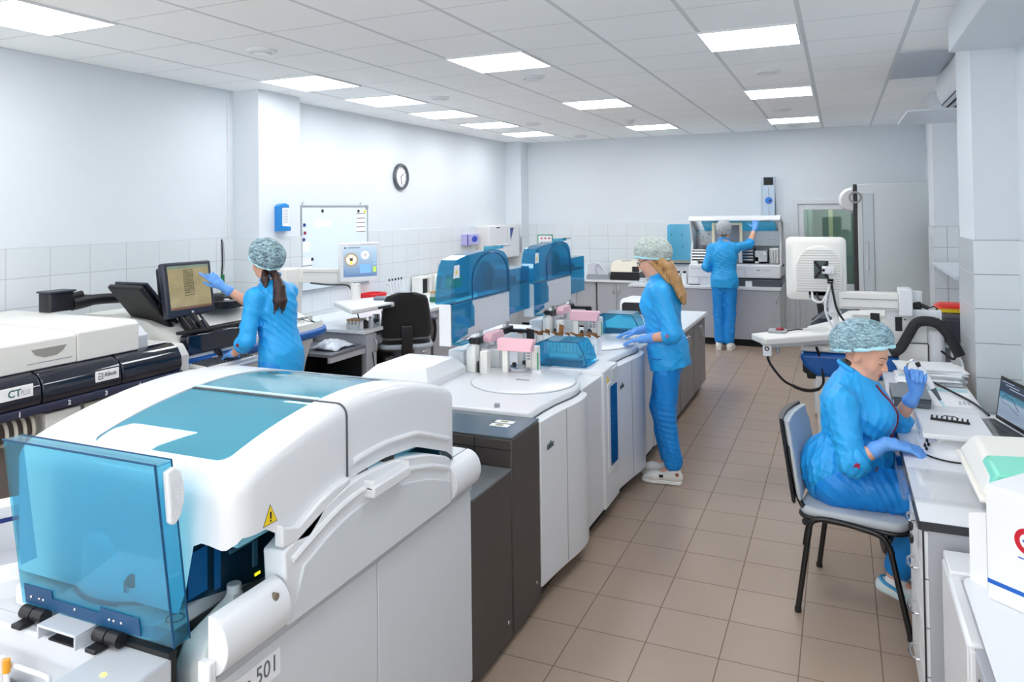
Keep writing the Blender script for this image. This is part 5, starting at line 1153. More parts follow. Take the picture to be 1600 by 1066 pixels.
# ------------------------------------------------------------------ benches along the back wall
t = thing('back_bench', 'pale worktop of the back bench in the left corner behind the raised lids', 'worktop', (-3.7,11,.74))
obj('worktop', MB().box(-4.64,-2.72,10.72,11.285,.745,.775), M_BENCH, t, bevel=.004); obj('edge_band', MB().box(-4.64,-2.72,10.712,10.72,.745,.775), M_CABW, t)
for k,(x0,x1) in enumerate(((-4.62,-3.99),(-3.97,-3.36),(-3.34,-2.74))):
    cab('base_cupboard', ['grey two door cupboard in the back left corner under the back bench','grey two door cupboard in the middle of the back bench','grey two door cupboard of the back bench below the cream device'][k], x0,x1,10.76,11.28,.08,.745,'y-',2,0,M_CAB,'arc','grey back bench cupboards')
t = thing('analyzer_bench', 'pale worktop carrying the open analyzer before the woman at the back wall', 'worktop', (-1.7,10.6,.74))
obj('worktop', MB().box(-2.72,-.71,10.22,11.285,.745,.775), M_BENCH, t, bevel=.004); obj('edge_band', MB().box(-2.72,-.71,10.212,10.22,.745,.775), M_CABW, t)
for k,(x0,x1) in enumerate(((-2.70,-2.06),(-2.04,-1.39),(-1.37,-.73))):
    c = cab('base_cupboard', ['grey door cupboard framed in white below the white canisters','grey door cupboard framed in white in front of the back woman\'s legs','grey door cupboard framed in white beside the back woman, under the open analyzer'][k], x0,x1,10.25,11.28,.09,.745,'y-',1,0,M_CABW,'arc','white framed cupboards at the back wall',M_CAB)
obj('adjustable_foot', MB().cyl((-.80,10.32,0),(-.80,10.32,.09),.02), M_CHROME, c)
ZB = .7755
# open analyzer
t = thing('open_analyzer', 'white benchtop analyzer with its big blue lid raised above the woman in back', 'analyzer', (-1.3,10.7,ZB))
AX0, AX1, AY0 = -1.93, -.72, 10.36
obj('base_plinth', MB().box(-1.32,AX1+.01,AY0,11.1,ZB,.87), mat('dark_grey_base',(66,70,78),.3), t, bevel=.01)
obj('base_plinth_rear', MB().box(AX0,-1.32,AY0+.05,11.1,ZB,.90), M_WHITE, t, bevel=.008)
obj('front_panel', MB().box(AX0+.02,AX1,AY0+.0,11.1,.885,1.06), M_WHITE, t, bevel=.02, seg=3)
obj('panel_seam', MB().box(-1.17,-1.166,AY0-.002,AY0+.002,.88,1.0), M_GREY, t); obj('panel_line', MB().box(AX0+.05,-1.17,AY0-.002,AY0+.002,1.0,1.004), M_GREY, t)
obj('maker_mark', MB().box(-1.02,-.98,AY0-.002,AY0+.001,.985,1.0), M_GREY, t, smooth=0); obj('maker_lettering', MB().box(-.95,-.85,AY0-.002,AY0+.001,.988,.996), mat('faint_lettering',(176,182,188),.5), t, smooth=0)
obj('rear_panel', MB().box(AX0+.04,AX1-.02,10.95,11.1,1.06,1.58), M_WHITE, t, bevel=.01)
obj('deck_cavity', MB().box(AX0+.08,AX1-.04,10.50,10.95,1.058,1.066), M_GREY, t)
obj('upper_shelf', MB().box(AX0+.10,AX1-.04,10.82,10.96,1.29,1.50), mat('inner_shell',(216,220,224),.4), t, bevel=.008)
for x0,x1,z0,z1,mm,nm in ((-1.90,-1.62,1.08,1.25,M_CHROME,'rack_module'),(-1.27,-1.22,1.07,1.27,M_LGREY,'module_post'),(-1.22,-1.07,1.09,1.26,M_MONB,'dark_module'),(-1.06,-.90,1.09,1.24,mat('metal_cover',(178,182,184),.3,metal=.6),'metal_module'),(-.87,-.76,1.07,1.27,M_WHITE2,'tube_module'),(-1.06,-1.01,1.07,1.16,M_WHITE,'white_block')):
    mo = obj(nm, MB().box(x0,x1,10.55,10.86,z0,z1), mm, t, bevel=.006)
    if nm in ('rack_module','dark_module'):
        for k in range(4): obj('rail', MB().box(x0+.01,x1-.01,10.53,10.56,z0+.02+.04*k,z0+.036+.04*k), M_INK if nm == 'rack_module' else M_CHROME, mo)
    if nm == 'metal_module': obj('port', MB().cyl((-.93,10.545,1.20),(-.93,10.555,1.20),.02), M_WHITE, mo)
    if nm == 'tube_module':
        for k in range(3): obj('tube', MB().tube([(-.86+.03*k,10.54,1.08),(-.85+.03*k,10.53,1.16),(-.86+.035*k,10.54,1.25)],.005,6,4), M_GREY, mo)
obj('socket_plate', MB().box(-.92,-.80,10.812,10.82,1.36,1.40), M_WHITE, t); 
for x in (-.90,-.86,-.82): obj('socket', MB().cyl((x,10.808,1.38),(x,10.813,1.38),.008,n=10), M_GREY, t)
for x,z in ((-1.78,1.42),(-1.72,1.40),(-1.80,1.37),(-1.70,1.45),(-1.65,1.39)): obj('knob', MB().cyl((x,10.80,z),(x,10.822,z),.008,n=10), M_GREY, t)
# side cheeks and raised lid
for x0 in (AX0, AX1-.035):
    obj('side_cheek', MB().prism([(10.60,1.0),(11.05,1.0),(11.05,1.62),(10.74,1.66),(10.55,1.63),(10.62,1.50),(10.68,1.35),(10.62,1.18)],'x',x0,x0+.035), M_WHITE, t, bevel=.012, seg=3)
lid = obj('raised_lid', MB().prism([(10.50,1.655),(10.525,1.695),(10.56,1.715),(10.60,1.712),(10.60,1.69),(10.56,1.685),(10.53,1.66),(10.51,1.64)],'x',AX0,AX1), M_WHITE, t, bevel=.012, seg=3)
obj('lid_window', MB().hexa([(AX0+.16,10.555,1.655),(AX1-.08,10.555,1.655),(AX1-.08,10.90,1.50),(AX0+.16,10.90,1.50),(AX0+.16,10.565,1.665),(AX1-.08,10.565,1.665),(AX1-.08,10.91,1.51),(AX0+.16,10.91,1.51)]), M_CYANP, lid, smooth=0)
for x_ in (AX0, AX1-.08): obj('lid_side', MB().prism([(10.55,1.70),(10.60,1.715),(10.97,1.56),(10.97,1.50),(10.90,1.50),(10.56,1.65)],'x',x_,x_+.08), M_WHITE, lid, bevel=.006)
obj('lid_liner', MB().box(AX0+.05,AX1-.05,10.93,10.95,1.44,1.51), mat('pale_cyan_liner',(160,214,230),.4), lid)
obj('lid_latch', MB().box(-.98,-.85,10.56,10.60,1.635,1.655), M_BLACK, lid)
ms = obj('inner_monitor', MB().box(-1.63,-1.22,10.60,10.63,1.22,1.62), mat('cream_bezel',(236,228,196),.4), t, bevel=.006)
obj('monitor_glass', MB().box(-1.59,-1.26,10.594,10.60,1.26,1.585), mat('grey_screen',(120,126,138),.12), ms)
# side blue cover
t = thing('side_cover', 'blue opened side cover with white rim, left of the open analyzer', 'cover', (-2.05,10.7,ZB))
obj('cover_panel', MB().prism(rpoly(-2.27,-1.90,1.06,1.60,.04),'y',10.70,10.708), M_CYANP, t)
obj('cover_backing', MB().prism(rpoly(-2.25,-1.92,1.09,1.58,.03),'y',10.72,10.726), mat('pale_cyan_back',(150,206,226),.4), t)
obj('cover_rim', MB().box(-2.28,-2.262,10.66,10.70,1.05,1.38).box(-2.27,-1.90,10.66,10.71,1.03,1.05), edge, t, bevel=.004)
obj('cover_frame', MB().box(-2.29,-1.95,10.74,10.80,ZB,1.02).box(-2.292,-2.275,10.70,10.76,ZB,1.38), M_WHITE, t, bevel=.008)
obj('cover_shelf', MB().box(-2.24,-1.93,10.64,10.72,1.055,1.085), mat('olive_grey',(150,146,130),.5), t)
for x,z in ((-2.21,1.45),(-2.06,1.45),(-1.93,1.45),(-2.21,1.28),(-2.05,1.28)): obj('cover_screw', MB().cyl((x,10.694,z),(x,10.70,z),.009,n=10), mat('screw_blue',(20,70,110),.3), t)
# canisters and bottles on that bench
for k,(x,y,w_,h,cap_,lab) in enumerate(((-2.30,10.46,.05,.14,0,'white reagent bottle nearest the cream device on the analyzer bench'),(-2.20,10.46,.045,.15,1,'white reagent bottle with dark cap, second of the bench row'),(-2.11,10.46,.045,.15,1,'white reagent bottle with dark cap beside the tall canister'),(-1.97,10.44,.10,.20,0,'tall white canister with black base ring among the reagent bottles'),(-1.83,10.45,.045,.15,1,'white reagent bottle with dark cap just past the tall canister'),(-1.75,10.45,.045,.15,1,'white dark capped reagent bottle close to the back woman\'s sleeve'),(-1.67,10.45,.045,.15,1,'white dark capped reagent bottle right beside the back woman'))):
    x += .125
    b_ = thing('reagent_bottle', lab, 'bottle', (x,y,ZB), 0, 'white bottles on the analyzer bench')
    obj('bottle_body', MB().prism(rpoly(x-w_/2-.012,x+w_/2+.012,y-.05,y+.05,.012),'z',ZB,ZB+h), M_WHITE, b_, bevel=.004)
    obj('bottle_cap', MB().cyl((x,y,ZB+h),(x,y,ZB+h+.028),.022 if cap_ else .03,n=14), M_BLACK if cap_ else M_WHITE, b_)
    if k == 3:
        obj('canister_neck', MB().box(x-.05,x+.05,y-.03,y+.05,ZB+h,ZB+h+.12), M_WHITE, b_, bevel=.01); obj('canister_handle', MB().tube([(x+.055,y-.02,ZB+.22),(x+.075,y-.02,ZB+.27),(x+.06,y-.02,ZB+.31)],.008,8,4), M_INK, b_); obj('base_ring', MB().box(x-.075,x+.075,y-.058,y+.055,ZB,ZB+.012), M_INK, b_)
tag(obj('small_carton', MB().box(-1.02-.14,-1.02-.06,10.30,10.36,ZB,ZB+.07), M_CARTON, bevel=.002), 'small white carton on the bench edge right beside the back woman', 'carton')
# devices on the back bench
t = thing('silver_device', 'silver grey sloping device on the back bench beside the blue box', 'device', (-3.3,10.95,ZB))
obj('device_base', MB().box(-3.52,-3.15,10.78,11.1,ZB,.84), mat('silver_base',(150,154,160),.35), t, bevel=.008)
obj('device_top', MB().prism([(-3.50,.84),(-3.17,.84),(-3.19,.88),(-3.30,1.0),(-3.40,1.04),(-3.50,1.0)],'y',10.80,11.08), mat('silver_top',(206,210,218),.25,coat=.3), t, bevel=.012)
obj('device_rib', MB().tube([(-3.36,10.795,.86),(-3.37,10.795,.95),(-3.33,10.80,1.0),(-3.26,10.795,.92)],.012,8,4), mat('silver_rib',(170,176,190),.3), t)
t = thing('cream_device', 'cream boxy device on black base on the back bench', 'device', (-2.9,10.95,ZB))
obj('device_base', MB().box(-3.13,-2.70,10.76,11.15,ZB,.895), M_BLACK, t, bevel=.006); obj('device_top', MB().hexa([(-3.14,10.75,.895),(-2.69,10.75,.895),(-2.69,11.16,.895),(-3.14,11.16,.895),(-3.12,10.80,1.04),(-2.72,10.80,1.04),(-2.72,11.12,1.06),(-3.12,11.12,1.06)]), mat('device_cream',(232,226,208),.45), t, bevel=.008); obj('device_slot', MB().box(-3.0,-2.86,10.90,10.93,1.045,1.055), M_GREY, t); obj('corner_panel', MB().box(-2.80,-2.70,10.74,10.76,.90,.98), M_BLACK, t)
t = thing('foil_stack', 'small pile of clear lab dishes on the bench beside the cream device', 'dishes', (-2.62,10.5,ZB))
for k in range(3): obj('dish', MB().lathe([(0,0),(.05,0),(.052,.02),(.048,.02),(.046,.004),(0,.004)],(-2.60+.012*k,10.50,ZB+.022*k),20), M_CLEARG, t)
tag(obj('sample_cup', MB().lathe([(0,0),(.02,0),(.024,.06),(.02,.06),(.017,.004),(0,.004)],(-2.48,10.42,ZB),16), mat('cup_steel',(170,172,176),.25,metal=.6)), 'small metal cup standing on the bench between dishes and white bottles', 'cup')
# things on the back wall
t = thing('glove_box', 'purple and blue glove box on the tiled left wall before the corner', 'glove box', (-4.92,9.6,1.33))
obj('carton', MB().box(-4.92,-4.83,9.42,9.80,1.34,1.49), mat('glove_lilac',(176,176,222),.5), t, bevel=.003); obj('print_hand', MB().ell((-4.829,9.66,1.42),.002,.09,.045,16,8), mat('glove_blue_print',(40,70,190),.5), t); obj('print_side', MB().box(-4.831,-4.828,9.42,9.455,1.34,1.49), mat('glove_violet',(84,60,160),.5), t, smooth=0)
t = thing('wall_cupboard', 'white wall cabinet with dark blue wedge emblem in the back left corner', 'cabinet', (-4.78,10.4,1.1))
obj('cabinet_body', MB().box(-4.925,-4.70,9.86,10.97,1.10,1.60), M_WHITE2, t, bevel=.006); obj('cabinet_door', MB().box(-4.70,-4.685,9.87,10.50,1.11,1.59), M_WHITE, t, bevel=.003); obj('cabinet_door', MB().box(-4.70,-4.685,10.51,10.96,1.11,1.59), M_WHITE, t, bevel=.003)
obj('blue_wedge', MB().prism([(10.60,1.56),(10.74,1.56),(10.615,1.36)],'x',-4.685,-4.682), mat('emblem_blue',(22,62,140),.4), t, smooth=0); obj('black_mark', MB().box(-4.685,-4.682,10.1,10.22,1.562,1.578), M_INK, t, smooth=0)
tag(obj('door_pull', MB().cyl((-4.66,10.97,1.15),(-4.66,10.97,1.40),.012), M_GREY), 'slim grey vertical bar on the corner pillar beside the wall cabinet', 'bar')  # slim upright door pull
t = thing('safety_sign', 'white sheet in green frame with red symbols on the back wall tiles', 'sign', (-4.37,11.285,1.17))
obj('sign_sheet', MB().box(-4.49,-4.25,11.283,11.288,1.18,1.42), M_PAPER, t, smooth=0); obj('sign_frame', MB().box(-4.50,-4.485,11.28,11.29,1.17,1.43).box(-4.50,-4.24,11.28,11.29,1.415,1.43).box(-4.255,-4.24,11.28,11.29,1.17,1.43), mat('sign_green',(50,150,110),.5), t, smooth=0)
for i in range(3):
    for j in range(3): obj('symbol', MB().lathe([(0,0),(.017,0),(.017,.002),(0,.002)],(-4.43+.065*i,11.281,1.37-.07*j),14,'y'), mat('symbol_red',(206,90,110),.5), t, smooth=0)
t = thing('air_purifier', 'tall narrow wall unit with blue round button on the back wall', 'purifier', (-.92,11.25,1.5))
obj('unit_body', MB().box(-1.0,-.84,11.20,11.295,1.52,2.26), mat('purifier_silver',(190,206,222),.35), t, bevel=.006); obj('unit_display', MB().box(-.985,-.855,11.196,11.20,2.14,2.25), M_INK, t); obj('unit_button', MB().lathe([(0,0),(.05,0),(.045,-.012),(0,-.014)],(-.92,11.20,1.92),28,'y'), mat('button_sky',(30,120,214),.3), t); obj('button_core', MB().lathe([(0,-.013),(.02,-.013),(.018,-.018),(0,-.018)],(-.905,11.20,1.915),18,'y'), mat('button_navy',(14,50,110),.3), t); obj('unit_slit', MB().box(-.922,-.918,11.197,11.201,1.55,1.84), M_SEAM, t); obj('unit_slit', MB().box(-.922,-.918,11.197,11.201,1.99,2.10), M_SEAM, t); obj('unit_cable', MB().tube([(-.845,11.27,2.1),(-.835,11.28,1.8),(-.84,11.28,1.5)],.005,6), M_INK, t)
# fridge and its neighbour
t = thing('laboratory_fridge', 'tall white fridge with long grey handle recess at the back right', 'fridge', (.6,10.6,0))
obj('fridge_body', MB().box(.20,.99,10.06,10.75,.03,2.08), M_WHITE, t, bevel=.01)
fd = obj('fridge_door', MB().prism(rpoly(.20,1.0,10.0,10.055,.012),'z',.06,2.09), mat('fridge_white',(212,220,223),.25), t, bevel=.008)
obj('handle_recess', MB().box(.255,.375,9.996,10.003,.70,1.98), mat('recess_pale',(206,216,222),.3), fd); obj('recess_line', MB().box(.252,.257,9.993,10.001,.70,1.98).box(.372,.378,9.993,10.001,.70,1.98), M_GREY, fd); obj('fridge_handle', MB().prism(rpoly(.285,.315,9.985,10.0,.006),'z',1.05,1.40), M_LGREY, fd)
obj('fridge_foot', MB().box(.25,.95,10.1,10.7,0,.03), M_BLACK, t)
obj('dark_gasket', MB().box(.155,.20,10.06,10.72,.05,2.06), mat('gasket_dark',(54,50,54),.5), t)
t = thing('fan_housing', 'white round fan housing on dark bracket at the fridge corner', 'fan', (.12,10.3,1.85))
obj('fan_shell', MB().lathe([(0,0),(.13,.0),(.16,.03),(.15,.09),(.10,.12),(0,.12)],(.15,10.30,1.90),28,'y'), M_WHITE, t); obj('fan_bracket', MB().box(.155,.198,10.02,10.06,1.80,2.09), M_BLACK, t); obj('fan_coil', MB().lathe([(.05,0),(.075,.0),(.075,-.03),(.05,-.03),(.05,0)],(.178,10.02,1.93),20,'y'), M_GREY, t)
tag(obj('dark_cabinet_side', MB().box(1.004,1.036,9.6,10.7,0,1.66), mat('dark_brown_panel',(44,38,42),.5)), 'dark brown tall panel between the fridge and the right wall', 'panel')
t = thing('window_sill_shelf', 'pale shelf on the right wall beside the far pillar with framed panes', 'shelf', (.9,7.5,1.2))
obj('shelf_board', MB().box(.80,1.045,6.6,8.2,1.245,1.275), mat('shelf_pale',(210,218,226),.3), t, bevel=.004); obj('frame_dark', MB().box(1.0,1.04,6.65,6.70,.80,1.24).box(1.0,1.04,7.15,7.20,.80,1.24).box(1.0,1.04,7.7,7.75,.80,1.24).box(1.0,1.04,6.65,7.75,1.20,1.24), M_INK, t); obj('pane', MB().box(1.015,1.03,6.70,7.70,.80,1.20), mat('pane_grey',(176,184,190),.1), t)
# ------------------------------------------------------------------ desks along the right wall
ZD = .75
M_EDGEB = mat('desk_edge_black',(40,42,48),.4)
t = thing('lab_desk', 'white topped desk with dark edge where the seated woman works', 'desk', (.57,3.7,.72))
obj('desk_top', MB().box(.228,.93,2.882,4.46,.722,.75), mat('desk_white',(232,234,237),.28,var=.01), t)
obj('edge_band', MB().box(.222,.228,2.88,4.46,.722,.75).box(.228,.93,2.876,2.882,.722,.75), M_EDGEB, t, smooth=0)
obj('back_panel', MB().box(.90,.92,3.42,4.46,.02,.72), M_CAB, t); obj('side_panel', MB().box(.26,.92,4.44,4.46,.02,.72), M_CABW, t)
t = thing('drawer_cabinet', 'white fronted drawer cabinet with keys in its lock under the desk end', 'cabinet', (.57,3.14,0))
obj('cabinet_body', MB().box(.252,.89,2.888,3.41,.06,.7205), M_CAB, t); obj('plinth', MB().box(.30,.90,2.90,3.40,0,.06), M_GAP, t)
obj('edge_strip', MB().box(.234,.240,2.884,2.888,.06,.72), M_EDGEB, t, smooth=0)
for k in range(4):
    z0, z1 = .065+.1635*k, .065+.1635*(k+1)-.004
    d = obj('drawer', MB().box(.234,.252,2.888,3.408,z0,z1), M_CABW, t, bevel=.002)
    obj('handle', MB().tube([(.234,3.08,z1-.045),(.214,3.09,z1-.048),(.205,3.15,z1-.056),(.214,3.21,z1-.062),(.234,3.22,z1-.064)],.005,8,5), M_CHROME, d)
    if k == 3:
        obj('lock', MB().cyl((.234,3.02,z1-.028),(.226,3.02,z1-.028),.011,n=16), M_CHROME, d)
kk = thing('key_bunch', 'bunch of keys with black heads hanging from the top drawer lock', 'keys', (.218,3.02,.60))
obj('key_head', MB().ell((.210,3.02,.678),.008,.018,.018,14,10), M_INK, kk); obj('key_head', MB().ell((.212,3.035,.628),.008,.02,.018,14,10), M_INK, kk)
obj('key_blade', MB().box(.208,.228,3.015,3.025,.690,.697), M_CHROME, kk); obj('key_blade', MB().box(.210,.214,3.03,3.037,.575,.615), M_CHROME, kk); obj('key_ring', MB().tube([(.212,3.02+.016*math.cos(a),.655+.016*math.sin(a)) for a in np.linspace(0,2*PI,16)],.0016,6), M_CHROME, kk)
t = thing('far_desk', 'second white desk carrying the papers beyond the seated woman', 'desk', (.45,4.9,.72))
obj('desk_top', MB().box(.23,.665,4.465,5.40,.722,.75), mat('desk_white',(232,234,237),.28), t, bevel=.002)
obj('desk_panel', MB().box(.25,.65,4.48,4.50,.02,.722).box(.25,.65,5.37,5.39,.02,.722).box(.63,.65,4.5,5.37,.02,.722), M_CAB, t)
t = thing('dark_file_tray', 'dark grey document tray at the desk edge beside the seated woman\'s raised forearm', 'tray', (.32,4.58,ZD))
obj('tray_shell', MB().box(.24,.42,4.47,4.80,.751,.80), mat('tray_dark_grey',(74,80,88),.45), t, bevel=.006); obj('tray_lid', MB().box(.238,.422,4.468,4.802,.80,.806), mat('tray_lid_grey',(124,132,140),.4), t, bevel=.002)
# papers
random.seed(11)
t = thing('paper_stack', 'thick uneven stack of white papers behind the pipetting hand', 'papers', (.49,5.2,ZD))
pm = MB(); z = .751
for k in range(16):
    dx, dy, a = random.uniform(-.02,.02), random.uniform(-.03,.03), random.uniform(-.12,.12)
    cx, cy = .48+dx, 5.19+dy; c_, s_ = math.cos(a), math.sin(a); h = random.uniform(.004,.009)
    P = [(cx+u*c_-v*s_, cy+u*s_+v*c_) for u, v in ((-.165,-.13),(.165,-.13),(.165,.13),(-.165,.13))]
    pm.prism(P,'z',z,z+h); z += h
obj('paper_sheets', pm, M_PAPER, t, smooth=0)
obj('folder_sheet', MB().prism([(.30,5.05),(.66,5.06),(.67,5.33),(.31,5.32)],'z',.772,.778), mat('folder_grey',(150,152,158),.5), t)
obj('curled_sheet', MB().grid(lambda u,v:(.29+.12*u,5.03+.2*v,.758+.075*(1-u)**2*0+.07*u*(1-.6*v)),8,6), M_PAPER, t, solid=.001)
for k,(P,lab,band) in enumerate((([(.40,4.55),(.63,4.58),(.655,5.02),(.42,5.0)],'printed form with pale blue header beside the column gap',True),([(.28,4.84),(.41,4.82),(.43,5.02),(.30,5.04)],'small printed sheet with pale green header next to the dark tray',False))):
    s_ = thing('form_sheet', lab, 'paper', (P[0][0],P[0][1],ZD), 0, 'printed forms on the far desk')
    obj('sheet', MB().prism(P,'z',.8065 if not band else .7505,.8085 if not band else .7525), M_PAPER, s_, smooth=0)
    L_ = lambda u,v: tuple(P[0][i]*(1-u)*(1-v)+P[1][i]*u*(1-v)+P[2][i]*u*v+P[3][i]*(1-u)*v for i in (0,1))
    z = .7527 if band else .8087
    obj('header_band', MB().prism([L_(.02,.78),L_(.98,.78),L_(.98,.97),L_(.02,.97)],'z',z,z+.0004), mat('pale_header',(178,214,222),.6), s_, smooth=0)
    for r in range(4):
        for q in range(3): obj('print_mark', MB().prism([L_(.70+.09*q,.10+.05*r),L_(.76+.09*q,.10+.05*r),L_(.76+.09*q,.135+.05*r),L_(.70+.09*q,.135+.05*r)],'z',z,z+.0005), mat('print_grey',(176,184,192),.6), s_, smooth=0)
tag(obj('desk_cable', MB().tube([(.36,5.02,.84),(.46,4.96,.80),(.56,4.84,.77),(.63,4.66,.762),(.66,4.50,.757),(.668,4.42,.757)],.006,8,6), M_INK), 'black cable trailing from the paper stack towards the laptop', 'cable')
# orbital shaker / scale
t = thing('lab_scale', 'white round based lab scale with clear guarded square pan', 'scale', (.44,3.76,ZD))
bs = [(.44+.155*math.cos(a), 3.755+.185*math.sin(a)) for a in np.linspace(0,2*PI,48,endpoint=False)]
obj('foot_ring', MB().prism(bs,'z',.751,.757), M_INK, t)
def sring(s, z): return [(.44+(x-.44)*s, 3.755+(y-3.755)*s, z) for x,y in bs]
obj('scale_base', MB().loft([sring(.99,.757),sring(1.0,.77),sring(.94,.80),sring(.80,.825)]), M_WHITE, t, smooth=50)
obj('scale_neck', MB().box(.35,.53,3.63,3.90,.82,.846), M_LGREY, t, bevel=.006); obj('neck_plate', MB().box(.36,.52,3.622,3.632,.815,.842), M_WHITE2, t)
obj('scale_pan', MB().box(.298,.562,3.56,3.94,.846,.866), M_WHITE, t, bevel=.004)
M_ACR = tint('clear_acrylic',(253,254,254),.02,.02,.55)
for b_ in ((.288,.298,3.54,3.96,.846,.892),(.562,.572,3.54,3.96,.846,.892),(.298,.562,3.95,3.96,.866,.892)): obj('guard_wall', MB().box(*b_), M_ACR, t, smooth=0)
for y,z in ((3.64,.785),(3.655,.80),(3.645,.818),(3.63,.80)): obj('button', MB().ell((.318+.006*(y-3.64)/.01,y-.015,z),.006,.010,.008,10,8), M_INK, t)
obj('red_mark', MB().ell((.317,3.665,.795),.005,.008,.006,10,8), mat('mark_red',(190,30,60),.4), t)
t = thing('strip_rack', 'black toothed strip holding small wells on the white scale pan', 'strip', (.42,3.79,.867))
R_ = Matrix.Translation(Vector((.425,3.785,.867))) @ Matrix.Rotation(math.radians(-13),4,'Z')
obj('strip_bar', MB().box(-.075,.075,-.006,.006,0,.008).xf(R_), M_INK, t)
for k in range(8): obj('well', MB().box(-.072+.0195*k,-.066+.0195*k,-.008,.008,.008,.02).xf(R_), M_INK, t)
obj('strip_loop', MB().tube([(-.03,0,.018),(-.02,0,.024),(.02,0,.024),(.035,0,.018)],.002,6).xf(R_), M_INK, t)
# laptop
t = thing('laptop', 'open black laptop with line drawing on its screen', 'laptop', (.63,4.18,ZD))
obj('laptop_base', MB().hexa([(.745,4.03,.751),(.676,4.32,.751),(.445,4.265,.751),(.514,3.975,.751),(.745,4.03,.769),(.676,4.32,.769),(.445,4.265,.766),(.514,3.975,.766)]), M_BLACK, t, bevel=.004)
kb_ = MB()
for r in range(5):
    for c in range(14):
        o_ = Vector((.70,4.055,.7672)); e1 = Vector((-.0037,.0157,0))*(1.12); e2 = Vector((-.0243,-.0057,0))
        p_ = o_+e1*c+e2*(r+.3); kb_.hexa([tuple(p_+e1*a_+e2*b_+Vector((0,0,z_))) for z_ in (-.002,.002) for a_,b_ in ((.1,.1),(.85,.1),(.85,.85),(.1,.85))])
obj('laptop_keys', kb_, mat('key_black',(36,36,40),.5), t, smooth=0)
U = Vector((-.231,.973,0)).normalized(); V = Vector((.14,.03,.99)).normalized(); W = V.cross(U); c0 = Vector((.75,4.025,.772))
def lp(u,v,w): return tuple(c0+U*u+V*v+W*w)
def lb(u0,u1,v0,v1,w0,w1): return MB().hexa([lp(u0,v0,w0),lp(u1,v0,w0),lp(u1,v1,w0),lp(u0,v1,w0),lp(u0,v0,w1),lp(u1,v0,w1),lp(u1,v1,w1),lp(u0,v1,w1)])
_s = -1 if W.x > 0 else 1     # screen looks back towards the seated woman
lid = obj('laptop_lid', lb(0,.305,0,.21,0,_s*-.009), M_BLACK, t, bevel=.003)
m, N, L, b = nodes_mat('laptop_screen_blue'); b.inputs['Base Color'].default_value = (.03,.03,.04,1); b.inputs['Roughness'].default_value = .12
_t = N.new('ShaderNodeTexCoord'); _g = N.new('ShaderNodeSeparateXYZ'); L.new(_t.outputs['Generated'],_g.inputs[0]); _r = N.new('ShaderNodeValToRGB')
_r.color_ramp.elements[0].color = srgb(118,134,152); _r.color_ramp.elements[1].color = srgb(44,56,70); e_ = _r.color_ramp.elements.new(.50); e_.color = srgb(128,146,164); e_ = _r.color_ramp.elements.new(.53); e_.color = srgb(66,120,142); e_ = _r.color_ramp.elements.new(.68); e_.color = srgb(58,110,132); e_ = _r.color_ramp.elements.new(.70); e_.color = srgb(40,50,62)
L.new(_g.outputs['Z'],_r.inputs[0]); L.new(_r.outputs[0], b.inputs['Emission Color']); b.inputs['Emission Strength'].default_value = .7
ls = obj('laptop_screen', lb(.015,.29,.02,.195,0,_s*.0012), m, lid, smooth=0)
random.seed(5)
for k in range(2):
    P_ = [(.09+.035*i, .062+.04*k+.02*random.uniform(-1,1)+.004*i) for i in range(6)]
    for i in range(5): obj('drawn_line', MB().tube([lp(P_[i][0],P_[i][1],_s*.0018),lp(P_[i+1][0],P_[i+1][1],_s*.0018)],.0011,5), E_INK, ls)
for k in range(3): obj('light_streak', MB().join(lb(.06+.05*k,.20+.04*k,.165+.012*k,.169+.012*k,_s*.0012,_s*.0016)), em('streak_grey',(120,132,146),.5), ls, smooth=0)
# clear acrylic sheet at the desk edge
t = thing('acrylic_sheet', 'clear acrylic sheet with drilled flange lying over the desk edge', 'acrylic sheet', (.4,3.25,.75))
obj('sheet_plate', MB().box(.186,.60,3.06,3.44,.7505,.7565), M_ACR, t, smooth=0)
fl = obj('sheet_flange', MB().box(.186,.192,3.06,3.44,.7565,.775).box(.186,.60,3.06,3.064,.7565,.768), M_ACR, t, smooth=0)
for y in (3.14,3.27): obj('drill_hole', MB().cyl((.205,y,.757),(.205,y,.758),.004,n=10), M_GREY, t)
# cream device with mint panel
t = thing('mint_device', 'cream device with mint green front panel at the desk end', 'device', (.66,3.2,ZD))
M_CR2 = mat('device_ivory',(240,238,230),.35)
obj('device_foot', MB().box(.45,.90,2.93,3.42,.751,.83), mat('device_foot_grey',(190,192,194),.5), t)
obj('device_lip', MB().hexa([(.405,2.90,.80),(.92,2.90,.80),(.92,3.46,.80),(.405,3.46,.80),(.408,2.90,.815),(.92,2.90,.815),(.92,3.46,.815),(.408,3.46,.815)]), M_CR2, t, bevel=.005)
obj('device_hood', MB().hexa([(.41,2.905,.815),(.92,2.905,.815),(.92,3.45,.815),(.41,3.45,.815),(.46,2.96,.885),(.92,2.96,.915),(.92,3.42,.915),(.46,3.42,.89)]), M_CR2, t, bevel=.022, seg=4)
mp = obj('mint_panel', MB().prism([(.435,.845),(.462,.893),(.60,.902),(.60,.845)],'y',2.925,3.14), mat('mint_green',(132,228,202),.3), t, bevel=.008)
obj('panel_gap', MB().box(.60,.606,2.93,3.13,.85,.906), M_INK, t); obj('faint_mark', MB().hexa([(.66,3.17,.9035),(.72,3.17,.9075),(.72,3.25,.9075),(.66,3.25,.9035),(.66,3.17,.9045),(.72,3.17,.9085),(.72,3.25,.9085),(.66,3.25,.9045)]), mat('mint_pale',(206,236,226),.4), t)
t.location.z += .03
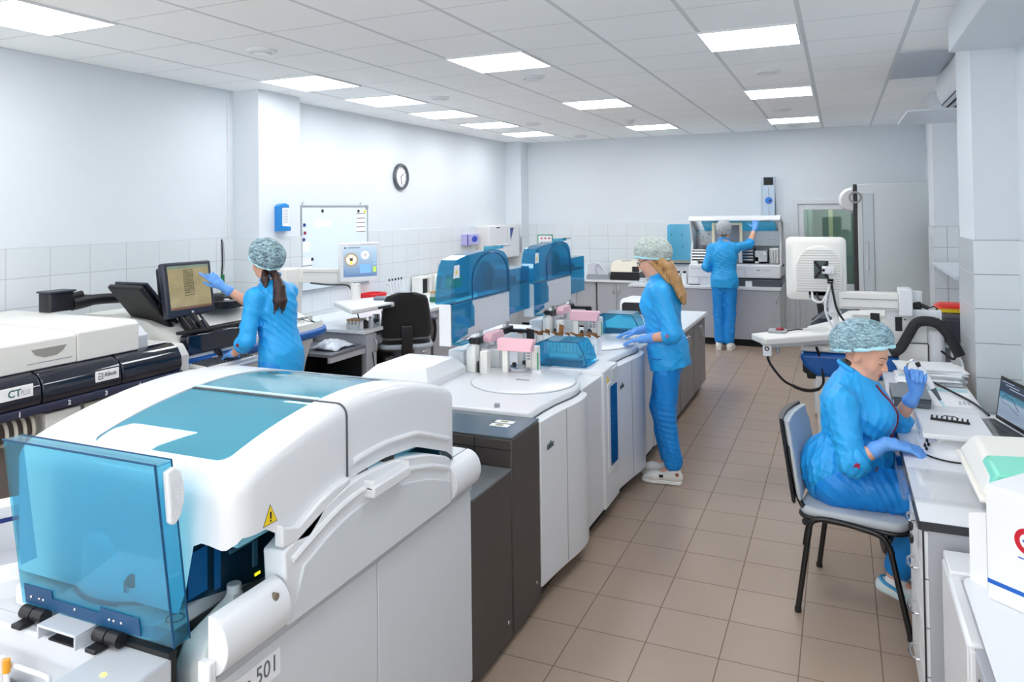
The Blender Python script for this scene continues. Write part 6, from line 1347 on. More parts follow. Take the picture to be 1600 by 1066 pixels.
# appliance under the box, board and printed carton
t = thing('bench_fridge', 'white boxy appliance with dark slot standing before the drawer cabinet', 'appliance', (.6,2.3,0))
obj('appliance_body', MB().box(.33,.93,1.2,2.84,.04,.655), M_LGREY, t, bevel=.006)
obj('appliance_side', MB().box(.285,.33,2.30,2.84,.0,.66), M_WHITE, t, bevel=.012, seg=3); obj('appliance_top', MB().box(.29,.93,2.68,2.845,.655,.682), M_WHITE, t, bevel=.006)
obj('dark_slot', MB().box(.33,.93,2.655,2.675,.655,.668), mat('slot_brown',(60,48,44),.6), t); obj('appliance_door', MB().box(.30,.33,1.2,2.295,.0,.655), mat('door_grey_panel',(176,178,186),.35), t, bevel=.006)
sg = obj('door_edge', MB().box(.288,.302,2.27,2.30,.02,.655), M_WHITE, t, bevel=.003)
obj('class_letter', text_mb('A', .03, 'x-', (.2985,2.22,.60), .0008, bold=.0006), M_INK, t, smooth=0); obj('class_frame', MB().box(.2985,.2995,2.195,2.235,.555,.59), M_INK, t, smooth=0); obj('class_window', MB().box(.2978,.2990,2.20,2.23,.56,.585), M_LGREY, t, smooth=0)
tag(obj('pale_board', MB().prism(rpoly(.315,.93,1.1,2.63,.05,8),'z',.69,.70).box(.40,.9,1.2,2.5,.6825,.69), mat('board_pale_grey',(222,226,230),.35), bevel=.003), 'pale grey round cornered board lying on the white appliance', 'board')
t = thing('printed_carton', 'tall white carton with red ring logo and blue stripe', 'carton', (.365,2.50,.701), math.radians(-40))
hC = .322
obj('carton_body', MB().box(0,.40,0,.26,0,hC), M_CARTON, t, world=False, bevel=.002)
obj('blue_stripe', MB().box(.0,.40,-.0012,.0008,.045,.057), mat('stripe_blue',(20,96,190),.5), t, world=False, smooth=0)
def ringm(cx,cz,r0,r1,a0,a1,y=-.0012,n=28):
    mb = MB(); A = np.linspace(math.radians(a0),math.radians(a1),n)
    for i in range(n-1):
        P=[(cx+r*math.cos(a),y,cz+r*math.sin(a)) for r,a in ((r0,A[i]),(r1,A[i]),(r1,A[i+1]),(r0,A[i+1]))]; mb.add(P,[(0,1,2,3)])
    return mb
lg = obj('logo_ring', ringm(.112,.198,.022,.036,20,400), mat('logo_red',(196,22,44),.5), t, world=False, smooth=0)
obj('logo_centre', ringm(.112,.198,0,.021,0,360,-.0014), M_PAPER, lg, world=False, smooth=0)
obj('logo_arc', ringm(.112,.198,.022,.036,262,300,-.0016), mat('stripe_blue',(20,96,190),.5), lg, world=False, smooth=0)
obj('logo_lettering', MB().box(.098,.126,-.0018,-.0012,.195,.202).box(.085,.145,-.0018,-.0012,.148,.151), mat('stripe_blue',(20,96,190),.5), lg, world=False, smooth=0)
for k,(x0,x1,z0,z1,lab) in enumerate(((.300,.335,.70,.86,'white folded paper panel standing against the printed carton'),)):
    tag(obj('folded_paper', MB().hexa([(.335,2.60,.7005),(.372,2.555,.7005),(.374,2.557,.7005),(.337,2.602,.7005),(.335,2.60,.90),(.372,2.555,.92),(.374,2.557,.92),(.337,2.602,.90)]), M_PAPER, smooth=0), lab, 'paper')
# visitor chair
t = thing('visitor_chair', 'grey padded chair with black tube frame under the seated woman', 'chair', (.03,3.83,0), math.radians(-9))
M_TUBEK = mat('black_tube',(18,18,20),.35)
M_GREYF = mat('grey_fabric',(180,186,192),.85,bump=.25,bscale=400,sheen=.2)
def CL(nm, mb, m, par=t, **k): return obj(nm, mb, m, par, world=False, **k)
CL('seat', MB().prism(rpoly(-.20,.25,-.23,.23,.07,8),'z',.425,.465), M_GREYF, bevel=.016, seg=3)
CL('seat_rim', MB().prism(rpoly(-.205,.255,-.235,.235,.07,8),'z',.412,.428), M_BLACK, bevel=.006)
for s in (-1,1):
    y = s*.235
    CL('frame_arch', MB().tube([(-.165,y,.30),(-.15,y,.38),(-.12,y,.42),(-.05,y,.43),(.08,y,.42),(.15,y,.40),(.185,y,.34)],.0125,10,5), M_TUBEK)
    CL('leg', MB().tube([(-.145,y,.39),(-.20,y*1.06,.012)],.0125,10), M_TUBEK); CL('leg', MB().tube([(.175,y,.37),(.25,y*1.06,.012)],.0125,10), M_TUBEK)
    for x in (-.20,.25): CL('leg_cap', MB().cyl((x,y*1.06,0),(x,y*1.06,.02),.015,n=12), M_BLACK)
    CL('back_upright', MB().tube([(.05,y*.85,.425),(-.10,y*.85,.425),(-.17,y*.85,.45),(-.205,y*.85,.52),(-.24,y*.85,.72)],.0115,10,5), M_TUBEK)
CL('cross_tube', MB().tube([(-.145,-.235,.40),(-.145,.235,.40)],.011,10), M_TUBEK); CL('cross_tube', MB().tube([(.17,-.235,.39),(.17,.235,.39)],.011,10), M_TUBEK)
br_ = []; brr = []
for v in range(11):
    q = v/10; z = .48+.345*q; w = .225*(1-.10*q); w *= (1 if .08 < q < .9 else .93)
    x = -.20-.05*q
    for lst, th, off, ww in ((br_,.018,.014,1),(brr,.012,-.012,1.03)):
        ring = []
        for k in range(24):
            a = 2*PI*k/24; y_ = w*ww*math.copysign(abs(math.cos(a))**.5,math.cos(a))
            ring.append((x+off-.035*(1-(y_/.225)**2)+th*math.copysign(abs(math.sin(a))**.7,math.sin(a)), y_, z+(.012*(2*q-1) if lst is brr else 0)))
        lst.append(ring)
CL('backrest', MB().loft(br_), M_GREYF, smooth=60); CL('back_shell', MB().loft(brr), M_BLACK, smooth=60)
CL('tilt_knob', MB().cyl((-.17,-.16,.385),(-.17,-.19,.385),.018,n=14), M_BLACK)
t = thing('desk_roller', 'grey round caster device on the floor in the knee space under the desk', 'caster', (.30,4.3,0))
obj('roller_wheel', MB().cyl((.17,4.40,.06),(.26,4.42,.06),.06,n=24), M_BLACK, t, bevel=.01); obj('roller_fork', MB().box(.18,.25,4.38,4.44,.10,.30), M_GREY, t, bevel=.008); obj('roller_bolt', MB().cyl((.165,4.39,.14),(.165,4.37,.14),.015,n=12), M_BLACK, t)
# ------------------------------------------------------------------ second bumper analyser, seen from behind
t = thing('rear_bumper_analyzer', 'white analyzer with blue bumper behind the seated woman, seen from its back', 'analyzer', (.15,5.9,0))
def bl(prof_x0, x1, z0, z1, y0, y1): return MB().box(prof_x0,x1,y0,y1,z0,z1)
tip = lambda x0,z0,z1: [(x0+.09,z0),(x0+.02,z0+.05),(x0,(z0+z1)/2+.02),(x0+.01,z1)]
obj('bumper', MB().loft([[( -.26+.10*a,5.46+.12*a*1.0+.0,0.0)] for a in ()]) if False else MB().prism([(-.16,.68),(-.235,.735),(-.265,.80),(-.262,.835),(.55,.835),(.55,.68)],'y',5.42,6.35), M_BUMP, t, bevel=.03, seg=4)
obj('bumper_cap', MB().prism([(-.262,.84),(-.25,.885),(.55,.90),(.55,.84)],'y',5.43,6.34), M_CREAM, t, bevel=.02, seg=3)
obj('upper_shell', MB().prism([(-.25,.885),(-.10,.93),(.05,1.02),(.58,1.06),(.58,.885)],'y',5.47,6.30), M_CREAM, t, bevel=.01)
obj('lower_shell', MB().prism([(-.17,.68),(-.165,.45),(-.15,.05),(.55,.05),(.55,.68)],'y',5.44,6.32), M_WHITE2, t, bevel=.01)
obj('plinth', MB().box(-.10,.52,5.5,6.25,0,.05), M_GAP, t)
obj('rear_cover', MB().box(.06,.50,5.425,5.60,.90,1.085), M_CREAM, t, bevel=.012)
dp_ = obj('rear_door', MB().box(.33,.50,5.41,5.44,.72,.94), M_WHITE2, t, bevel=.012)
obj('door_outline', MB().tube([(.335,5.412,.94),(.495,5.412,.94),(.50,5.412,.93),(.50,5.412,.72)],.003,6), M_INK, dp_)  # black outline along the top and one side of the door
obj('rear_column', MB().prism(rpoly(.50,.59,5.40,5.55,.03),'z',.70,1.02), M_WHITE, t, bevel=.015)
obj('rear_plate', MB().box(.26,.58,5.43,5.5,1.06,1.15), M_WHITE, t, bevel=.006)
obj('dark_port', MB().box(.315,.355,5.424,5.432,1.01,1.10), M_INK, t); obj('dark_port', MB().box(.17,.225,5.418,5.426,1.05,1.12), M_INK, t)
for x,z in ((.372,1.085),(.56,1.10)): obj('screw', MB().ell((x,5.428,z),.005,.003,.005,8,6), M_INK, t)
# arm with monitor, tray and trackball
t = thing('rear_arm_monitor', 'white monitor seen from behind on a white swing arm with keyboard tray', 'monitor', (.38,5.5,0))
obj('arm_post', MB().cyl((.44,5.52,1.05),(.44,5.52,1.26),.04), M_WHITE, t); obj('arm_box', MB().box(.335,.415,5.38,5.55,1.11,1.285), M_WHITE, t, bevel=.008)
obj('swing_arm', MB().box(-.02,.335,5.39,5.50,1.145,1.255), M_WHITE2, t, bevel=.006); obj('arm_groove', MB().box(.0,.33,5.386,5.392,1.21,1.216), M_GREY, t); obj('arm_groove', MB().box(.0,.33,5.386,5.392,1.155,1.16), M_GREY, t)
obj('elbow_post', MB().cyl((-.045,5.42,1.10),(-.045,5.42,1.30),.035), M_WHITE, t); obj('neck', MB().cyl((-.05,5.42,1.26),(-.06,5.42,1.40),.024), M_WHITE, t); obj('neck_clamp', MB().box(-.085,-.045,5.385,5.41,1.31,1.345), M_INK, t)
cs = obj('monitor_case', MB().loft([[(x_,5.44+dy,z_) for x_,z_ in rpoly(-.345+i_,.035-i_,1.19+i_,1.615-i_,.035)] for dy,i_ in ((.05,.01),(.02,0),(-.005,.004),(-.03,.035))]), M_WHITE2, t, smooth=40)
obj('screen', MB().box(-.32,.01,5.4905,5.493,1.215,1.59), M_INK, cs)
dm = obj('rear_dome', MB().loft([[(-.135+x_*s,5.41+dy,1.39+z_*s) for x_,z_ in [(.15*math.cos(a),.17*math.sin(a)) for a in np.linspace(-.25,PI+.25,26)]+[(-.145,-.14),(.145,-.14)]] for dy,s in ((0,1),(-.02,.96),(-.025,.9))]), M_WHITE2, cs, smooth=40)
for k in range(16): 
    z_ = 1.27+.017*k; hw = .135*math.sqrt(max(.05,1-max(0,(z_-1.40)/.17)**2))
    obj('vent_slit', MB().box(-.135-hw,-.135+hw,5.3838,5.386,z_,z_+.004), mat('slit_grey',(184,184,182),.6), dm, smooth=0)
obj('mount_recess', MB().box(-.165,-.075,5.381,5.386,1.34,1.46), mat('recess_dark_green',(70,84,84),.5), dm); 
for a,b_ in (((-.16,1.345),(-.08,1.455)),((-.16,1.455),(-.08,1.345))): obj('mount_bracket', MB().tube([(a[0],5.376,a[1]),(b_[0],5.376,b_[1])],.009,6), M_INK, dm)
obj('mount_plate', MB().box(-.115,-.055,5.34,5.378,1.375,1.425), M_WHITE, t, bevel=.006); obj('mount_bolt', MB().cyl((-.105,5.335,1.40),(-.105,5.341,1.40),.010,n=12), M_INK, t); obj('mount_arm', MB().box(-.085,-.035,5.35,5.43,1.37,1.425), M_WHITE, t, bevel=.008)
obj('connector_bay', MB().box(-.20,-.05,5.41,5.44,1.205,1.255), M_GREY, cs)
for k,(P_,m_) in enumerate((([(-.18,5.40,1.25),(-.17,5.36,1.20),(-.12,5.35,1.19),(-.08,5.37,1.26)],M_WHITE),([(-.15,5.40,1.25),(-.14,5.36,1.21),(-.10,5.36,1.20)],M_INK),([(-.07,5.37,1.30),(-.10,5.35,1.15),(-.05,5.35,1.02),(.02,5.36,1.0),(.06,5.37,1.06),(.03,5.37,1.09)],M_WHITE),([(-.06,5.37,1.32),(-.03,5.35,1.15),(.03,5.35,1.05),(.08,5.36,1.0)],M_INK),([(-.02,5.37,1.02),(.03,5.35,1.09),(.08,5.36,1.07)],M_WHITE),([(-.05,5.37,1.20),(-.02,5.36,1.05),(.0,5.36,.96)],M_WHITE))):
    obj('cable', MB().tube(P_,.007,8,6), m_, t)
obj('curved_neck', MB().tube([(-.045,5.42,1.12),(-.04,5.40,1.04),(-.08,5.38,.97),(-.16,5.42,.955)],[.045,.045,.035,.02],12,6), M_WHITE, t)
kt = obj('keyboard_tray', MB().prism([(-.56,5.25),(-.455,5.06),(-.02,5.42),(-.11,5.75)],'z',.93,.975), M_WHITE2, t, bevel=.01, seg=3)
obj('tray_underside', MB().prism([(-.50,5.25),(-.43,5.14),(-.05,5.45),(-.12,5.68)],'z',.905,.93), M_LGREY, t); 
obj('trackball', MB().ell((-.385,5.36,.985),.03,.03,.026,18,12), mat('trackball_red',(130,10,34),.12), kt); obj('trackball_base', MB().prism(rpoly(-.46,-.34,5.30,5.43,.02),'z',.975,.99), M_GREY, kt, bevel=.004)
obj('mouse_lead', MB().tube([(-.34,5.40,.98),(-.28,5.45,.985),(-.25,5.50,.98)],.004,6,4), M_INK, kt)
gh = obj('plug_housing', MB().prism(rpoly(-.475,-.42,5.10,5.16,.012),'z',.855,.935), M_WHITE, t, bevel=.006); obj('plug_eye', MB().lathe([(.008,0),(.014,0),(.014,-.004),(.008,-.004),(.008,0)],(-.448,5.099,.905),16,'y'), M_INK, gh); obj('tray_pin', MB().cyl((-.39,5.20,.86),(-.39,5.20,.905),.01), M_CHROME, t)
obj('coil_cable', MB().tube([(-.448,5.13,.855),(-.43,5.13,.80),(-.36,5.16,.70),(-.30,5.2,.655)],.008,8,6), M_INK, t)
cl_ = MB(); pts = []
for k in range(160):
    q = k/159; a = q*2*PI*20; pts.append((-.30+.16*q, 5.2+.06*q+.010*math.cos(a), .655-.03*math.sin(PI*q*.8)+.010*math.sin(a)))
obj('coiled_lead', cl_.tube(pts,.0035,5), M_INK, t); obj('coil_tail', MB().tube([(-.14,5.26,.64),(-.12,5.40,.66),(-.14,5.43,.80),(-.16,5.40,.88)],.008,8,5), M_INK, t)
t = thing('hooded_device', 'dark device with clear tilted hood behind the monitor arm', 'device', (0,7.2,.74))
obj('device_base', MB().box(-.25,.10,7.05,7.40,.741,.80), M_MONB, t, bevel=.01); obj('clear_hood', MB().prism([(-.25,.80),(.10,.80),(.10,.93),(-.02,.95),(-.14,.89)],'y',7.08,7.38), tint('hood_clear',(206,214,218),.04,.12), t); obj('hood_frame', MB().tube([(-.25,7.075,.80),(-.14,7.075,.89),(-.02,7.075,.95),(.10,7.075,.93)],.008,8), M_GREY, t); obj('hood_fin', MB().prism([(-.19,.88),(-.12,.93),(-.16,.98),(-.20,.97)],'y',7.06,7.10), M_BLACK, t)
tc_ = thing('side_cabinet', 'low white cabinet behind the rear analyzer carrying the hooded device', 'cabinet', (0,7.2,0)); obj('cabinet_body', MB().box(-.23,.30,7.0,7.45,.03,.74), M_CABW, tc_, bevel=.003); obj('plinth', MB().box(-.20,.28,7.03,7.42,0,.03), M_GAP, tc_)
t = thing('black_connector', 'black plug connector hanging at the lower side of the rear analyzer', 'connector', (-.2,5.5,.64))
obj('connector_body', MB().box(-.225,-.165,5.45,5.52,.655,.735), M_INK, t, bevel=.012); obj('connector_fin', MB().prism([(-.25,.70),(-.215,.68),(-.21,.74),(-.25,.765)],'y',5.46,5.49), M_INK, t)
t = thing('wrapped_hose', 'thick black wrapped hose arching over the rear analyzer', 'hose', (.5,5.38,.9))
obj('hose_tube', MB().tube([(.28,5.36,.875),(.335,5.36,.91),(.385,5.36,1.0),(.43,5.36,1.075),(.49,5.36,1.09),(.55,5.36,1.075),(.60,5.36,1.02),(.64,5.36,.94),(.665,5.36,.885)],.032,14,5), mat('hose_black',(34,34,36),.75,bump=.3,bscale=60), t)
obj('hose_tie', MB().lathe([(.033,-.008),(.036,0),(.033,.008)],(.42,5.36,1.06),16), M_INK, t); obj('white_lead', MB().tube([(.655,5.36,.89),(.675,5.35,.84),(.68,5.34,.79),(.665,5.33,.76)],.008,8,4), M_WHITE, t); obj('thin_lead', MB().tube([(.64,5.36,.88),(.63,5.36,.86),(.60,5.36,.88),(.57,5.40,.90)],.007,8,4), M_INK, t)
t = thing('barcode_scanner', 'small black hand scanner with cable lying on the rear analyzer top', 'scanner', (.45,5.6,1.15))
obj('scanner_head', MB().hexa([(.415,5.46,1.151),(.475,5.46,1.151),(.475,5.50,1.151),(.415,5.50,1.151),(.42,5.46,1.19),(.47,5.46,1.20),(.47,5.50,1.20),(.42,5.50,1.19)]), M_INK, t, bevel=.012); obj('scanner_grip', MB().tube([(.46,5.48,1.18),(.495,5.48,1.165),(.51,5.48,1.158)],.013,10), M_BLACK, t); obj('scanner_cable', MB().tube([(.51,5.48,1.158),(.54,5.47,1.17),(.56,5.47,1.155),(.57,5.49,1.12),(.55,5.46,1.155)],.004,6,6), M_INK, t)
t = thing('dark_grey_box', 'dark grey box on a shelf between the rear analyzer and the right pillar', 'box', (.78,6.2,.85))
obj('box_body', MB().box(.66,.86,6.05,6.40,.852,1.02), mat('box_slate',(64,64,76),.55), t, bevel=.012); obj('box_lid', MB().prism([(.66,1.02),(.86,1.02),(.86,1.03),(.70,1.055),(.66,1.05)],'y',6.05,6.40), mat('box_slate_lid',(96,96,106),.55), t, bevel=.006)
t = thing('side_table', 'white shelf table behind the right pillar carrying the dark grey box', 'table', (.8,6.3,0))
obj('table_top', MB().box(.64,1.04,5.95,6.55,.83,.85), M_CABW, t, bevel=.003); 
for x in (.67,1.01):
    for y in (5.98,6.52): obj('leg', MB().box(x-.015,x+.015,y-.015,y+.015,0,.83), M_GREY, t)
t = thing('yellow_sharps_box', 'yellow waste tub with red lid and blue clip on the dark grey box', 'tub', (.72,6.2,1.056))
obj('tub_body', MB().prism(rpoly(.63,.83,6.10,6.30,.03),'z',1.057,1.085), mat('bin_yellow2',(240,206,20),.4), t); obj('tub_lid', MB().loft([[(.72+x_*s,6.2+y_*s,z) for x_,y_ in rpoly(-.10,.085,-.10,.10,.04)] for z,s in ((1.085,1.05),(1.10,1.0),(1.115,.7))]), mat('lid_red2',(226,40,20),.4), t, smooth=40); obj('tub_clip', MB().box(.775,.80,6.09,6.10,1.06,1.10), mat('clip_blue',(24,70,190),.4), t)
# ------------------------------------------------------------------ people
M_SKIN = mat('skin', (226,172,146), 0.48, spec=.35, sss=.12, var=.03, vscale=25)
M_LIP = mat('lip', (186,92,92), 0.4, spec=.4)
M_BROW = mat('brow_brown', (70,46,36), 0.7)
M_LASH = mat('lash_dark', (34,24,22), 0.6)
M_SCRUB = mat('scrub_blue', (40,166,236), 0.42, spec=.4, bump=.10, bscale=350, var=.05, vscale=9)
M_TROUS = mat('scrub_trousers_blue', (20,138,222), 0.45, spec=.4, bump=.10, bscale=350, var=.06, vscale=9)
M_SCRUBD = mat('scrub_seam_blue', (18,96,190), 0.6)
M_PIPING = mat('piping_wine', (128,22,48), 0.5)
M_GLOVE = mat('nitrile_glove', (104,164,236), 0.42, spec=.4, var=.03, vscale=30)
M_SHOE = mat('white_trainer', (232,231,226), 0.5, var=.02)
M_SOLE = mat('sole_white', (244,244,242), 0.6)
def hair_mat(name, a, b):
    m, N, L, p = nodes_mat(name)
    t_ = N.new('ShaderNodeTexCoord'); mp_ = N.new('ShaderNodeMapping'); mp_.inputs['Scale'].default_value = (60,60,5); L.new(t_.outputs['Object'], mp_.inputs[0])
    n_ = N.new('ShaderNodeTexNoise'); n_.inputs['Scale'].default_value = 2.2; n_.inputs['Detail'].default_value = 5; L.new(mp_.outputs[0], n_.inputs['Vector'])
    r_ = N.new('ShaderNodeValToRGB'); r_.color_ramp.elements[0].position = .3; r_.color_ramp.elements[1].position = .72; r_.color_ramp.elements[0].color = srgb(*a); r_.color_ramp.elements[1].color = srgb(*b)
    L.new(n_.outputs['Fac'], r_.inputs[0]); L.new(r_.outputs[0], p.inputs['Base Color']); p.inputs['Roughness'].default_value = .42
    bp = N.new('ShaderNodeBump'); bp.inputs['Strength'].default_value = .5; bp.inputs['Distance'].default_value = .004; L.new(n_.outputs['Fac'], bp.inputs['Height']); L.new(bp.outputs[0], p.inputs['Normal'])
    return m
def cap_mat(name, dark, light=(196,230,238), lo=.40, hi=.62, scale=(14,14,30)):
    m, N, L, p = nodes_mat(name)
    t_ = N.new('ShaderNodeTexCoord'); mp_ = N.new('ShaderNodeMapping'); mp_.inputs['Scale'].default_value = scale; mp_.inputs['Rotation'].default_value = (.5,.4,.3); L.new(t_.outputs['Object'], mp_.inputs[0])
    n_ = N.new('ShaderNodeTexNoise'); n_.inputs['Scale'].default_value = 2.6; n_.inputs['Detail'].default_value = 8; n_.inputs['Roughness'].default_value = .72; n_.inputs['Distortion'].default_value = 1.4; L.new(mp_.outputs[0], n_.inputs['Vector'])
    r_ = N.new('ShaderNodeValToRGB'); r_.color_ramp.elements[0].position = lo; r_.color_ramp.elements[1].position = hi; r_.color_ramp.elements[0].color = srgb(*dark); r_.color_ramp.elements[1].color = srgb(*light)
    L.new(n_.outputs['Fac'], r_.inputs[0]); L.new(r_.outputs[0], p.inputs['Base Color']); p.inputs['Roughness'].default_value = .6
    bp = N.new('ShaderNodeBump'); bp.inputs['Strength'].default_value = .8; bp.inputs['Distance'].default_value = .006; L.new(n_.outputs['Fac'], bp.inputs['Height']); L.new(bp.outputs[0], p.inputs['Normal'])
    return m
M_BAND = mat('cap_band_cyan', (186,232,240), .6, bump=.4, bscale=120)

def V3(p): return np.array(p, float)
def nrm(v): v = V3(v); return v/np.linalg.norm(v)
def frame(fwd, up=(0,0,1)):
    f = nrm(fwd); r = nrm(np.cross(f, up)); u = np.cross(r, f); return r, f, u
def folds(seed, amp, k0=(30,30,14), extra=()):
    """cloth creases: warped, broken ridges plus a soft undulation"""
    rs = np.random.RandomState(seed); W_ = []
    for i in range(6):
        d = rs.normal(size=3)*np.array(k0)*rs.uniform(.7,1.3); W_.append((d, rs.uniform(0,6.28), rs.normal(size=3)*11, rs.uniform(0,6.28), rs.normal(size=3)*9, rs.uniform(0,6.28)))
    def fn(X,Y,Z):
        o = 0
        for d,ph,d2,p2,d3,p3 in W_:
            w_ = np.sin(d2[0]*X+d2[1]*Y+d2[2]*Z+p2)
            r_ = 1-np.abs(np.sin(d[0]*X+d[1]*Y+d[2]*Z+ph+1.3*w_))
            m_ = np.clip(.5+.9*np.sin(d3[0]*X+d3[1]*Y+d3[2]*Z+p3),0,1)
            o = o + m_*(r_**2.5-.25)
        o = -amp*o
        for c, rad, kx, a in extra:      # local creases round a joint
            q = np.exp(-(((X-c[0])**2+(Y-c[1])**2+(Z-c[2])**2)/rad**2))
            o = o - a*q*((1-np.abs(np.sin(kx[0]*X+kx[1]*Y+kx[2]*Z+1.0*np.sin(15*X+12*Y+9*Z))))**2.2-.3)*1.6
        return o
    return fn
def head_sdf(S, c, R, nb):
    r,f,u = R; P = lambda x,y,z: c+r*x+f*y+u*z; rot = np.stack([r,f,u],1)
    E = lambda q,rad,k=.012,op='+': S.ell(P(*q), rad, k, rot, op)
    E((0,-.012,.03),(.074,.094,.09),.0); E((0,.022,-.028),(.06,.064,.084),.03); E((0,.042,-.074),(.042,.042,.034),.03); S.cone(P(0,.066,-.092),P(0,.064,-.09),.017,.017,.022)
    for s in (-1,1):
        E((s*.034,.050,-.03),(.028,.030,.03),.02); S.cone(P(s*.014,.080,.017),P(s*.042,.066,.018),.009,.008,.014)
        E((s*.030,.093,.001),(.014,.013,.0085),.008,'-'); S.cone(P(s*.008,.094,-.035),P(s*.009,.092,-.036),.0075,.0075,.006)
        E((s*.073,-.008,-.012),(.009,.019,.030),.006)
    S.cone(P(0,.083,.006),P(0,.104,-.030),.007,.0105,.008)
    E((0,.087,-.056),(.021,.010,.0055),.005); E((0,.084,-.066),(.018,.010,.006),.005)
    S.cone(P(0,-.026,-.05), nb, .047, .053, .03)
    return P
def hand_glove(name, W, d, n, t, curl, parent, thumb=(.5,.8,-.25), tcurl=.5, fore=None, sc=1.0, spread=.10):
    """palm plus five separate fingers; n = back of hand, t = thumb side"""
    d, n = nrm(d), nrm(n); n = nrm(n-d*(n@d)); t = nrm(t-d*(t@d)-n*(t@n)); W = V3(W)
    S = SDF()
    S.cone(W, W+d*.03*sc, .024*sc, .027*sc, .012)
    for o in (.026,.009,-.009,-.025): S.cone(W+d*.022*sc+t*o*.8*sc, W+d*.082*sc+t*o*sc, .0135*sc, .0118*sc, .010)
    for i,(o,L_,rr) in enumerate(((.027,.94,.0092),(.009,1.05,.0094),(-.009,.98,.0090),(-.026,.78,.0080))):
        b = W+d*.082*sc+t*o*sc; dd = nrm(d+t*o*spread/.027); a = 0; cu = curl[i] if isinstance(curl[i], (tuple,list)) else (curl[i],curl[i],curl[i]*.8)
        for j,(l,cj) in enumerate(zip((.044,.028,.022),cu)):
            a += cj; v = dd*math.cos(a)-n*math.sin(a); e = b+v*l*L_*sc
            S.cone(b, e, rr*sc*(1-.04*j), rr*sc*(.96-.05*j), .0035); b = e
    b = W+d*.020*sc+t*.022*sc; v = nrm(d*thumb[0]+t*thumb[1]+n*thumb[2])
    for l,rr,cj in ((.042,.0125,0),(.034,.0105,tcurl),(.024,.0095,tcurl*.8)):
        ax = nrm(d*.9-t*.35-n*.25); v = nrm(v+ax*cj); e = b+v*l*sc; S.cone(b,e,rr*sc,rr*sc*.93,.005); b = e
    if fore is not None:
        g = nrm(V3(fore)-W); S.cone(W, W+g*.055, .0265, .033, .012); S.cone(W+g*.055, W+g*.057, .0355, .0355, .004)
    return obj(name, S.mesh(.0032, .012), M_GLOVE, parent, smooth=180)
def sleeve_cuff(a, b, r0, r1, parent, m, w=.028):
    """rolled cuff round the arm ending towards b"""
    a, b = V3(a), V3(b); g = nrm(b-a)
    mb = MB(); P_ = [a+g*x for x in (0,.004,w*.5,w-.004,w)]; rr = [r0*.92,r0*1.06,r0*1.08,r1*1.07,r1*.90]
    mb.tube([tuple(p) for p in P_], rr, 20)
    return obj('cuff', mb, m, parent, smooth=60)
def trainer(heel, toe, parent, name='shoe', up=.085, m=None, sole=True, lift=0.0):
    h, t_ = V3(heel), V3(toe); g = nrm(t_-h); s = np.cross((0,0,1),g); L_ = np.linalg.norm(t_-h)
    P = lambda a,b,z: h+g*a*L_+s*b+np.array((0,0,z))
    S = SDF(); S.cone(P(.10,0,.045),P(.30,0,.05),.034,.037,.02); S.cone(P(.30,0,.05),P(.70,.0,.035),.038,.040,.02,(1,1,.9)); S.cone(P(.70,0,.034),P(.88,0,.026),.040,.028,.02); S.cone(P(.14,0,.05),P(.16,0,up),.034,.036,.02)
    S.cone(P(.30,0,.06),P(.24,0,up),.032,.034,.02); S.slab(P(0,0,.012),(0,0,-1))
    sh = obj(name, S.mesh(.005,.015), m or M_SHOE, parent, smooth=180)
    if sole:
        out = [(.0,.018),(.03,.03),(.12,.036),(.3,.035),(.5,.037),(.7,.044),(.85,.040),(.95,.026),(1.0,.010)]
        poly = [tuple(P(a,b,0)[:2]) for a,b in out]+[tuple(P(a,-b,0)[:2]) for a,b in reversed(out)]
        obj('sole', MB().prism(poly,'z',heel[2]+.001,heel[2]+.024), M_SOLE, sh, bevel=.004)
        for k in range(4): obj('lace', MB().tube([tuple(P(.42+.07*k,.024,.077-.008*k)),tuple(P(.44+.07*k,0,.089-.0095*k)),tuple(P(.42+.07*k,-.024,.077-.008*k))],.0028,6,4), M_SOLE, sh)
    return sh
def cap(c, R, parent, m, rad=(.100,.124,.088), off=(0,-.018,.062), tilt=.40, cut=-.028, seed=1, wr=.0035):
    r,f,u = R; ct, st = math.cos(tilt), math.sin(tilt)
    f2 = f*ct+u*st; u2 = u*ct-f*st; rot = np.stack([r,f2,u2],1); c2 = c+r*off[0]+f*off[1]+u*off[2]
    S = SDF(); S.ell(c2, rad, 0, rot); S.ell(c2-f2*.03+u2*.0, (rad[0]*.95,rad[1]*.85,rad[2]*.95), .03, rot)
    S.slab(c2+u2*cut, -u2)
    o = obj('hair_net', S.mesh(.005,.02, folds(seed, wr, (55,55,30))), m, parent, smooth=180, label='crinkled pale blue hair net')
    q = math.sqrt(max(0.05,1-(cut/rad[2])**2)); S2 = SDF(); pts = []
    for k in range(31):
        a = 2*PI*k/30; pts.append(c2+u2*cut+r*rad[0]*q*math.cos(a)+f2*((rad[1]*q)*math.sin(a)-(.012 if math.sin(a)<0 else 0)))
    obj('net_band', MB().tube([tuple(p+u2*.003*math.sin(k*2.3)) for k,p in enumerate(pts)], [.0085+.0025*math.sin(k*1.9) for k in range(31)], 8), M_BAND, o, smooth=180)
    return o
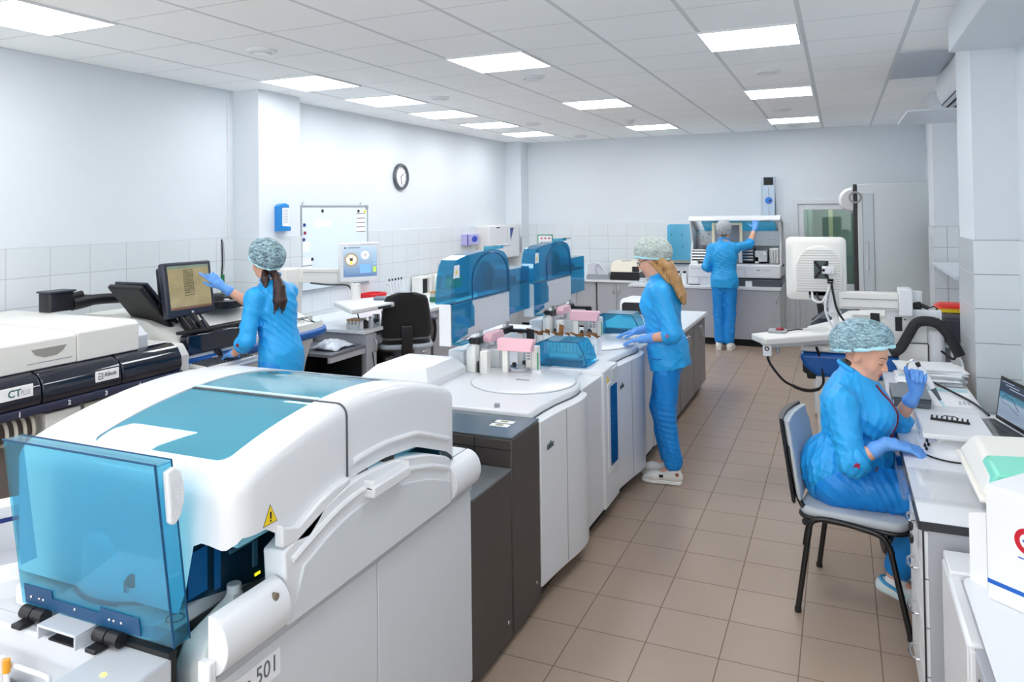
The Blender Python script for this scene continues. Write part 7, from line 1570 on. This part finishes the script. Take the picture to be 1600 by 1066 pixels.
def face_bits(P, R, parent, mode='down'):
    r,f,u = R
    for s in (-1,1):
        obj('eyebrow', MB().tube([tuple(P(s*.014,.0905,.021)),tuple(P(s*.030,.0865,.0265)),tuple(P(s*.046,.072,.022))],[.0022,.0026,.0014],6,4), M_BROW, parent)
        e = obj('eye', MB().ell(tuple(P(s*.030,.0745,.0005)),.0125,.0125,.0115,16,10), M_SKIN if mode == 'down' else mat('eye_white',(235,232,228),.2), parent)
        obj('eyelash', MB().tube([tuple(P(s*.0185,.0835,-.003)),tuple(P(s*.025,.0875,-.0062)),tuple(P(s*.033,.0872,-.0066)),tuple(P(s*.0425,.0790,-.003))],[.0012,.0018,.002,.0014],6,4), M_LASH, e)
        if mode != 'down': obj('iris', MB().ell(tuple(P(s*.030,.0855,-.001)),.0048,.002,.0048,12,8), M_LASH, e)
    S = SDF(); rot = np.stack([r,f,u],1)
    for z,w,h_ in ((-.0565,.0205,.0042),(-.0655,.0180,.0052)): S.ell(P(0,.0885 if z > -.06 else .0862,z),(w,.0095,h_),.002,rot)
    obj('lips', S.mesh(.002,.006), M_LIP, parent, smooth=180)

def person(label, J, skin_h=.0052):
    """J: joints in world space -> continuous skin body (root); returns root, head frame"""
    S = SDF(); R = frame(J['look'], J.get('up',(0,0,1))); hc = V3(J['head']); nb = V3(J['neck'])
    P = head_sdf(S, hc, R, nb)
    w = J['sc']
    S.cone(nb, J['chest'], .06, .135, .05, w); S.cone(J['chest'], J['waist'], .135, .115, .05, w); S.cone(J['waist'], J['pelvis'], .115, .14, .05, w)
    for s in 'LR':
        S.cone(nb-np.array((0,0,.03)), J['sh'+s], .05, .05, .03); S.cone(J['sh'+s], J['el'+s], .047, .039, .02); S.cone(J['el'+s], J['wr'+s], .038, .0255, .012); S.cone(J['wr'+s], V3(J['wr'+s])+nrm(J['hd'+s])*.035, .018, .012, .01)
        S.cone(J['hip'+s], J['kn'+s], .075, .052, .03); S.cone(J['kn'+s], J['an'+s], .05, .036, .02); S.cone(J['an'+s], J['to'+s], .032, .022, .02)
    root = obj('person', S.mesh(skin_h, .02), M_SKIN, None, smooth=180)
    tag(root, label, 'person', 'women in blue scrubs at work')
    return root, R, P
def tunic(J, root, hem, seed, k=.045, amp=.0045, flare=.17, hemc=None, extra=(), belly=(0,0,0), thick=1.0, sleeve=.66, rr=(.062,.056,.055)):
    S = SDF(); w = J['sc']; nb = V3(J['neck'])
    S.cone(nb+np.array((0,0,.005)), V3(J['chest'])+np.array((0,0,.06)), .062, .135*thick, .03, w)
    S.cone(V3(J['chest'])+np.array((0,0,.06)), J['chest'], .14*thick, .155*thick, k, w); S.cone(J['chest'], V3(J['waist'])+V3(belly), .155*thick, .135*thick, k, w); S.cone(V3(J['waist'])+V3(belly), J['pelvis'], .135*thick, .160*thick, k, w)
    if hemc is not None: S.cone(J['pelvis'], hemc, .160*thick, flare, k, w)
    for b in J.get('bust',()): S.ell(b[0], b[1], .04)
    S.cone(nb+np.array((0,0,-.03)), nb+frame(J['look2'] if 'look2' in J else J['look'])[1]*.004+np.array((0,0,.024+J.get('collar',0)*.5)), .070, .058, .02)
    for s in 'LR':
        S.cone(nb+np.array((0,0,-.045)), J['sh'+s], .055, .062, .04); S.cone(J['sh'+s], J['el'+s], rr[0], rr[1], .03)
        e, q = V3(J['el'+s]), V3(J['wr'+s]); S.cone(e, e+(q-e)*J.get('slv'+s,.16), rr[1], rr[2], .02)
    if hem is not None: S.slab((0,0,hem) if not isinstance(hem, tuple) else hem[0], (0,0,-1) if not isinstance(hem, tuple) else hem[1])
    o = obj('tunic', S.mesh(.0058, .03, folds(seed, amp, (26,26,13), extra)), M_SCRUB, root, smooth=180)
    for s in 'LR':
        e, q = V3(J['el'+s]), V3(J['wr'+s]); f_ = J.get('slv'+s,.16); a = e+(q-e)*max(0,f_-.03)
        c_ = sleeve_cuff(a, q, rr[2]*1.02, rr[2]*.98, o, M_SCRUB, .042)
    r,f,u = frame(J['look2'] if 'look2' in J else J['look'])
    pts = []
    for k_ in range(25):
        a = 2*PI*k_/24; pts.append(tuple(nb+np.array((0,0,.012))+r*.060*math.cos(a)+f*(.060*math.sin(a)+.006)+u*(-.026*math.sin(a)+.024+J.get('collar',0)*(1-math.sin(a))/2)))
    obj('collar', MB().tube(pts,.013,8), M_SCRUB, o, smooth=180)
    return o
def trousers(J, root, seed, low=None, rr=(.095,.066,.055), waist=True, extra=(), amp=.004):
    S = SDF(); w = J['sc']
    S.cone(V3(J['pelvis'])+np.array((0,0,.02)), V3(J['pelvis'])-np.array((0,0,.05)), .14, .145, .04, w)
    for s in 'LR':
        S.cone(J['hip'+s], J['kn'+s], rr[0], rr[1], .025); a = V3(J['an'+s]); k_ = V3(J['kn'+s]); S.cone(k_, a+(k_-a)*.10, rr[1], rr[2], .02)
    return obj('trousers', S.mesh(.006,.02, folds(seed, amp, (26,26,14), extra)), M_TROUS, root, smooth=180)

# ---- standing woman at the analyzer deck (faces the machine)
J = dict(look=(-.93,.05,-.36), look2=(-1,0,0), up=(0,0,1), sc=(.78,1.0,1.0), head=(-1.185,5.08,1.475), neck=(-1.125,5.08,1.335), chest=(-1.125,5.08,1.17), waist=(-1.115,5.08,1.01), pelvis=(-1.085,5.08,.86),
    shL=(-1.10,4.925,1.265), shR=(-1.12,5.235,1.265), elL=(-1.005,4.865,1.0), elR=(-1.10,5.29,1.01), wrL=(-1.205,4.945,.950), wrR=(-1.335,5.31,.945), hdL=(-1,.30,-.12), hdR=(-1,-.1,-.12),
    hipL=(-1.075,5.0,.80), hipR=(-1.10,5.16,.80), knL=(-1.085,4.98,.45), knR=(-1.165,5.15,.46), anL=(-1.035,4.975,.10), anR=(-1.10,5.13,.10), toL=(-1.15,4.97,.04), toR=(-1.2,5.13,.04),
    bust=(((-1.185,5.015,1.16),(.06,.07,.07)),((-1.185,5.145,1.16),(.06,.07,.07))), slvL=.10, slvR=.10)
W2, R, P = person('woman with long fair hair and glasses standing with gloved hands on the analyzer deck', J)
face_bits(P, R, W2, 'open')
tn = tunic(J, W2, ((-1.08,5.08,.745),(.18,0,-1)), 4, flare=.185, hemc=(-1.062,5.08,.70), extra=(((-1.06,4.90,1.10),.12,(70,20,60),.004),((-1.09,5.0,1.0),.16,(30,20,70),.004)))
obj('button', MB().cyl((-1.03,4.808,1.0),(-1.03,4.798,1.0),.012,n=14), mat('button_mauve',(150,110,140),.4), tn)
obj('pocket_edge', MB().tube([(-1.20,4.955,.90),(-1.175,4.915,.845),(-1.13,4.905,.825),(-1.09,4.905,.83)],.0035,6,5), M_SCRUBD, tn)
obj('front_seam', MB().tube([(-1.20,5.05,1.30),(-1.245,5.06,1.2),(-1.25,5.07,1.1)],.003,6,5), M_SCRUBD, tn)
tr_ = trousers(J, W2, 9, rr=(.092,.068,.060), extra=(((-1.07,4.95,.42),.14,(25,15,95),.005),((-1.05,4.97,.18),.12,(20,15,110),.004)))
hand_glove('glove', J['wrL'], (-1,.30,-.22), (.05,0,1), (.3,1,0), (.10,.10,.14,.2), W2, thumb=(.7,.6,-.2), tcurl=.15, fore=J['elL'])
hand_glove('glove', J['wrR'], (-1,-.12,-.20), (.05,0,1), (0,-1,0), (.15,.15,.18,.22), W2, thumb=(.7,.6,-.2), tcurl=.15, fore=J['elR'])
sh_ = trainer((-.985,4.975,.001),(-1.25,4.965,.001), W2); obj('shoe_tab', MB().box(-1.125,-1.10,4.921,4.932,.050,.064), M_INK, sh_); obj('heel_patch', MB().box(-1.025,-1.0,4.936,4.944,.062,.082), mat('heel_brown',(150,84,44),.6), sh_); trainer((-1.045,5.13,.001),(-1.30,5.12,.001), W2)
S = SDF(); hb = V3(J['head'])
for k in range(9):
    y = 5.08+(-.075+.019*k); S.chain([(-1.135,5.08+(y-5.08)*.8,1.50),(-1.075,y,1.43),(-1.025,y*.9+5.08*.1,1.33),(-.985,y*.85+5.08*.15-.01,1.24),(-.968,5.08+(y-5.08)*.6-.01,1.185-.005*(k%3))],[.028,.026,.024,.02,.006],.012)
for s in (-1,1): S.chain([(-1.17,5.08+s*.07,1.46),(-1.12,5.08+s*.078,1.41),(-1.06,5.08+s*.078,1.33)],[.014,.018,.016],.012)
obj('hair', S.mesh(.005,.02, folds(21,.003,(120,120,18))), hair_mat('hair_fair',(150,104,58),(214,166,104)), W2, smooth=180)
cap(hb, R, W2, cap_mat('net_fair',(140,140,124),(206,222,218),.36,.60), rad=(.104,.126,.102), off=(0,-.022,.050), tilt=.42, cut=-.044, seed=5)
g = MB(); 
for s in (-1,1):
    g.tube([tuple(P(s*.032+.019*math.cos(a), .098-.002*abs(math.cos(a))*2, .0+.015*math.sin(a))) for a in np.linspace(0,2*PI,18)],.0022,6)
    g.tube([tuple(P(s*.052,.095,.004)),tuple(P(s*.070,.05,.006)),tuple(P(s*.076,.0,.004))],.002,6)
g.tube([tuple(P(-.013,.099,.004)),tuple(P(.013,.099,.004))],.002,6)
obj('glasses', g, mat('glasses_brown',(52,36,30),.3), W2)

# ---- woman touching the monitor (back to the camera)
J = dict(look=(-.93,.34,-.16), look2=(-1,.1,0), sc=(.80,1.0,1.0), head=(-3.555,3.95,1.50), neck=(-3.505,3.95,1.355), chest=(-3.47,3.95,1.18), waist=(-3.445,3.95,1.02), pelvis=(-3.42,3.95,.88),
    shL=(-3.495,3.785,1.275), shR=(-3.505,4.115,1.275), elL=(-3.50,3.715,1.005), elR=(-3.775,4.115,1.15), wrL=(-3.665,3.785,.905), wrR=(-3.945,3.955,1.318), hdL=(-1,.3,-.3), hdR=(-.5,-.5,.6),
    hipL=(-3.42,3.87,.82), hipR=(-3.42,4.03,.82), knL=(-3.45,3.87,.46), knR=(-3.45,4.03,.46), anL=(-3.43,3.87,.10), anR=(-3.43,4.03,.10), toL=(-3.55,3.87,.04), toR=(-3.55,4.03,.04),
    bust=(((-3.55,3.89,1.17),(.06,.07,.07)),((-3.55,4.02,1.17),(.06,.07,.07))), slvL=.22, slvR=.06)
W1, R, P = person('dark haired woman with ponytail touching a beige monitor screen', J)
face_bits(P, R, W1, 'open')
tn = tunic(J, W1, None, 12, flare=.160, hemc=(-3.42,3.95,.76), thick=.95, extra=(((-3.42,3.9,1.12),.2,(30,35,60),.005),((-3.46,3.78,1.18),.14,(60,30,40),.004)))
obj('button', MB().cyl((-3.522,3.667,.985),(-3.520,3.655,.985),.012,n=14), mat('button_wine',(120,30,60),.4), tn)
trousers(J, W1, 19); trainer((-3.37,3.87,.001),(-3.63,3.87,.001), W1); trainer((-3.37,4.03,.001),(-3.63,4.03,.001), W1)
hand_glove('glove', J['wrR'], (-.42,-.45,.66), (.60,-.62,.2), (-.55,.1,-.6), ((.05,.15,.1),(.5,.7,.4),(.75,.9,.5),(.8,.9,.5)), W1, thumb=(.75,.5,-.5), tcurl=.3, fore=J['elR'])
hand_glove('glove', J['wrL'], (-1,.3,-.30), (-.2,0,1), (0,1,0), (.3,.3,.35,.4), W1, thumb=(.7,.6,-.3), tcurl=.2, fore=None)
S = SDF(); S.chain([(-3.485,3.925,1.455),(-3.45,3.915,1.42),(-3.42,3.905,1.41)],[.03,.022,.024],.015)
for k in range(9):
    a = 2*PI*k/9; rr_ = .021; S.chain([(-3.43,3.91,1.415),(-3.385+rr_*math.cos(a),3.89+rr_*math.sin(a),1.34),(-3.365+rr_*1.35*math.cos(a),3.875+rr_*1.5*math.sin(a),1.25),(-3.36+rr_*1.2*math.cos(a)+.006*(k%3-1),3.865+rr_*1.5*math.sin(a),1.165+.02*(k%3))],[.018,.018,.016,.005],.009)
S.chain([(-3.50,3.885,1.43),(-3.475,3.86,1.385),(-3.455,3.845,1.335)],[.022,.026,.014],.015)
obj('hair', S.mesh(.005,.02, folds(22,.003,(120,120,18))), hair_mat('hair_dark',(20,10,9),(66,32,24)), W1, smooth=180)
cap(V3(J['head']), R, W1, cap_mat('net_dark',(62,84,96),(192,228,238),.42,.64,(10,10,26)), rad=(.112,.134,.104), off=(0,-.03,.045), tilt=.62, cut=-.045, seed=6)

# ---- woman at the open analyzer, seen from behind
J = dict(look=(.05,1,-.08), look2=(0,1,0), sc=(1.0,.78,1.0), head=(-1.378,9.99,1.52), neck=(-1.378,9.95,1.375), chest=(-1.378,9.94,1.19), waist=(-1.378,9.94,1.03), pelvis=(-1.378,9.93,.90),
    shL=(-1.525,9.94,1.30), shR=(-1.235,9.95,1.31), elL=(-1.60,9.90,1.06), elR=(-1.075,10.02,1.345), wrL=(-1.53,10.10,.99), wrR=(-1.022,10.26,1.55), hdL=(.3,1,-.1), hdR=(.0,.75,.75),
    hipL=(-1.455,9.93,.82), hipR=(-1.305,9.93,.82), knL=(-1.455,9.95,.46), knR=(-1.315,9.95,.46), anL=(-1.445,9.92,.09), anR=(-1.335,9.92,.09), toL=(-1.46,10.05,.04), toR=(-1.32,10.05,.04), slvL=.20, slvR=.10)
W3, R, P = person('woman seen from behind, one gloved hand raised to the open analyzer lid', J, .006)
tn = tunic(J, W3, .80, 31, flare=.178, hemc=(-1.378,9.935,.74), thick=1.02, extra=(((-1.378,9.84,1.05),.16,(10,10,75),.004),((-1.378,9.84,1.2),.14,(25,10,50),.003)))
trousers(J, W3, 29, rr=(.088,.072,.066), extra=(((-1.38,9.88,.3),.3,(20,20,40),.003),))
hand_glove('glove', J['wrR'], (.0,.62,.78), (.1,-.78,.62), (-1,.1,.1), (.35,.3,.35,.4), W3, thumb=(.6,.7,-.3), tcurl=.3, fore=J['elR'])
hand_glove('glove', J['wrL'], (.3,1,-.1), (-.2,0,1), (1,0,0), (.4,.4,.45,.5), W3, fore=J['elL'])
trainer((-1.455,9.865,.001),(-1.47,10.11,.001), W3, sole=True); trainer((-1.325,9.865,.001),(-1.31,10.11,.001), W3, sole=True)
S = SDF(); S.cone((-1.378,9.93,1.49),(-1.378,9.94,1.45),.05,.035,.02)
obj('hair', S.mesh(.006,.02), hair_mat('hair_ash',(92,78,72),(150,130,118)), W3, smooth=180)
cap(V3(J['head']), R, W3, cap_mat('net_ash',(128,122,126),(214,224,230),.36,.62), rad=(.098,.118,.098), off=(0,-.015,.05), tilt=.35, cut=-.055, seed=7)

# ---- seated woman pipetting at the desk
J = dict(collar=.012, look=(.84,-.36,-.36), look2=(1,0,0), sc=(.92,1.0,1.0), head=(.100,3.84,1.135), neck=(.04,3.85,1.015), chest=(.045,3.85,.865), waist=(.03,3.85,.69), pelvis=(-.035,3.85,.565),
    shR=(-.01,3.68,.935), shL=(.03,4.02,.935), elR=(.03,3.60,.70), elL=(.225,4.02,.775), wrR=(.165,3.615,.792), wrL=(.312,3.98,.945), hdR=(1,.1,0), hdL=(.15,-.1,1),
    hipR=(-.03,3.755,.55), hipL=(-.03,3.945,.55), knR=(.36,3.73,.545), knL=(.36,3.97,.545), anR=(.20,3.80,.16), anL=(.30,3.95,.12), toR=(.29,3.79,.05), toL=(.40,3.94,.04),
    bust=(((.135,3.785,.86),(.085,.085,.085)),((.135,3.915,.86),(.085,.085,.085)),((.09,3.85,.70),(.12,.155,.10)),((-.06,3.85,.60),(.13,.19,.13))), slvR=.14, slvL=.12)
W4, R, P = person('seated woman pipetting at the white desk, looking down', J, .0045)
face_bits(P, R, W4, 'down')
tn = tunic(J, W4, None, 41, thick=.98, amp=.006, hemc=(.08,3.85,.56), flare=.155, rr=(.068,.064,.060), extra=(((.0,3.65,.78),.14,(40,25,60),.005),((.05,3.70,.63),.16,(35,25,80),.006),((.10,3.75,.78),.12,(55,20,50),.004)))
obj('button', MB().cyl((.045,3.545,.705),(.047,3.535,.705),.012,n=14), mat('button_red',(196,24,70),.4), tn)
S_ = 3.85
from mathutils.bvhtree import BVHTree
def snap(o, pts, off=.002, n=6):
    ml = o.matrix_world if False else Matrix.Translation(Vector(ROOT[o.name].translation)); vs = [ml @ v.co for v in o.data.vertices]
    bv = BVHTree.FromPolygons(vs, [tuple(p.vertices) for p in o.data.polygons]); out = []
    P_ = []
    for i in range(len(pts)-1):
        for k in range(n): P_.append(Vector(pts[i]).lerp(Vector(pts[i+1]), k/n))
    for p in P_+[Vector(pts[-1])]:
        q, nn, _, _ = bv.find_nearest(p); out.append(tuple(q+nn*off))
    return out
zp = snap(tn, [(.115,3.80,.985),(.17,3.79,.95),(.22,3.79,.90),(.235,3.80,.86),(.225,3.80,.80),(.205,3.79,.74)], .0015)
obj('piping', MB().tube(zp,.0055,8), M_PIPING, tn); obj('pocket_piping', MB().tube(snap(tn,[(.15,3.69,.665),(.15,3.68,.63),(.11,3.67,.612),(.07,3.66,.613)],.001),.0035,6), M_PIPING, tn); obj('cuff_tab', MB().tube(snap(tn,[(.03,3.53,.70),(.06,3.535,.715),(.075,3.538,.735)],.001),.003,6), M_PIPING, tn); obj('chest_badge', MB().lathe([(0,0),(.011,0),(.011,.003),(0,.003)],(.212,3.93,.90),14,'x'), M_PAPER, tn)
tr_ = trousers(J, W4, 49, rr=(.112,.085,.062), amp=.005, extra=(((.2,3.68,.56),.2,(85,20,35),.005),((.03,3.66,.53),.15,(50,20,60),.005)))
hand_glove('glove', J['wrR'], (1,.06,-.08), (.05,-.12,1), (0,1,0), ((.25,.35,.3),(.3,.4,.3),(.35,.4,.35),(.4,.45,.35)), W4, thumb=(.8,.45,-.35), tcurl=.15, fore=J['elR'], sc=1.04)
hand_glove('glove', J['wrL'], (.10,-.06,1), (.0,.95,.15), (-.95,0,.12), ((1.0,1.15,.7),(1.05,1.2,.7),(1.05,1.2,.7),(1.1,1.2,.7)), W4, thumb=(.85,.35,-.25), tcurl=.12, fore=J['elL'], sc=1.02)
M_CROC = mat('clog_white_teal', (216,236,240), .5); M_CROCB = mat('clog_blue', (60,160,214), .5)
for h_, t2_ in (((.125,3.805,.075),(.335,3.79,.012)),((.25,3.955,.02),(.48,3.94,.012))):
    h_, t2_ = V3(h_), V3(t2_); g_ = nrm(t2_-h_); s_ = nrm(np.cross((0,0,1),g_)); u_ = np.cross(g_,s_); L_ = np.linalg.norm(t2_-h_); Q = lambda a,b,z: h_+g_*a*L_+s_*b+u_*z
    S = SDF(); S.cone(Q(.08,0,.03),Q(.35,0,.035),.036,.036,.02); S.cone(Q(.35,0,.035),Q(.75,0,.03),.038,.043,.02); S.cone(Q(.75,0,.03),Q(.92,0,.022),.043,.026,.02); S.slab(Q(0,0,.004),-u_)
    cg = obj('clog', S.mesh(.005,.015), M_CROC, W4, smooth=180)
    obj('clog_strap', MB().tube([tuple(Q(.46,.040,.03)),tuple(Q(.30,.043,.05)),tuple(Q(.08,.034,.055)),tuple(Q(-.02,0,.058)),tuple(Q(.08,-.034,.055)),tuple(Q(.30,-.043,.05)),tuple(Q(.46,-.040,.03))],.008,8,5), M_CROCB, cg)
    obj('strap_rivet', MB().ell(tuple(Q(.44,-.046,.035)),.008,.008,.008,10,8), M_INK, cg)
    for a,b in ((.66,-.041),(.76,-.041),(.70,-.036)): obj('vent_hole', MB().ell(tuple(Q(a,b,.045 if b > -.04 else .03)),.006,.005,.006,8,6), M_INK, cg)
    S = SDF(); S.cone(Q(.22,0,.05),Q(.30,0,.10),.040,.038,.02); S.cone(Q(.30,0,.05),Q(.55,0,.05),.038,.034,.02)
    obj('sock', S.mesh(.006,.015), mat('sock_white',(236,238,238),.9), W4, smooth=180)
S = SDF(); S.ell((.028,3.85,1.088),(.030,.052,.022),.01)
obj('hair', S.mesh(.005,.02), hair_mat('hair_black',(24,18,18),(60,44,40)), W4, smooth=180)
cap(V3(J['head']), R, W4, cap_mat('net_blue',(84,116,132),(190,226,236),.40,.64,(14,14,34)), rad=(.114,.138,.096), off=(0,-.036,.052), tilt=.52, cut=-.034, seed=8, wr=.004)
# pipette held in the raised hand
t = thing('hand_pipette', 'white and grey pipette held in the seated woman\'s raised glove', 'pipette', (.35,3.95,.9))
a_ = V3((.322,3.955,1.075)); b_ = V3((.428,3.925,.885)); g_ = (b_-a_); Q = lambda q,o=0: tuple(a_+g_*q+np.array((0,-.0,0))*o)
obj('pipette_body', MB().tube([Q(.04),Q(.10),Q(.30),Q(.50),Q(.54)],[.012,.016,.017,.015,.011],14), M_WHITE, t); obj('plunger_button', MB().tube([Q(-.06),Q(-.02),Q(.05)],[.010,.011,.008],12), M_INK, t)
obj('pipette_shaft', MB().tube([Q(.53),Q(.58),Q(.80)],[.013,.011,.006],12), mat('shaft_slate',(74,84,92),.4), t); obj('pipette_tip', MB().tube([Q(.79),Q(.84),Q(1.0)],[.0065,.006,.0015],10), mat('tip_pale_blue',(186,218,230),.25), t); obj('finger_hook', MB().tube([Q(.04),(.305,3.95,1.098),(.28,3.95,1.085),(.275,3.95,1.06)],.004,8,5), M_CHROME, t)
